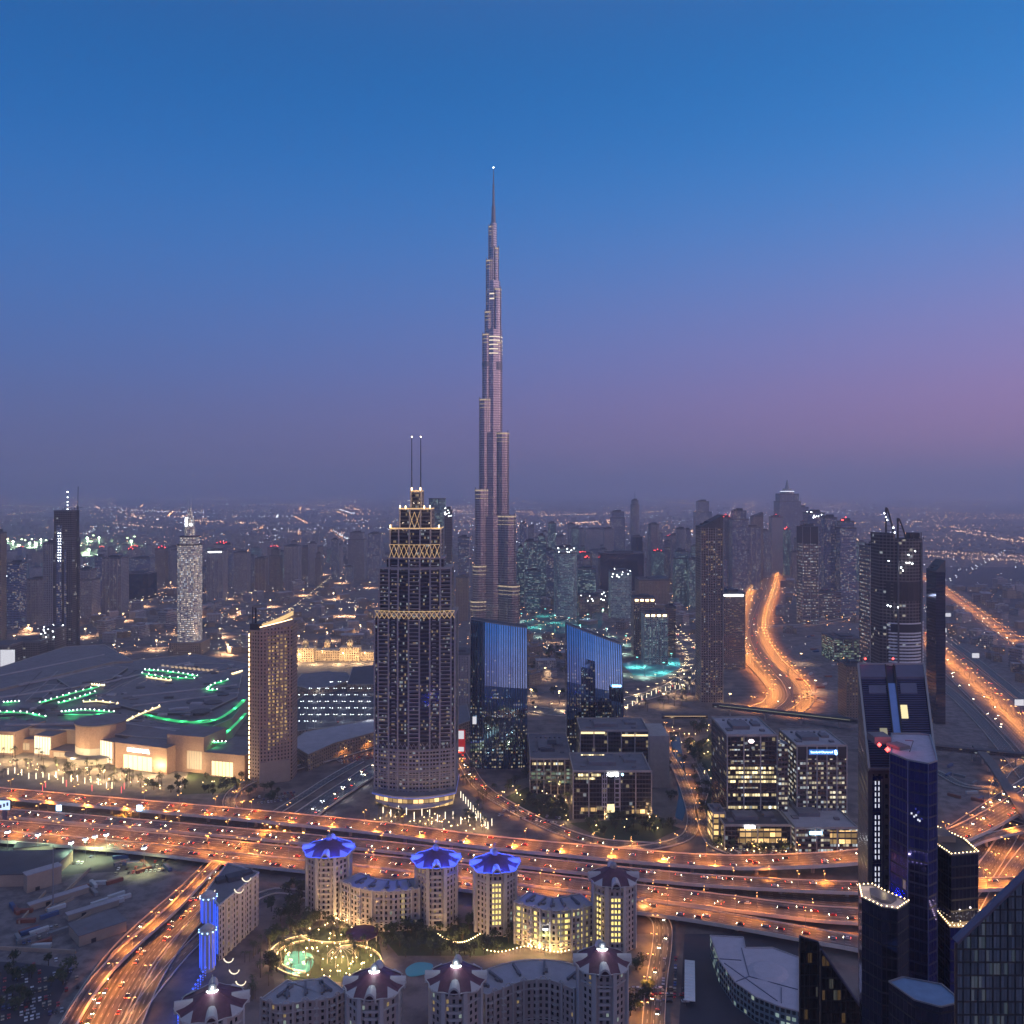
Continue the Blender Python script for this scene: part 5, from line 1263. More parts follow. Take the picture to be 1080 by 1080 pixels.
# golden lit palace and bright plaza behind the oval hall
def palace():
    p = G(345, 697); t = thing('palace_hotel', 'golden floodlit low palace hotel behind the bright plaza', 'hotel', (p.x, p.y, 0))
    FC['gold'] = facade('golden_floodlit_stone', (.5, .38, .24), (.15, .1, .05), 4, 4, .45, .55, .75, (1, .7, .32), es=1.1, coolness=0)
    m = MB()
    for dx, w, h, dy in ((-38, 34, 24, 0), (0, 46, 18, 12), (40, 34, 24, 6), (76, 40, 15, 14)): m.box(dx, dy, 0, w, 22, h)
    m.build('wall', [FC['gold'], M['roof_l']], t)
    for dx in (-38, 0, 40): m = MB(); m.box(dx, 2, 24, 9, 9, 9); m.dome(dx, 2, 33, 4.5, 5, 8, 3); m.build('turret', FC['gold'], t)
    for dx, dy in ((-50, -26), (-15, -32), (25, -30), (60, -24), (95, -22), (-80, -24)): put_light(L_PAL, (dx, dy, 10), t)
L_PAL = lamp_light('palace_floodlight', 45000, (1, .66, .34), 1.0)
palace()
OCC.append((G(345, 700).x, G(345, 700).y, 110))

# ------------------------------------------------------------------ low blocks and towers in the middle distance
def seg_free(x, y, r):
    for c, hw in ROADS:
        for p in c[::2]:
            if abs(p.x-x) < hw+r+6 and abs(p.y-y) < hw+r+6: return False
    return all((q[0]-x)**2+(q[1]-y)**2 > (q[2]+r)**2 for q in OCC)
LOWMESH = []
for i in range(9):
    rr = random.Random(40+i); m = MB(); w, d, h = rr.uniform(20, 42), rr.uniform(16, 26), rr.uniform(12, 26)
    m.prism(rect(w, d), 0, h, 0, 1)
    if i % 3 == 0: m.prism(rect(d*.8, w*.7, 0, w*.2, d*.6), 0, h*.8, 0, 1)
    if i % 3 == 1: m.prism(rect(w*.5, d*.6), h, h+5, 0, 1)
    m.prism(rect(w+.6, d+.6), h-.6, h+.7, 1, 1); m.box(w*.2, 0, h, 4, 5, 3, 0, 1); m.box(-w*.25, d*.2, h, 6, 3, 2, 0, 1)
    LOWMESH.append((m.mesh('low_block', [FC[('sandy', 'brown', 'sandy', 'pale', 'mauve')[i % 5]], M['roof' if i % 2 else 'roof_l']]), max(w, d)*.55, ('sand coloured', 'brown', 'sand coloured', 'pale', 'mauve')[i % 5], ('winged', 'roof hutted', 'flat')[i % 3]))
zones = [('in the lamp lit old quarter behind the hotel slab', (215, 398, 604, 690), 96), ('between the mall and the floodlit tower', (85, 262, 612, 688), 60), ('around the lake behind the curved towers', (545, 735, 630, 742), 46),
         ('below the bay towers', (700, 905, 606, 668), 40), ('beside the broad highway', (1000, 1085, 620, 760), 46), ('left of the unfinished tower', (-10, 60, 630, 672), 18)]
for where, (xa, xb, ya, yb), n in zones:
    rr = random.Random(len(where)); k = 0
    for tr in range(n*14):
        px, py = rr.uniform(xa, xb), ya+(yb-ya)*rr.random()**1.3; p = G(px, py); me, rad, colr, shp = LOWMESH[rr.randrange(9)]
        sc = rr.uniform(.6, 1.15)
        if not seg_free(p.x, p.y, rad*sc): continue
        o = bpy.data.objects.new('low_block', me); COL.objects.link(o); o.location = p; o.rotation_euler.z = rr.choice((.1, .4, -.3, .8, 1.2)); o.scale = (sc, sc, sc*rr.uniform(.6, 1.3))
        tag(o, f'{colr} {shp} low block {where}', 'low building', f'low blocks {where}'); OCC.append((p.x, p.y, rad*sc)); k += 1
        if k >= n: break
# extra glow lamps: plazas, lake, pool, boulevard (all stand on masts)
MAST = {}
for nm, gm in (('teal', 'teal'), ('white', 'cool'), ('warm', 'goldlamp')):
    m = MB(); m.cyl(0, 0, 0, .3, 18, 6, 0, .15); m.box(0, 0, 18, 3, 3, .8, 0, 0); m.box(0, 0, 17.2, 2.8, 2.8, .7, 0, 1); MAST[nm] = m.mesh('floodlight_mast', [M['metal'], M[gm]])
def mast(kind, px, py, light, label, group):
    o = bpy.data.objects.new('floodlight_mast', MAST[kind]); COL.objects.link(o); o.location = G(px, py); tag(o, label, 'floodlight mast', group); put_light(light, (0, 0, 16), o); return o
for px, py in ((562, 662), (585, 657), (600, 660), (620, 656), (636, 650), (575, 650), (672, 704), (690, 700), (708, 700), (700, 710), (600, 648), (550, 655), (655, 690), (612, 668), (640, 672), (660, 680), (570, 672), (630, 640), (655, 645), (680, 714), (650, 712), (540, 665), (618, 680), (690, 640), (715, 650)):
    mast('teal', px, py, L_TEAL, 'teal white floodlight mast on the lake shore', 'lake shore masts')
L_MAST = down_light('warm_mast_light', 200000, (1, .60, .32), 1.0)
for px, py in ((232, 672), (250, 650), (285, 640), (300, 668), (330, 662), (360, 650), (385, 640), (320, 628), (270, 618), (240, 632), (360, 615), (200, 700), (165, 685), (120, 690), (140, 670), (90, 672), (30, 668), (15, 680), (150, 640), (180, 620), (345, 676), (380, 668), (225, 625), (265, 632), (305, 650), (352, 632), (390, 620), (375, 650), (275, 676), (315, 680), (240, 690), (210, 650), (105, 655), (70, 660), (130, 655), (190, 668), (340, 606), (290, 604)):
    mast('warm', px, py, L_MAST, 'warm floodlight mast in the old quarter', 'old quarter masts')
for px, py in ((545, 682), (565, 690), (583, 678), (540, 712), (575, 716), (560, 740), (590, 742), (645, 690), (625, 700), (640, 745), (720, 735), (700, 745), (660, 760), (770, 745), (845, 700), (860, 730), (900, 640)):
    mast('warm', px, py, L_WARMBIG, 'warm floodlight mast behind the curved glass towers', 'masts behind the curved towers')
L_STAD = down_light('stadium_light', 6000000, (.6, 1, .55), 2.0, 160)
m = MB(); m.cyl(0, 0, 0, 1.2, 42, 6, 0, .7); m.box(0, 0, 42, 10, 2, 6, 0, 0); m.box(0, -1.6, 42.5, 9, 1, 5, 0, 1); SM = m.mesh('stadium_mast', [M['metal'], glow('stadium_lamp_glow', (.75, 1, .55), 6)])
rr = random.Random(8)
for i in range(30):
    px = rr.uniform(-5, 50) if i % 2 else rr.uniform(80, 142); py = 587+rr.uniform(-9, 9)-(px*.05)
    o = bpy.data.objects.new('floodlight_mast', SM); COL.objects.link(o); o.location = G(px, py); o.rotation_euler.z = rr.uniform(-.4, .4)
    tag(o, 'tall floodlight mast of the green lit sports ground on the horizon', 'floodlight mast', 'sports ground masts')
    if i % 3 == 0: put_light(L_STAD, (0, -6, 46), o)
patch('sports_ground', [(-20, 576), (150, 570), (150, 590), (-20, 600)], 'grass', .2)
# ------------------------------------------------------------------ far city (uncountable) and its lights
rr = random.Random(21); b = MB()
for i in range(5200):
    py = 523+74*rr.random()**1.15; Y = YB(py); px = rr.uniform(-30, 1110)
    if 780 < px < 850 and py > 560: continue
    if px > 985 and py > 588: continue
    x = PX(px, Y); s = rr.uniform(14, 42)*(1 if Y > 5000 else .8); hh = rr.choice((8, 10, 12, 16, 22, 34)) if px < 950 else rr.choice((6, 8, 10))
    b.box(x, Y, 0, s, s*rr.uniform(.6, 1.6), hh, rr.uniform(0, 1.5), 0, 1, bottom=False)
stuff(b.build('far_city_blocks', [FC['far'], M['roof']]))
def specks(name, mat, n, pick, size, seed):
    r2 = random.Random(seed); b = MB(); i = 0
    while i < n:
        q = pick(r2)
        if q is None: continue
        px, py = q; Y = YB(py); s = size*Y/F*r2.uniform(.5, 1.3); z = r2.uniform(6, 16)
        c = (PX(px, Y), Y, z)
        b.ball(c, s*.5); i += 1
    return stuff(b.build(name, mat))
def anyw(r2):
    px, py = r2.uniform(-10, 1090), 523+80*r2.random()**1.3
    return None if px > 975 and py > 548 and r2.random() < .75 else (px, py)
strings = [[(90, 527), (105, 537), (60, 531)], [(115, 531), (150, 548), (125, 540)], [(480, 546), (560, 556)], [(700, 570), (760, 555), (800, 530)], [(762, 558), (775, 533)], [(830, 527), (930, 545), (1080, 570)], [(975, 584), (1085, 590)], [(975, 589), (1085, 594)],
           [(200, 550), (270, 553)], [(570, 545), (700, 540)], [(900, 565), (925, 600)], [(890, 560), (905, 595)], [(1000, 560), (1085, 575)], [(260, 560), (420, 566)], [(690, 575), (735, 560)], [(590, 555), (660, 548)], [(120, 553), (190, 560)]]
def strg(r2):
    s = r2.choice(strings); i = r2.randrange(len(s)-1); t = r2.random(); return (s[i][0]+(s[i+1][0]-s[i][0])*t+r2.uniform(-.6, .6), s[i][1]+(s[i+1][1]-s[i][1])*t+r2.uniform(-.4, .4))
def mids(r2):
    px, py = r2.uniform(-5, 1085), r2.uniform(598, 690)
    if px > 985 and py < 640 and r2.random() < .8: return None
    return px, py
def street_lights(name, mats, nstreet, pick, spacing, length, size, seed, dirs):
    r2 = random.Random(seed); bs = [MB() for _ in mats]; st = MB()
    for k in range(nstreet):
        q = pick(r2)
        if q is None: continue
        p = G(*q); d = r2.choice(dirs)+r2.gauss(0, .05); v = Vector((math.cos(d), math.sin(d), 0)); L = r2.uniform(*length); sp_ = r2.uniform(*spacing); m = bs[r2.choices(range(len(mats)), weights=[m_[1] for m_ in mats])[0]]
        n_ = Vector((-v.y, v.x, 0))*5; z = .03
        a, c = p-v*L/2, p+v*L/2; st.face([(a-n_)+Vector((0, 0, z)), (c-n_)+Vector((0, 0, z)), (c+n_)+Vector((0, 0, z)), (a+n_)+Vector((0, 0, z))], [(0, 0), (L, 0), (L, 10), (0, 10)])
        for i in range(int(L/sp_)):
            x = a+v*(i+.5)*sp_+n_*1.2*(1 if i % 2 else -1)
            if x.y < 900 or r2.random() < .12: continue
            s = max(.5, size*x.y/F)*r2.uniform(.6, 1.2); m.ball((x.x, x.y, 8), s*.5)
    for m, (mt, w) in zip(bs, mats): stuff(m.build(name, mt))
    structure(st.build(name.replace('_lights', ''), M['asphalt2']))
FS = glow('far_sodium', (1, .46, .17), 19); FWH = glow('far_white', (.9, .95, 1), 17); FR = glow('far_road', (1, .55, .32), 14); MWH = glow('mid_white', (1, .92, .75), 11)
street_lights('far_street_lights', [(FS, 5), (FWH, 2), (FR, 2)], 330, anyw, (45, 110), (500, 2600), .42, 1, (.3, 1.87, .9, 2.5))
street_lights('mid_street_lights', [(FS, 5), (MWH, 3)], 210, mids, (24, 40), (120, 420), .40, 4, (.35, 1.92, 1.0))
specks('far_window_lights', FWH, 900, anyw, .34, 2)
specks('far_road_lights', FR, 1300, strg, .42, 3)
specks('street_glints', MWH, 500, mids, .34, 5)
patch('fields', [(985, 598), (1090, 598), (1090, 640), (1040, 640), (1010, 620)], 'darklot', .1)
# ------------------------------------------------------------------ dark towers at the lower right
def louvre_tower():
    A, B, C_, D = (134.6, 330.0), (160.0, 330.0), (173.0, 368.0), (145.4, 368.0)
    t = thing('office_tower', 'dark blue tower with a steep louvred roof and a pale blue slot down its middle', 'skyscraper', (A[0], A[1], 0))
    L = lambda p: (p[0]-A[0], p[1]-A[1]); pl = [L(p) for p in (A, B, C_, D)]
    zf, zb = 194.0, 226.0
    zs = lambda x, y: zf+(zb-zf)*y/38.0
    m = MB(); m.prism(pl, 0, zf, 0, 1, z1f=zs); m.build('wall', [FC['mauve_dark'], M['navyroof']], t)
    P = lambda u, v: (pl[0][0]+(pl[1][0]-pl[0][0])*u+(pl[3][0]-pl[0][0])*v+(pl[2][0]-pl[1][0]-pl[3][0]+pl[0][0])*u*v, 38.0*v)
    def on(u, v, dz=0.0): x, y = P(u, v); return (x, y, zs(x, y)+dz)
    for i in range(44):                               # louvre blades
        v = .02+i*.0218
        if v > .985: break
        m = MB()
        for u0, u1 in ((.03, .40), (.56, .97)):
            if v > .80 and (u0 > .5): u0 = .58
            a, b = on(u0, v, .35), on(u1, v, .35); m.tube(a, b, .2)
        m.build('louvre', M['bluesteel'], t)
    def quad(nm, u0, u1, v0, v1, dz, mat, thick=.5):
        m = MB(); q = [on(u0, v0, dz), on(u1, v0, dz), on(u1, v1, dz), on(u0, v1, dz)]; m.face(q)
        for i in range(4):
            a, b = q[i], q[(i+1) % 4]; m.face([(a[0], a[1], a[2]-thick-.3), (b[0], b[1], b[2]-thick-.3), b, a])
        m.build(nm, mat, t)
    quad('roof_slot', .42, .53, .20, .80, .6, M['slotblue']); quad('roof_frame', .40, .42, .0, 1, 1.0, M['dark']); quad('roof_frame', .53, .55, .0, 1, 1.0, M['dark'])
    quad('roof_hatch', .22, .33, .28, .36, .8, M['hatchdim']); quad('roof_hatch', .57, .67, .46, .58, .8, M['hatch'])
    quad('roof_panel', .12, .38, .70, .78, .7, M['slate']); quad('roof_panel', .60, .85, .70, .80, .7, M['slate'])
    quad('roof_panel', .02, .42, .86, .985, .9, M['slate']); quad('roof_panel', .56, .98, .86, .985, .9, M['slate'])
    m = MB()
    for i in range(4): a, b = pl[i], pl[(i+1) % 4]; m.tube((a[0], a[1], zs(*a)+.6), (b[0], b[1], zs(*b)+.6), .55)
    m.build('coping', M['metal'], t)
    m = MB(); m.box(.2, -.25, 0, 1.6, .5, zf); m.box(4.6, -.25, 0, .5, .5, zf-3); m.build('pilaster', M['conc_dark'], t)
    for x in (2.2, 3.5):                              # two columns of white lit slots
        m = MB()
        for i in range(46):
            if i % 9 == 4: continue
            m.box(x, -.2, 92+i*2.15, .42, .3, 1.4)
        m.build('lit_slot_column', M['slotwhite'], t)
    m = MB(); m.box(2.9, -.12, 60, 4.6, .24, 132); m.build('glazing', FC['navy'], t)
    m = MB(); m.ball((13.4, 37, 229), .5); m.ball((25, 37, 229), .5); m.build('red_light', M['red'], t)
FC['mauve_dark'] = facade('dim_side_wall', (.11, .095, .09), (.03, .03, .035), 2.6, 3.8, .4, .4, .01, es=.8)
M['navyroof'] = plain('navy_roof', (.03, .035, .075), .45, .4, var=.2)
M['bluesteel'] = plain('blue_steel', (.10, .13, .26), .35, .6, var=.15)
M['slotblue'] = plain('pale_blue_panel', (.16, .28, .55), .3, .3, var=.1)
M['slate'] = plain('slate_panel', (.11, .115, .17), .5, .3, var=.2)
M['hatch'] = glow('lit_hatch', (1, .85, .4), .9); M['hatchdim'] = glow('dim_lit_hatch', (1, .9, .4), .22)
M['slotwhite'] = glow('white_lit_slots', (.85, .88, 1), .75)
louvre_tower()
def prism_tower():
    pts = [(131.6, 305), (134.2, 297), (139.2, 293), (143.6, 296), (147, 304), (156, 327), (153, 329), (142.6, 329)]
    o = (136, 310); zr = 208.0
    t = thing('office_tower', 'faceted navy glass tower with a pale roof and red light before the louvred tower', 'skyscraper', (o[0], o[1], 0))
    pl = ccw([(x-o[0], y-o[1]) for x, y in pts])
    m = MB(); m.prism(pl, 0, zr, 0, 1); m.build('wall', [FC['navy'], M['roof_pl']], t)
    for i in range(len(pl)):
        x, y = pl[i]; m = MB(); m.box(x, y, 0, .28, .28, zr); m.build('corner_mullion', M['bluesteel'], t)
    m = MB()
    for i in range(len(pl)): a, b = pl[i], pl[(i+1) % len(pl)]; m.tube((a[0], a[1], zr+.3), (b[0], b[1], zr+.3), .35)
    m.build('parapet', M['metal'], t)
    m = MB(); m.box(1.5, 2, zr, 5, 6, 1.2, .4); m.box(-2, 10, zr, 6, 7, 2.5); m.tube((2, -6, zr+1), (6, 0, zr+3), .2); m.tube((6, 0, zr+3), (5, 4, zr+2), .2); m.build('roof_plant', M['roof'], t)
    m = MB(); m.ball((-5.2, 2, zr+1), .8); m.ball((-4.4, -3, zr+.8), 1.0); m.build('red_light', M['red'], t)
    put_light(lamp_light('red_glow', 900, (1, .1, .1), .3), (-4.5, 0, zr+3), t)
    m = MB()
    for x, z in ((-1.2, 190), (-.6, 190.5), (0, 189), (.6, 188.6), (-2, 191)): m.box(x, -16.6+abs(x)*.2, z, .5, .2, .6)
    m.build('window_light', M['slotwhite'], t)
M['roof_pl'] = plain('pale_roof_membrane', (.42, .38, .44), .8, var=.25, scale=.4)
prism_tower()
def lit_rim(t, pl, z, mat='goldlamp', r=.22, n=0):
    m = MB()
    for i in range(len(pl)):
        a, b = pl[i], pl[(i+1) % len(pl)]; L = math.hypot(b[0]-a[0], b[1]-a[1]); k = max(3, int(L/1.3))
        for j in range(k): m.ball((a[0]+(b[0]-a[0])*j/k, a[1]+(b[1]-a[1])*j/k, z+.3), r)
    m.build('rim_light', M[mat], t)
def small_tower(label, pts, o, zr, wall, roof, rim=True, light=None, zt=0):
    t = thing('office_tower', label, 'tower', (o[0], o[1], 0)); pl = ccw([(x-o[0], y-o[1]) for x, y in pts])
    m = MB(); m.prism(pl, zt, zr, 0, 1); m.build('wall', [FC[wall], M[roof]], t)
    m = MB()
    for i in range(len(pl)): a, b = pl[i], pl[(i+1) % len(pl)]; m.tube((a[0], a[1], zr+.25), (b[0], b[1], zr+.25), .28)
    m.build('parapet', M['metal'], t)
    if rim: lit_rim(t, pl, zr+.4)
    if light: 
        for x, y in pl[::2]: put_light(light, (x*.8, y*.8, zr+3), t)
    return t, pl
LR = lamp_light('rim_glow', 260, (1, .74, .36), .3)
M['rimlamp'] = glow('rim_lamp', (1, .8, .45), 3.5)
def rim_of(k): return k
t, pl = small_tower('small dark tower with a lantern edged hexagonal roof before the louvred tower', [(113.4, 284), (117, 277.5), (121.5, 276), (127.2, 281), (122.5, 288), (120.5, 293), (116, 292.5)], (120, 284), 167.5, 'black', 'roof_pl', light=LR)
m = MB(); m.prism(scale(pl, .55), 167.5, 168.6, 0, 0); m.build('roof_skylight', M['slate'], t)
t, pl = small_tower('dark bronze tower with a lit rooftop rim right of the navy tower', [(148.6, 311), (150, 299), (160.2, 301), (161, 312), (157, 323), (149.5, 322)], (154, 310), 175, 'black', 'roof_d', light=LR)
m = MB(); m.box(0, 4, 175, 6, 8, 2.2); m.build('roof_plant', M['roof'], t)
pl2 = [(-6, -14), (8, -15), (11, -11), (9, 2), (-5, 0)]
m = MB(); m.prism(pl2, 0, 152, 0, 1); p2 = m.build('lower_wing', [FC['navy'], M['stone']], t); lit_rim(t, pl2, 152.4)
rr = random.Random(4); m = MB()
for i in range(22): m.ball((rr.uniform(-5, 8), rr.uniform(-13.5, -9.5), 152.6), .22)
m.build('terrace_light', M['rimlamp'], t)
for x in (-4, 1, 6): put_light(LR, (x, -12, 155), t)
m = MB(); m.box(12.5, -8, 150.5, 7, 3.5, .8); m.build('terrace_bridge', M['stone'], t); lit_rim(t, [(9, -9.7), (16, -9.7), (16, -6.4), (9, -6.4)], 151.4)
small_tower('black tower with a flat pale blue roof at the bottom edge', [(114.6, 266.5), (118, 257), (124, 253.5), (131.5, 256), (130, 265), (120, 269)], (122, 261), 150, 'black', 'slotroof' if 'slotroof' in M else M.setdefault('slotroof', plain('blue_membrane_roof', (.16, .27, .42), .7, var=.2, scale=.3)) and 'slotroof', rim=False)
def slanted(label, x0, x1, Y, d, zl, zr, wall, mull=True, W=.9, fall=.62):
    t = thing('office_tower', label, 'tower', ((x0+x1)/2, Y, 0)); w = x1-x0
    m = MB(); sh = ((x0+x1)/2)/Y*1.04; m.prism([(-w/2, 0), (w/2, 0), (w/2+d*sh*1.3, d), (-w/2+d*sh, d)], 0, min(zl, zr), 0, 1, z1f=lambda x, y: zl+(zr-zl)*((x-y*sh)/w+.5)-y*fall); m.build('glazing', [FC[wall], M['roof_d']], t)
    m = MB(); m.prism([(-w/2, -.4), (w/2, -.4), (w/2, 2.4*W), (-w/2, 2.4*W)], 0, 0, 0, 0, z1f=lambda x, y: zl+.5+(zr-zl)*(x/w+.5)) if 0 else m.tube((-w/2, .2, zl+.2), (w/2, .2, zr+.2), W, 0, 6); m.build('coping', M['slate'], t)
    m = MB(); m.box(-w/2, -.1, 0, .5, .5, zl); m.box(w/2, -.1, 0, .5, .5, zr); m.build('corner_post', M['dark'], t)
    if mull:
        for i in range(1, int(w/1.7)):
            x = -w/2+i*1.7; m = MB(); m.box(x, -.12, 0, .12, .24, zl+(zr-zl)*(x/w+.5)); m.build('mullion', M['dark'], t)
    return t
FC['reflect'] = facade('dark_reflective_curtain_wall', (.02, .025, .03), (.26, .36, .46), 0.85, 3.0, .92, .86, .14, (.7, .8, .75), (.55, .75, .8), es=.22, coolness=.5, rough=.10, metal=.95, cluster=.9)
FC['bronze'] = facade('bronze_reflective_wall', (.02, .018, .018), (.16, .11, .09), 1.4, 3.9, .9, .86, .10, (1, .6, .25), (.8, .8, .7), es=.30, coolness=.2, rough=.12, metal=.95, cluster=1.2)
slanted('dark glass block with a rising slanted parapet in the bottom right corner', PX(1008, 200), PX(1110, 200), 200, 30, ZZ(994, 200), ZZ(896, 200), 'reflect')
slanted('bronze glass block with a falling slanted parapet near the bottom edge', PX(866, 300), PX(924, 300), 300, 12, ZZ(1002, 300), ZZ(1086, 300), 'bronze', W=.5)
slanted('narrow bronze glass pier right of the white curved roof', PX(843.5, 302), PX(863, 302), 302, 12, ZZ(988, 302), ZZ(994, 302), 'bronze', W=.3)
def white_roof():
    z = 14; pts = [(749, 987), (784, 989), (786, 1000), (815, 1000), (842, 1010), (842, 1067), (822, 1062), (797, 1052), (775, 1036), (759, 1014)]
    pl = ccw(pxpoly(pts, z)); cx = sum(p[0] for p in pl)/len(pl); cy_ = sum(p[1] for p in pl)/len(pl); lp = [(x-cx, y-cy_) for x, y in pl]
    t = thing('showroom', 'low building with a curved pale lilac roof beside the bronze pier', 'building', (cx, cy_, 0))
    m = MB(); m.prism(lp, 0, z, 0, 1); m.build('wall', [FC['teal_d'], M['lilac']], t)
    m = MB()
    for i in range(len(lp)): a, b = lp[i], lp[(i+1) % len(lp)]; m.tube((a[0], a[1], z+.3), (b[0], b[1], z+.3), .45)
    m.build('parapet', M['roof_l'], t)
    def seam(a, b, w=.35):
        p, q = G(*a, z), G(*b, z); mm = MB(); mm.tube((p.x-cx, p.y-cy_, z+.1), (q.x-cx, q.y-cy_, z+.1), w); mm.build('roof_seam', M['slate'], t)
    seam((752, 1011), (782, 1013)); seam((764, 1016), (820, 1056)); seam((782, 1000), (790, 1030)); seam((790, 1030), (842, 1044)); seam((824, 1042), (824, 1058)); seam((775, 1036), (790, 1030))
    p = G(810, 1025, z); m = MB(); m.dome(p.x-cx, p.y-cy_, z, 12, 1.5, 16, 2); m.build('roof_blister', M['lilac'], t)
    a = G(727.5, 1034, 4); t2 = thing('carport', 'long white ribbed carport beside the curved pale roof', 'carport', (a.x, a.y, 0), -.2); m = MB(); L = 44; 
    m.box(0, 0, 4, 6.2, L, .3)
    for i in range(15): m.box(0, -L/2+L*i/14, 4.3, 6.2, .35, .25)
    m.build('canopy', M['white'], t2)
    for i in range(6): m = MB(); m.cyl(-2.6, -L/2+2+i*8, 0, .15, 4, 6); m.build('post', M['metal'], t2)
M['lilac'] = plain('lilac_roof', (.46, .42, .46), .8, var=.12, scale=.2)
white_roof()

# ------------------------------------------------------------------ domed hotel
M['umbrella'] = plain('plum_roof', (.11, .035, .055), .6, var=.45, scale=.35)
M['dormer'] = plain('cream_render', (.48, .44, .42), .75, var=.1)
BLUEL = lamp_light('blue_floodlight', 4600, (.02, .06, 1), .3); BLUEL2 = lamp_light('blue_wall_light', 1500, (.02, .07, 1), .3)
HALO = glow('finial_lamp', (.85, .97, 1), 14)
def dome_tower(label, px, py, ze, r, blue, lit, rot=.0, wall='arab'):
    p = G(px, py, ze); t = thing('domed_tower', label, 'domed tower', (p.x, p.y, 0), rot, 'domed towers of the hotel')
    body = [(r*.92*math.cos(R(22.5+45*i)), r*.92*math.sin(R(22.5+45*i))) for i in range(8)]
    m = MB(); m.prism(body, 0, ze-2, 0, 1); w = m.build('wall', [FC[wall], M['roof']], t)
    # corner piers, balconies in the middle of each main face
    for i in range(8):
        x, y = body[i]; m = MB(); m.box(x, y, 0, 2.2, 2.2, ze, R(22.5+45*i)); m.build('pier', M['dormer'], t)
    for a in (270, 180, 0, 90):
        m = MB(); cx, cy_ = r*.86*math.cos(R(a)), r*.86*math.sin(R(a))
        for k in range(int((ze-6)/3.7)):
            m.box(cx, cy_, 3.2+k*3.7, 1.8, r*.42, .45, R(a))
            m.box(cx+math.cos(R(a))*.9, cy_+math.sin(R(a))*.9, 3.6+k*3.7, .15, r*.42, 1.0, R(a))
        m.build('balcony_stack', M['dormer'], t)
        if lit and a in (270, 180):
            c, s = math.cos(R(a)), math.sin(R(a)); q = r*.852
            for dy in (-2.2, 0, 2.2):
                m = MB()
                for k in range(1, int((ze-8)/3.7)): m.box(q*c-dy*s, q*s+dy*c, 4.2+k*3.7, .2, 1.3, 2.0, R(a))
                m.build('lit_window_stack', M['yellowwin'], t)
    # open loggia under the eaves
    m = MB(); m.prism(scale(body, 1.05), ze-7.5, ze-6.6, bottom=True); m.build('loggia_floor', M['dormer'], t)
    # scalloped umbrella roof
    n = 32; m = MB(); rings = [(1.04, 0.0), (.8, 1.3), (.5, 3.5), (.24, 5.6), (.1, 6.5)]
    def P(i, k):
        a = 2*math.pi*i/n; f, z = rings[k]; sc = abs(math.sin(a*2)) if True else 0
        rr = r*f*(1+.05*math.cos(8*a)*(f > .7)); return (rr*math.cos(a), rr*math.sin(a), ze+z+(.5*(math.cos(4*a))*(f > .9)))
    for k in range(len(rings)-1):
        for i in range(n): m.face([P(i, k), P((i+1) % n, k), P((i+1) % n, k+1), P(i, k+1)])
    m.face([P(i, 0) for i in reversed(range(n))])
    ro = m.build('umbrella_roof', M['umbrella'], t)
    for i in range(0, n, 4):
        m = MB()
        for k in range(len(rings)-1): m.tube(P(i+2, k), P(i+2, k+1), .16)
        m.build('roof_rib', M['umbrella'], ro)
    m = MB()
    for i in range(n): m.tube(P(i, 0), P((i+1) % n, 0), .3)
    m.build('eaves', M['dormer'], ro)
    for a in (270, 0, 90, 180):                     # arched dormers
        c, s = math.cos(R(a)), math.sin(R(a)); m = MB(); nn = 8; hw = 3.2 if a == 270 else 2.6; hh = 5.0
        def Q(j, d, k=1.0): u = math.cos(math.pi*j/nn)*hw*k; h = math.sin(math.pi*j/nn)*hh*k; return (d*c-u*s, d*s+u*c, ze-1.2+h)
        for j in range(nn):
            m.face([Q(j, r*1.08), Q(j+1, r*1.08), Q(j+1, r*.55), Q(j, r*.55)][::-1]); m.face([Q(j, r*1.08), Q(j+1, r*1.08), Q(j+1, r*1.08, .78), Q(j, r*1.08, .78)]); m.face([Q(j, r*1.08, .78), Q(j+1, r*1.08, .78), Q(j+1, r*.8, .78), Q(j, r*.8, .78)])
        m.build('dormer', M['dormer'], t)
    for a in (45, 135, 225, 315):                   # pale corner flaps
        c, s = math.cos(R(a)), math.sin(R(a)); m = MB(); 
        tri = [(r*1.06*c-r*.24*s, r*1.06*s+r*.24*c, ze-.3), (r*1.06*c+r*.24*s, r*1.06*s-r*.24*c, ze-.3), (r*.74*c, r*.74*s, ze+2.5)]
        tri2 = [(x, y, z+.35) for x, y, z in tri]; m.face(tri2[::-1]); 
        for i in range(3): a_, b_ = tri[i], tri[(i+1) % 3]; a2, b2 = tri2[i], tri2[(i+1) % 3]; m.face([a_, b_, b2, a2])
        m.build('roof_flap', M['dormer'], ro)
    m = MB(); m.cyl(0, 0, ze+5.8, 2.1, 2.2, 10); m.dome(0, 0, ze+8, 2.2, 2.2, 10, 3); m.cyl(0, 0, ze+10.2, .15, 4, 5); fi = m.build('finial', M['metal'], t)
    if blue:
        m = MB()
        for i in range(n): 
            a, b = P(i, 0), P((i+1) % n, 0); m.tube((a[0]*1.01, a[1]*1.01, a[2]+.5), (b[0]*1.01, b[1]*1.01, b[2]+.5), .22)
        m.build('eaves_light', M['blue'], ro)
        for i in range(8): a = R(22.5+45*i); put_light(BLUEL, (r*.95*math.cos(a), r*.95*math.sin(a), ze+4.2), t)
    else:
        m = MB()
        for i in range(7): a = R(200+140*i/6); m.ball((2.6*math.cos(a), 2.6*math.sin(a), ze+6.6), .42)
        if lit is not None: m.build('finial_lamp', HALO, fi); put_light(lamp_light('finial_glow', 1200, (.85, .97, 1), .3), (0, -4, ze+9), t)
    OCC.append((p.x, p.y, r+4)); return t
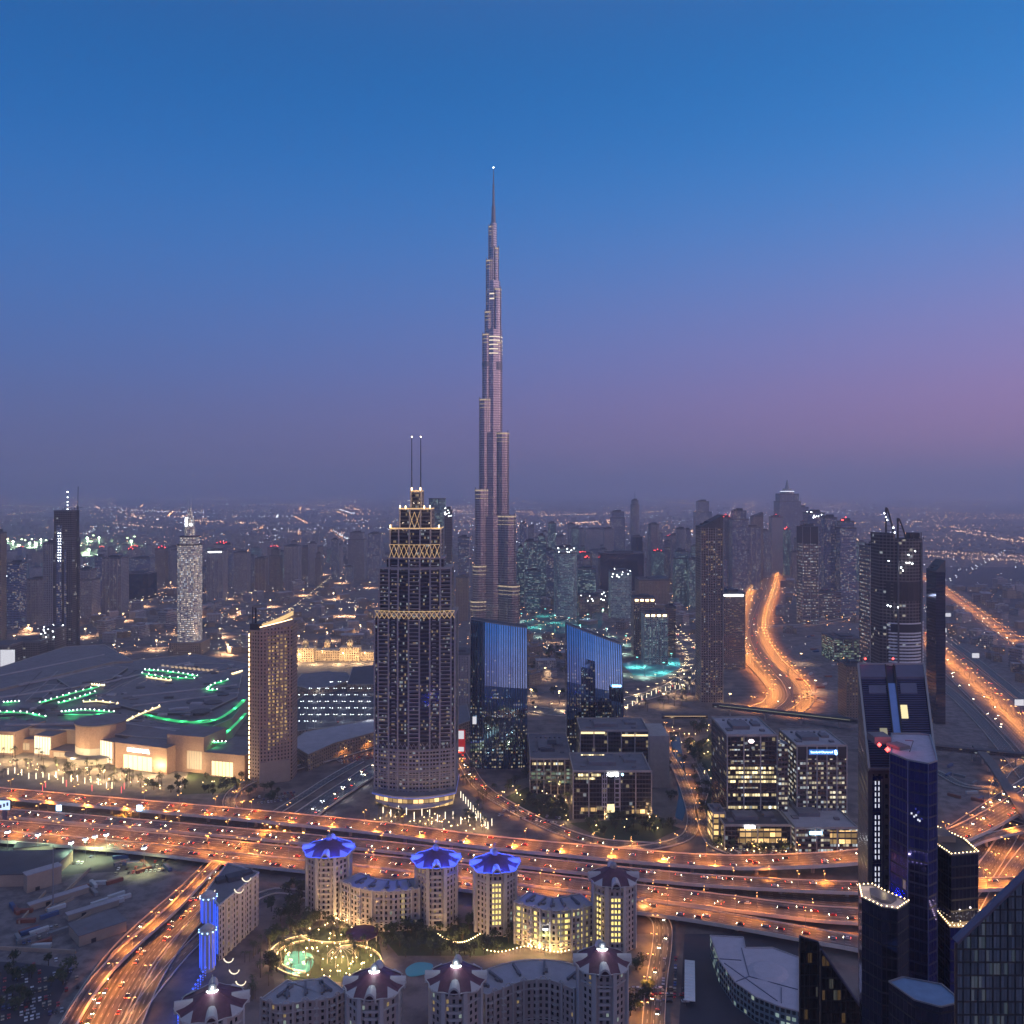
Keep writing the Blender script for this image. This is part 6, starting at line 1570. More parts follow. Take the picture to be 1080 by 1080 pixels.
M['yellowwin'] = glow('yellow_window', (1, .78, .22), 1.3)
dome_tower('blue lit domed tower furthest west beside the long crescent block', 347, 895, 44, 17, True, False, .05)
dome_tower('blue lit domed tower between the two back crescent blocks with dark windows', 460, 906, 43, 16, True, False, .1)
dome_tower('blue lit domed tower with yellow lit balconies above the dark garden', 522, 911, 43, 16, True, True, .1)
dome_tower('plum domed tower with yellow lit windows and no blue light', 647, 925, 44, 15.5, False, None, 0)
dome_tower('plum domed tower cropped by the bottom edge beside the blue lit turret', 224, 1058, 44, 16.5, False, False, .3)
dome_tower('plum domed tower with white finial lamps above the glowing garden pool', 395, 1037, 44, 15, False, False, .0)
dome_tower('plum domed tower with white finial lamps between garden and concave front block', 481, 1031, 44, 15, False, False, .0)
dome_tower('plum domed tower with white finial lamps beside the sloping ramp', 635, 1013, 46, 14.5, False, False, .0)
o = bpy.data.objects
m = MB()
ty = [q for q in COL.objects if q.get('label', '').startswith('plum domed tower with yellow')][0]
for dx in (-2.2, 0, 2.2, -10, -11.5):
    m = MB()
    for k in range(1, 9):
        if dx > -5: m.box(dx, -15.5*.86, 4.2+k*3.7, 1.3, .25, 2.0)
        else: m.box(dx, -10.6-(dx+11)*.9, 4.2+k*3.7, .9, .3, 1.8, -.8)
    m.build('lit_window_stack', M['yellowwin'], ty)
def crescent(label, front, z, depth, mat, lit=()):
    f = [Vector(G(x, y, z)[:2]) for x, y in front]; f2 = []
    P = [f[0]*2-f[1]]+f+[f[-1]*2-f[-2]]
    for i in range(1, len(P)-2):
        for k in range(4):
            t_ = k/4; a, b, c, d = P[i-1:i+3]; f2.append(.5*((2*b)+(c-a)*t_+(2*a-5*b+4*c-d)*t_*t_+(3*b-a-3*c+d)*t_**3))
    f2.append(f[-1]); o = sum(f2, Vector((0, 0)))/len(f2); f2 = [p-o for p in f2]; n = len(f2)
    nor = []
    for i in range(n):
        d = f2[min(i+1, n-1)]-f2[max(i-1, 0)]; v = Vector((-d.y, d.x)).normalized(); nor.append(v if v.y > 0 else -v)
    bk = [f2[i]+nor[i]*depth for i in range(n)]
    t = thing('hotel_block', label, 'hotel block', (o.x, o.y, 0), 0, 'curved hotel blocks')
    m = MB(); m.prism([tuple(p) for p in f2]+[tuple(p) for p in reversed(bk)], 0, z, 0, 1); w = m.build('wall', [FC[mat], M['roof_l']], t)
    for i in range(0, n, 2):
        p = f2[i]-nor[i]*.4; a = math.atan2(nor[i].y, nor[i].x); m = MB(); m.box(p.x, p.y, 0, 1.0, 1.1, z+1.4, a); m.build('pilaster', M['dormer'], t)
    m = MB()
    for i in range(n-1):
        a, b = f2[i]-nor[i]*.5, f2[i+1]-nor[i+1]*.5
        for zz in (z+.5, z-4.4, 6.0): m.tube((a.x, a.y, zz), (b.x, b.y, zz), .32)
        a, b = bk[i], bk[i+1]; m.tube((a.x, a.y, z+.5), (b.x, b.y, z+.5), .4)
    for i in (0, n-1): m.tube((f2[i].x, f2[i].y, z+.5), (bk[i].x, bk[i].y, z+.5), .4)
    m.build('cornice', M['dormer'], t)
    for i in range(2, n-2, 3):                   # arched gables on the parapet, plant on the roof
        p = f2[i]-nor[i]*.6; d = Vector((nor[i].y, -nor[i].x)); m = MB()
        for k in range(6):
            u0, u1 = math.pi*k/6, math.pi*(k+1)/6
            a, b = p+d*math.cos(u0)*2, p+d*math.cos(u1)*2; m.tube((a.x, a.y, z+math.sin(u0)*2.4), (b.x, b.y, z+math.sin(u1)*2.4), .35)
        m.build('gable', M['dormer'], t)
        q = f2[i]+nor[i]*depth*.55; m = MB(); a = math.atan2(nor[i].y, nor[i].x); m.box(q.x, q.y, z, depth*.6, 1.2, 1.6, a); m.box(q.x+1, q.y-2.5, z, 3, 2, 1.2, a); m.build('roof_vent', M['roof'], t)
    for i in lit:
        p = f2[i]-nor[i]*.12; a = math.atan2(nor[i].y, nor[i].x); m = MB()
        for k in range(1, int(z/3.7)): m.box(p.x, p.y, .9+k*3.7, .3, 1.7, 1.9, a)
        m.build('lit_window_stack', M['yellowwin'], t)
    for i in range(1, n-1, 3):
        p = f2[i]-nor[i]*1.2; a = math.atan2(nor[i].y, nor[i].x); m = MB()
        for k in range(1, int(z/3.7)): m.box(p.x, p.y, k*3.7, 1.8, 2.6, .4, a)
        m.build('balcony_stack', M['dormer'], t)
    OCC.append((o.x, o.y, 40)); return t
crescent('long crescent block between the first two blue lit domes', [(360, 930), (380, 938), (405, 941), (425, 940), (442, 938)], 27, 17, 'arab', (12,))
crescent('crescent block with yellow lit windows before the unlit plum dome', [(543, 952), (560, 957), (580, 961), (603, 960), (626, 955)], 27, 18, 'arab_lit', (1, 2, 5, 10, 11, 14))
crescent('concave front block between two plum domes with dim windows', [(512, 1050), (530, 1043), (552, 1035), (580, 1034), (606, 1044)], 27, 20, 'arab')
crescent('front block left of the garden pool beneath the plum domes', [(276, 1054), (296, 1060), (322, 1056), (345, 1054), (364, 1046)], 26, 20, 'arab')
M['moon'] = glow('lit_crescent', (1, .85, .6), 1.2)
def side_block():
    z = 35; a, b, c, d = [Vector(G(x, y, z)[:2]) for x, y in ((231, 956), (273, 921), (240, 911), (218, 940))]; o = (a+b+c+d)/4
    t = thing('hotel_block', 'straight pink hotel block with a blue lit end beside the curving slip road', 'hotel block', (o.x, o.y, 0), 0, 'side blocks of the hotel')
    pl = ccw([tuple(p-o) for p in (a, b, c, d)]); m = MB(); m.prism(pl, 0, z, 0, 1); m.build('wall', [FC['arab'], M['roof']], t)
    m = MB()
    for i in range(4): p, q = pl[i], pl[(i+1) % 4]; m.tube((p[0], p[1], z+.5), (q[0], q[1], z+.5), .6)
    m.build('parapet', M['dormer'], t)
    m = MB()
    for i in range(9):
        f = (i+.5)/9; p = (a-o).lerp(b-o, f); m.box(p.x, p.y, 0, .9, 1.6, z+1, .6)
    m.build('pilaster', M['dormer'], t)
    m = MB(); m.box(2, 6, z, 10, 8, 3, .6); m.box(-6, 2, z, 6, 6, 2.5, .6); m.box(8, 14, z, 7, 5, 2, .6); m.build('roof_plant', M['roof_d'], t)
    m = MB(); v = (d-a).normalized(); nn = Vector((-abs(v.y), -abs(v.x))).normalized()*.4
    for i in range(6):
        p = (a-o).lerp(d-o, (i+.5)/6)+nn; m.tube((p.x, p.y, 4), (p.x, p.y, z-1), .35)
    m.build('blue_light_strip', M['blue'], t)
    for px, py, z0, z1 in ((219, 1022, 0, 24), (224, 962, 22, 37)):
        q = G(px, py, z0)-Vector((o.x, o.y, 0)) if z0 == 0 else Vector(((a+d)/2-o).to_tuple()+(0,))+Vector((-2, -2, 0)); m = MB(); m.cyl(q.x, q.y, z0 if z0 else 0, 4.5, z1-(z0 if z0 else 0), 12); m.cyl(q.x, q.y, z1, 5.2, 1.2, 12); m.dome(q.x, q.y, z1+1.2, 4, 3, 12, 3); tu = m.build('turret', M['dormer'], t)
        for i in range(12):
            an = 2*math.pi*i/12; m = MB(); m.tube((q.x+4.7*math.cos(an), q.y+4.7*math.sin(an), (z0 or 2)), (q.x+4.7*math.cos(an), q.y+4.7*math.sin(an), z1-1), .2); m.build('blue_light_strip', M['blue'], tu)
        m = MB()
        for i in range(10): an = 2*math.pi*i/10; m.ball((q.x+5.4*math.cos(an), q.y+5.4*math.sin(an), z1+.6), .45)
        m.build('rim_lamp', M['bluewhite'], tu)
        for dx, dy in ((-7, -6), ): put_light(BLUEL2, (q.x+dx, q.y+dy, (z0 or 0)+9), t)
    OCC.append((o.x, o.y, 34))
    for i, (px, py) in enumerate(((241, 1010), (247, 1022), (254, 1034), (222, 938), (252, 937), (260, 925))):    # crescent moon ornaments
        m = MB(); z_ = z+4 if i > 2 else 9; q = G(px, py, z_)-Vector((o.x, o.y, 0))
        for k in range(8):
            u0, u1 = math.pi*(1.05+.9*k/8), math.pi*(1.05+.9*(k+1)/8); m.tube((q.x+3*math.cos(u0), q.y, q.z+3*math.sin(u0)), (q.x+3*math.cos(u1), q.y, q.z+3*math.sin(u1)), .35)
        cr = m.build('crescent_ornament', M['moon'], t)
        m = MB(); m.tube((q.x, q.y, z if i > 2 else 0), (q.x, q.y, q.z-2.8), .12); m.build('post', M['metal'], cr)
side_block()
M['strip_gold'] = glow('golden_strip', (1, .7, .3), 1.6); L_GARD0 = lamp_light('garden_strip_light', 1600, (1, .64, .26), .3)
# blue lit palms of light along the bottom left of the hotel
for i in range(12):
    px, py = 188+i*2.6, 1082-i*4.6; p = G(px, py); m = MB(); m.cyl(0, 0, 0, .25, 6, 6, 0); m.ball((0, 0, 6.4), .8, 1)
    for k in range(3): m.ball((0, 0, 1.5+k*1.5), .5, 1)
    ob = m.build('bollard_light', [M['metal'], M['blue']], None, p); tag(ob, 'blue light column in the row beside the cropped plum dome', 'light column', 'blue light columns')
    if i % 3 == 0: put_light(BLUEL2, (0, -2, 5), ob)
for k_, (cx, cy_, r0, r1, a0, a1) in enumerate(((330, 1010, 46, 17, 1.7, 4.4), (330, 1010, 38, 13, 1.8, 4.5), (372, 1014, 30, 12, -1.2, 2.0), (350, 985, 34, 8, 3.4, 6.0))):
    pts = [G(cx+r0*math.cos(a0+(a1-a0)*i/18), cy_-r1*math.sin(a0+(a1-a0)*i/18)*1.3) for i in range(19)]
    t = thing('garden_wall', ('outer curved garden wall with a golden light strip', 'inner curved garden wall with a golden light strip', 'curved light edged wall around the amber pergola', 'curved light edged wall below the crescent block terrace')[k_], 'garden wall', pts[9])
    m = MB(); s2 = MB()
    for i in range(18): a, b = pts[i]-pts[9], pts[i+1]-pts[9]; m.tube((a.x, a.y, .5), (b.x, b.y, .5), .6); s2.tube((a.x, a.y, 1.25), (b.x, b.y, 1.25), .22)
    m.build('wall', M['stone'], t); s2.build('strip_light', M['strip_gold'], t)
    for i in range(2, 18, 5): put_light(L_GARD0, (pts[i].x-pts[9].x, pts[i].y-pts[9].y, 2.6), t)
# garden: gazebo, pergola, lamps
def gazebo(label, px, py, r, h):
    p = G(px, py); t = thing('gazebo', label, 'gazebo', p); m = MB(); m.prism(circ(r, 12), h, h+.5, bottom=True); m.prism(circ(r, 12), h+.5, h+2.6, top=circ(.6, 12)); m.build('roof', M['umbrella'], t)
    for i in range(6): m = MB(); m.cyl(r*.85*math.cos(i*1.047), r*.85*math.sin(i*1.047), 0, .3, h, 6); m.build('post', M['dormer'], t)
gazebo('round plum roofed gazebo in the hotel garden', 382, 994, 11, 6)
p = G(360, 1013); t = thing('pergola', 'round ribbed pergola glowing amber in the hotel garden', 'pergola', p); m = MB()
for i in range(14):
    a = 2*math.pi*i/14; prev = None
    for k in range(6): f = k/5; q = (9*math.cos(f*1.5)*math.cos(a), 9*math.cos(f*1.5)*math.sin(a), 3+5*math.sin(f*1.5)); (m.tube(prev, q, .14) if prev else None); prev = q
m.build('dome_frame', M['dormer'], t)
for i in range(7): m = MB(); a = 2*math.pi*i/7; m.cyl(9*math.cos(a), 9*math.sin(a), 0, .2, 3, 5); m.build('post', M['dormer'], t)
put_light(L_GARD if 'L_GARD' in globals() else globals().setdefault('L_GARD', lamp_light('garden_light', 3200, (1, .6, .22), .3)), (0, 0, 3), t)
m = MB(); m.cyl(0, 0, 0, .08, 3, 5); m.ball((0, 0, 3.2), .45, 1); GLM = m.mesh('garden_lamp', [M['metal'], M['goldlamp']])
rr = random.Random(77); k = 0
def glamp(px, py, where, lit):
    o = bpy.data.objects.new('garden_lamp', GLM); COL.objects.link(o); o.location = G(px, py); tag(o, f'small amber globe lamp {where}', 'garden lamp', f'globe lamps {where}')
    if lit: put_light(L_GARD, (0, 0, 3.6), o)
for i in range(70):
    a = rr.uniform(0, 6.28); q = rr.random()**.5; px, py = 345+48*q*math.cos(a), 1008+30*q*math.sin(a); glamp(px, py, 'in the glowing pool garden', i % 2 == 0)
for i in range(26): glamp(355+i*2.1, 973+2.5*math.sin(i*.5)+i*.12, 'along the crescent block terrace', i % 3 == 0)
for i in range(20): f = i/19; glamp(462+44*f, 990+9*math.sin(math.pi*f), 'along the curved path in the dark garden', i % 4 == 0)
for i in range(24): f = i/23; glamp(510+90*f, 1006+3*math.sin(f*9), 'behind the concave front block', i % 3 == 0)
L_YG = down_light('yellow_green_light', 8000, (.8, 1, .25), .5, 140)
for px, py in ((592, 1003), (610, 996), (575, 1008)): mast('white', px, py, L_YG, 'yellow green floodlight mast behind the unlit plum dome', 'courtyard masts')

patch('lawn', [(296, 998), (335, 978), (396, 980), (404, 1012), (370, 1036), (300, 1034)], 'grass', .14)
# ------------------------------------------------------------------ left foreground yard
def shed(label, px, py, w, d, h, rot, roof='roof', name='shed'):
    p = G(px, py); t = thing(name, label, 'shed', p, rot); m = MB(); m.box(0, 0, 0, w, d, h, 0, 0, 1); m.build('wall', [M['stone'], M[roof]], t)
    m = MB(); m.box(0, 0, h, w+1, d+1, .5); m.build('roof', M[roof], t)
    m = MB(); m.box(-w*.2, -d/2-.1, 0, 3, .3, 2.8); m.build('door', M['dark'], t)
shed('flat roofed site office in the middle of the dusty lot', 103, 984, 30, 22, 7, .75)
shed('long low store on the dusty lot', 98, 962, 34, 5, 4, .75, 'roof_l')
shed('sand coloured wall building at the yard corner', 45, 935, 24, 8, 13, .8, 'roof_l')
shed('dark roofed warehouse at the left edge of the dusty lot', 15, 922, 70, 44, 9, .05, 'roof_d', 'warehouse')
shed('narrow concrete store below the flag mast', 62, 950, 40, 5, 4, .8, 'roof_l')
shed('black tented shed under the highway', 38, 897, 30, 14, 6, .3, 'roof_d')
for i, (x0, y0, x1, y1) in enumerate(((20, 975, 48, 942), (48, 962, 95, 918), (60, 958, 78, 948), (0, 1002, 80, 1006), (80, 975, 112, 953))):
    a, c = G(x0, y0), G(x1, y1); v = c-a; m = MB(); m.box(0, 0, 0, v.length, .8, 2.2+.3*(i % 2))
    ob = m.build('boundary_wall', M['stone'], None, (a+c)/2, math.atan2(v.y, v.x)); tag(ob, ('long wall west of the sand coloured yard building', 'wall running from the flag mast to the green lit yard', 'short wall by the narrow concrete store', 'low wall along the dark car park', 'wall beside the long low store')[i], 'wall')
p = G(56, 956); m = MB(); m.cyl(0, 0, 0, .6, 44, 8, 0, .3); m.box(0, 0, 0, 4, 4, 1.2); tag(m.build('flag_mast', M['metal'], None, p), 'tall bare flag mast on the dusty lot', 'mast')
L_YARD = down_light('yard_floodlight', 26000, (.62, 1, .55), .6, 130); L_YARD2 = down_light('yellow_yard_floodlight', 34000, (.9, 1, .4), .6, 130)
for px, py, l in ((40, 903, L_YARD), (8, 900, L_YARD), (100, 905, L_YARD2), (112, 903, L_YARD), (90, 908, L_YARD2), (152, 918, L_YARD2), (75, 912, L_YARD)):
    mast('white', px, py, l, 'green white floodlight mast in the yard under the highway', 'yard masts')
L_UNDER = down_light('underpass_light', 22000, (1, .40, .04), .8, 168)
for px, py in ((215, 909), (222, 903), (180, 872), (165, 868), (285, 878), (300, 882), (320, 884), (305, 908), (330, 912), (272, 918), (290, 905), (345, 916), (130, 860)):
    p = G(px, py); m = MB(); m.cyl(0, 0, 0, .15, 4.6, 6); m.box(0, 0, 4.6, 1.4, .7, .3, 0, 1); ob = m.build('underpass_lamp', [M['metal'], M['sodium']], None, p)
    tag(ob, 'amber lamp lighting the ground beneath the highway decks', 'street lamp', 'amber lamps beneath the decks'); put_light(L_UNDER, (0, 0, 5.3), ob)
p = G(5, 872); t = thing('billboard', 'tall white and blue lit billboard at the left edge by the highway', 'billboard', p)
m = MB(); m.box(0, 0, 0, 3.4, 1.6, 15); m.build('post', M['bluesteel'], t)
m = MB(); m.box(0, 0, 15, 11, 1.6, 9); bd = m.build('board', M['dark'], t); m = MB(); m.box(0, -.9, 15.4, 10.2, .2, 8.2); m.build('lit_panel', glow('blue_white_panel', (.55, .75, 1), 1.2), bd)
for i in range(3):
    m = MB(); m.box(-3+3*i, -1.1, 17+i, 1.6, .15, 3); m.build('marking', M['bluesteel'], bd)
for px, py in ((62, 868), (147, 868)):
    p = G(px, py); t = thing('road_sign', 'small white lit sign beside the highway, '+('near the billboard' if px < 100 else 'before the orange underpass'), 'road sign', p); m = MB(); m.cyl(0, 0, 0, .25, 11, 6); m.build('post', M['metal'], t); m = MB(); m.box(0, 0, 11, 4.6, .4, 5); m.build('panel', M['bluewhite'], t)
for px, py, label in ((1000, 655, 'white lit hoarding nearest the narrow dark tower'), (1029, 700, 'large white lit hoarding beside the broad highway'), (1075, 752, 'white lit panel in the broad highway verge'), (995, 672, 'white square hoarding below the narrow dark tower')):
    p = G(px, py); t = thing('billboard', label, 'billboard', p); m = MB(); m.cyl(0, 0, 0, .5, 10, 6); m.build('post', M['metal'], t); m = MB(); m.box(0, 0, 10, 12, .8, 8); m.build('panel', M['screen'], t)

def glow_rows(poly, n, where, every):
    k = 0; x0, x1 = min(p[0] for p in poly), max(p[0] for p in poly); y0, y1 = min(p[1] for p in poly), max(p[1] for p in poly)
    for _ in range(n*20):
        px, py = rr.uniform(x0, x1), rr.uniform(y0, y1); ins = False; j = len(poly)-1
        for i in range(len(poly)):
            if (poly[i][1] > py) != (poly[j][1] > py) and px < (poly[j][0]-poly[i][0])*(py-poly[i][1])/(poly[j][1]-poly[i][1])+poly[i][0]: ins = not ins
            j = i
        if ins: glamp(px, py, where, k % every == 0); k += 1
        if k >= n: break
glow_rows([(392, 852), (480, 862), (510, 850), (524, 880), (480, 880), (395, 868)], 40, 'around the foot of the gold latticed tower', 3)
glow_rows([(525, 840), (560, 820), (605, 850), (700, 862), (700, 880), (620, 876), (560, 856)], 50, 'before the office cluster', 3)
glow_rows([(0, 803), (90, 812), (180, 824), (240, 828), (170, 836), (60, 828), (0, 816)], 60, 'on the mall forecourt', 3)
glow_rows([(752, 890), (905, 893), (905, 903), (800, 904), (757, 900)], 26, 'before the bank podiums', 3)
glow_rows([(700, 770), (748, 765), (752, 840), (735, 800)], 24, 'between the canal and the bank tower', 3)
# slender lit columns, containers, hoardings and small clutter on the open ground
LC = {}
for nm, gm in (('warm white', glow('column_glow', (1, .85, .6), 2.4)), ('red', glow('red_column_glow', (1, .08, .1), 1.6))):
    m = MB(); m.box(0, 0, 0, 1.0, 1.0, .6); m.box(0, 0, .6, .55, .55, 6.4, 0, 1); m.box(0, 0, 7.0, .8, .8, .3); LC[nm] = m.mesh('light_column', [M['metal'], gm])
def column(px, py, nm, where):
    ob = bpy.data.objects.new('light_column', LC[nm]); COL.objects.link(ob); ob.location = G(px, py); tag(ob, f'slender {nm} lit column {where}', 'light column', f'{nm} lit columns {where}')
for i in range(16): column(8+i*7.4+rr.uniform(-1, 1), 817+i*.9+rr.uniform(-2.5, 2.5), 'warm white', 'on the mall forecourt')
for px, py in ((48, 831), (70, 830), (97, 835), (128, 837), (131, 833), (45, 836)): column(px, py, 'red', 'by the highway before the mall')
for i in range(15): column(404+i*8.2, 858+i*.9+3*math.sin(i*2), 'warm white', 'around the foot of the gold latticed tower')
for i in range(12): column(486+i*2.6, 842+i*3, 'warm white', 'between the gold latticed tower and the office road')
for i in range(14): column(662+i*5, 748-i*1.4-8*math.sin(i*.22), 'warm white', 'along the curved boulevard')
m = MB(); m.box(0, 0, 0, 12, 2.5, 2.6)
for i in range(11): m.box(-5.5+1.1*i, -1.28, .1, .35, .08, 2.4); m.box(-5.5+1.1*i, 1.28, .1, .35, .08, 2.4)
CM = [(c_, m.mesh('container', plain('container_'+c_, v_, .6, var=.2))) for c_, v_ in (('white', (.5, .5, .48)), ('blue', (.05, .09, .2)), ('rust red', (.22, .07, .04)), ('grey', (.2, .2, .2)))]
for (xa, xb, ya, yb, n, where) in ((10, 70, 955, 1000, 14, 'on the dusty lot'), (80, 130, 930, 955, 9, 'near the flag mast'), (835, 900, 700, 760, 16, 'on the empty plot by the bay highway'), (1000, 1045, 790, 850, 10, 'inside the interchange'), (845, 890, 670, 690, 8, 'beside the green lit office'), (120, 180, 905, 920, 8, 'in the lit yard under the highway')):
    for i in range(n):
        c_, me = rr.choice(CM); ob = bpy.data.objects.new('container', me); COL.objects.link(ob); ob.location = G(rr.uniform(xa, xb), rr.uniform(ya, yb), .1); ob.rotation_euler.z = rr.choice((.75, .8, 2.3, .1))
        tag(ob, f'{c_} shipping container {where}', 'container', f'{c_} containers {where}')
park(45, 985, 9, 2, 3.2, 9, .75, 'on the dusty lot', .6, 11)
park(150, 915, 12, 3, 3.2, 9, .2, 'in the lit yard under the highway', .6, 12)
park(706, 1030, 2, 14, 7, 3.2, -.2, 'beside the white carport', .7, 13)
park(20, 1045, 14, 6, 3.1, 11, .5, 'in the dark car park by the slip road', .55, 14)
park(850, 735, 12, 3, 3.2, 12, .3, 'on the empty plot by the bay highway', .5, 15)
for i, (x0, y0, x1, y1) in enumerate(((195, 945, 120, 1006), (120, 1006, 66, 1085), (830, 700, 842, 760), (842, 760, 900, 770))):
    a, c = G(x0, y0), G(x1, y1); v = c-a; ob = thing('hoarding_fence', ('pale hoarding between the dusty lot and the slip road', 'lower hoarding along the slip road by the dark car park', 'hoarding along the bay highway plot', 'hoarding behind the bank towers')[i], 'fence', (a+c)/2, math.atan2(v.y, v.x))
    m = MB(); m.box(0, 0, 0, v.length, .2, 2.4); m.build('panel', M['roof_l'], ob); m = MB()
    for k in range(int(v.length/8)): m.box(-v.length/2+k*8, .2, 0, .25, .25, 2.7)
    m.build('post_row', M['metal'], ob)
# ------------------------------------------------------------------ trees
def crown(r, h, n, seed, z0):
    q = random.Random(seed); m = MB(); cl = [(q.uniform(-.55, .55)*r, q.uniform(-.55, .55)*r, z0+h*q.uniform(.2, .8), r*q.uniform(.35, .6)) for _ in range(7)]
    for i in range(n):
        cx, cy_, cz, cr = cl[i % 7]; d = Vector((q.gauss(0, 1), q.gauss(0, 1), q.gauss(0, .8))).normalized()*cr*q.uniform(.5, 1.05)
        c = Vector((cx, cy_, cz))+d; a = Vector((q.gauss(0, 1), q.gauss(0, 1), q.gauss(0, 1))).normalized()*q.uniform(.35, .8); b = a.orthogonal().normalized()*q.uniform(.3, .7); m.face([c-a-b*.3, c+b, c+a-b*.3, c-b])
    return m
TREES = []
for i in range(4):
    t = empty('tree', (0, -500, 0)); m = MB(); m.cyl(0, 0, 0, .35, 3.4, 7, 0, .2)
    for k in range(4): a = k*1.6+i; m.tube((0, 0, 2.6), (1.5*math.cos(a), 1.5*math.sin(a), 4.6), .13)
    m.build('trunk', M['trunk'], t); crown(3.2+.4*i, 4.6, 170, i, 2.8).build('crown', M['leaf'], t); TREES.append(t)
PALMS = []
for i in range(3):
    t = empty('palm_tree', (0, -500, 0)); m = MB(); h = 7+i*1.3
    for k in range(5): m.cyl(.05*k*k*.3, 0, h*k/5, .26-.02*k, h/5+.02, 7, 0, .24-.02*k)
    m.build('trunk', M['trunk'], t); m = MB(); q = random.Random(i)
    for k in range(20):
        a = q.uniform(0, 6.28); el = q.uniform(-.1, 1.0); prev = Vector((.2, 0, h)); w = .34
        for s in range(5):
            el2 = el-s*.38; nx = prev+Vector((math.cos(a)*math.cos(el2), math.sin(a)*math.cos(el2), math.sin(el2)))*.75; sd_ = Vector((-math.sin(a), math.cos(a), -.25))*w
            w2 = w*.8; sd2 = Vector((-math.sin(a), math.cos(a), -.25))*w2; m.face([prev-sd_, nx-sd2, nx, prev]); m.face([prev, nx, nx+sd2*1.0, prev+sd_]); prev = nx; w = w2
    m.build('fronds', M['palm'], t); PALMS.append(t)
def plant(kind, px, py, where, rr, z=0):
    src = rr.choice(TREES if kind == 'tree' else PALMS); p = G(px, py, z); s = rr.uniform(.75, 1.3)*(1.25 if py < 800 else 1)
    c = copy_of(src, p, rr.uniform(0, 6.28), s)
    tag(c, ('leafy round crowned tree ' if kind == 'tree' else 'feathery palm tree ')+where, 'tree' if kind == 'tree' else 'palm tree', ('trees ' if kind == 'tree' else 'palms ')+where)
rr = random.Random(9)
def scatter(kind, poly, n, where):
    k = 0; x0, x1 = min(p[0] for p in poly), max(p[0] for p in poly); y0, y1 = min(p[1] for p in poly), max(p[1] for p in poly)
    for _ in range(n*20):
        px, py = rr.uniform(x0, x1), rr.uniform(y0, y1); ins = False; j = len(poly)-1
        for i in range(len(poly)):
            if (poly[i][1] > py) != (poly[j][1] > py) and px < (poly[j][0]-poly[i][0])*(py-poly[i][1])/(poly[j][1]-poly[i][1])+poly[i][0]: ins = not ins
            j = i
        if ins: plant(kind, px, py, where, rr); k += 1
        if k >= n: break
scatter('tree', [(400, 978), (440, 968), (555, 980), (560, 1000), (510, 1010), (410, 1012)], 64, 'in the dark hotel garden')
scatter('palm', [(288, 995), (330, 972), (400, 974), (410, 1015), (300, 1035)], 60, 'in the glowing pool garden')
scatter('tree', [(284, 990), (330, 968), (352, 975), (300, 1000), (292, 1036), (282, 1030)], 24, 'around the glowing pool garden')
scatter('palm', [(245, 1015), (285, 990), (285, 1040), (262, 1060)], 16, 'before the straight pink hotel block')
scatter('tree', [(290, 940), (322, 930), (325, 965), (300, 975), (285, 965)], 20, 'behind the glowing pool garden')
scatter('palm', [(0, 808), (100, 812), (175, 828), (170, 836), (0, 824)], 40, 'before the mall entrance')
scatter('tree', [(150, 828), (200, 822), (262, 822), (262, 840), (160, 840)], 20, 'on the lawn before the hotel slab')
scatter('palm', [(395, 856), (420, 862), (480, 868), (510, 850), (520, 878), (400, 872)], 26, 'around the foot of the gold latticed tower')
scatter('tree', [(545, 845), (560, 840), (600, 855), (600, 866), (570, 862)], 24, 'before the grey roofed office')
scatter('tree', [(600, 868), (690, 862), (715, 872), (690, 886), (640, 884)], 28, 'on the dark bank by the canal road')
scatter('palm', [(660, 742), (705, 728), (735, 706), (742, 720), (720, 744), (680, 752)], 30, 'along the curved boulevard')
scatter('tree', [(545, 690), (590, 684), (600, 740), (550, 748)], 30, 'between the curved glass towers')
scatter('tree', [(255, 842), (270, 832), (300, 836), (290, 848)], 10, 'inside the looping ramp')
scatter('tree', [(440, 840), (395, 835), (380, 820), (394, 815)], 8, 'at the left foot of the gold latticed tower')
scatter('tree', [(520, 832), (560, 815), (600, 830), (604, 862), (560, 846)], 26, 'beside the grey roofed office')
scatter('tree', [(700, 775), (745, 765), (752, 800), (748, 850), (740, 880), (735, 850), (715, 800)], 40, 'between the canal and the bank tower')
scatter('tree', [(752, 885), (800, 893), (905, 892), (905, 897), (800, 900), (757, 896)], 30, 'before the bank podiums')
scatter('palm', [(480, 800), (496, 812), (520, 845), (505, 850), (482, 822)], 18, 'between the gold latticed tower and the left curved tower')
scatter('palm', [(0, 790), (90, 806), (180, 820), (175, 832), (80, 826), (0, 812)], 40, 'before the mall entrance')
scatter('tree', [(660, 985), (690, 990), (684, 1075), (662, 1075)], 12, 'beside the domed hotel car park')
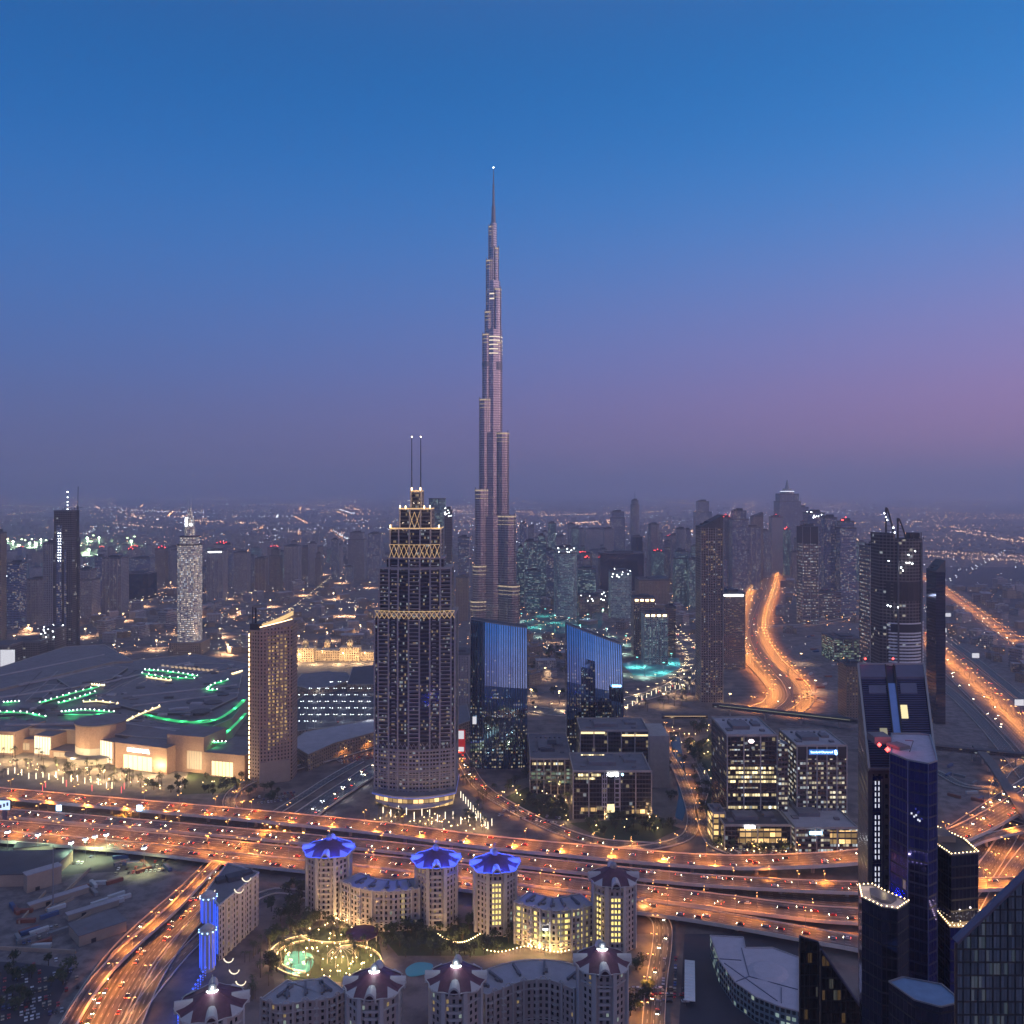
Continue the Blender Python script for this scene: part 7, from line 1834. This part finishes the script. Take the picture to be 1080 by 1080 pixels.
scatter('tree', [(0, 1010), (75, 1022), (60, 1060), (0, 1070)], 18, 'in the dark car park by the slip road')
scatter('palm', [(540, 682), (592, 675), (600, 690), (560, 700)], 20, 'on the lake promenade')
scatter('tree', [(690, 800), (700, 795), (712, 840), (708, 850)], 12, 'beside the canal')
# ------------------------------------------------------------------ past 300 of a kind: the far rest as one object
def merge_far(name, keep, newname):
    obs = [o for o in COL.objects if o.name.split('.')[0] == name]
    obs.sort(key=lambda o: o.location.x**2+o.location.y**2)
    mats = []; V = []; Fc = []; Mi = []
    for o in obs[keep:]:
        mw = o.matrix_basis; b = len(V)
        idx = []
        for m_ in o.data.materials:
            if m_ not in mats: mats.append(m_)
            idx.append(mats.index(m_))
        V += [tuple(mw @ v.co) for v in o.data.vertices]
        for p in o.data.polygons: Fc.append([b+i for i in p.vertices]); Mi.append(idx[p.material_index])
        for ch in list(o.children): ch.parent = None; ch.location = mw @ ch.location
        bpy.data.objects.remove(o)
    if not V: return
    me = bpy.data.meshes.new(newname); me.from_pydata(V, [], Fc)
    for m_ in mats: me.materials.append(m_)
    me.polygons.foreach_set('material_index', Mi); me.update()
    q = bpy.data.objects.new(newname, me); COL.objects.link(q); stuff(q)
merge_far('street_lamp', 300, 'far_street_lamps'); merge_far('car', 300, 'far_traffic')
# ------------------------------------------------------------------ air
b = MB(); b.prism(rect(90000, 76000, 0, 0, 33000), -2, HAZE_TOP, bottom=True)
hz = b.build('haze', None); hz['kind'] = 'stuff'; hz.data.materials.clear()
hm = bpy.data.materials.new('haze_air'); hm.use_nodes = True; h_ = hm.node_tree; h_.nodes.clear()
vo = h_.nodes.new('ShaderNodeOutputMaterial'); pv = h_.nodes.new('ShaderNodeVolumePrincipled'); h_.links.new(pv.outputs[0], vo.inputs['Volume'])
pv.inputs['Color'].default_value = HAZE_COL; pv.inputs['Density'].default_value = HAZE_D; pv.inputs['Anisotropy'].default_value = .35
hz.data.materials.append(hm); hm.cycles.homogeneous_volume = True
for t in TREES+PALMS:
    for ch in list(t.children): bpy.data.objects.remove(ch)
    bpy.data.objects.remove(t)
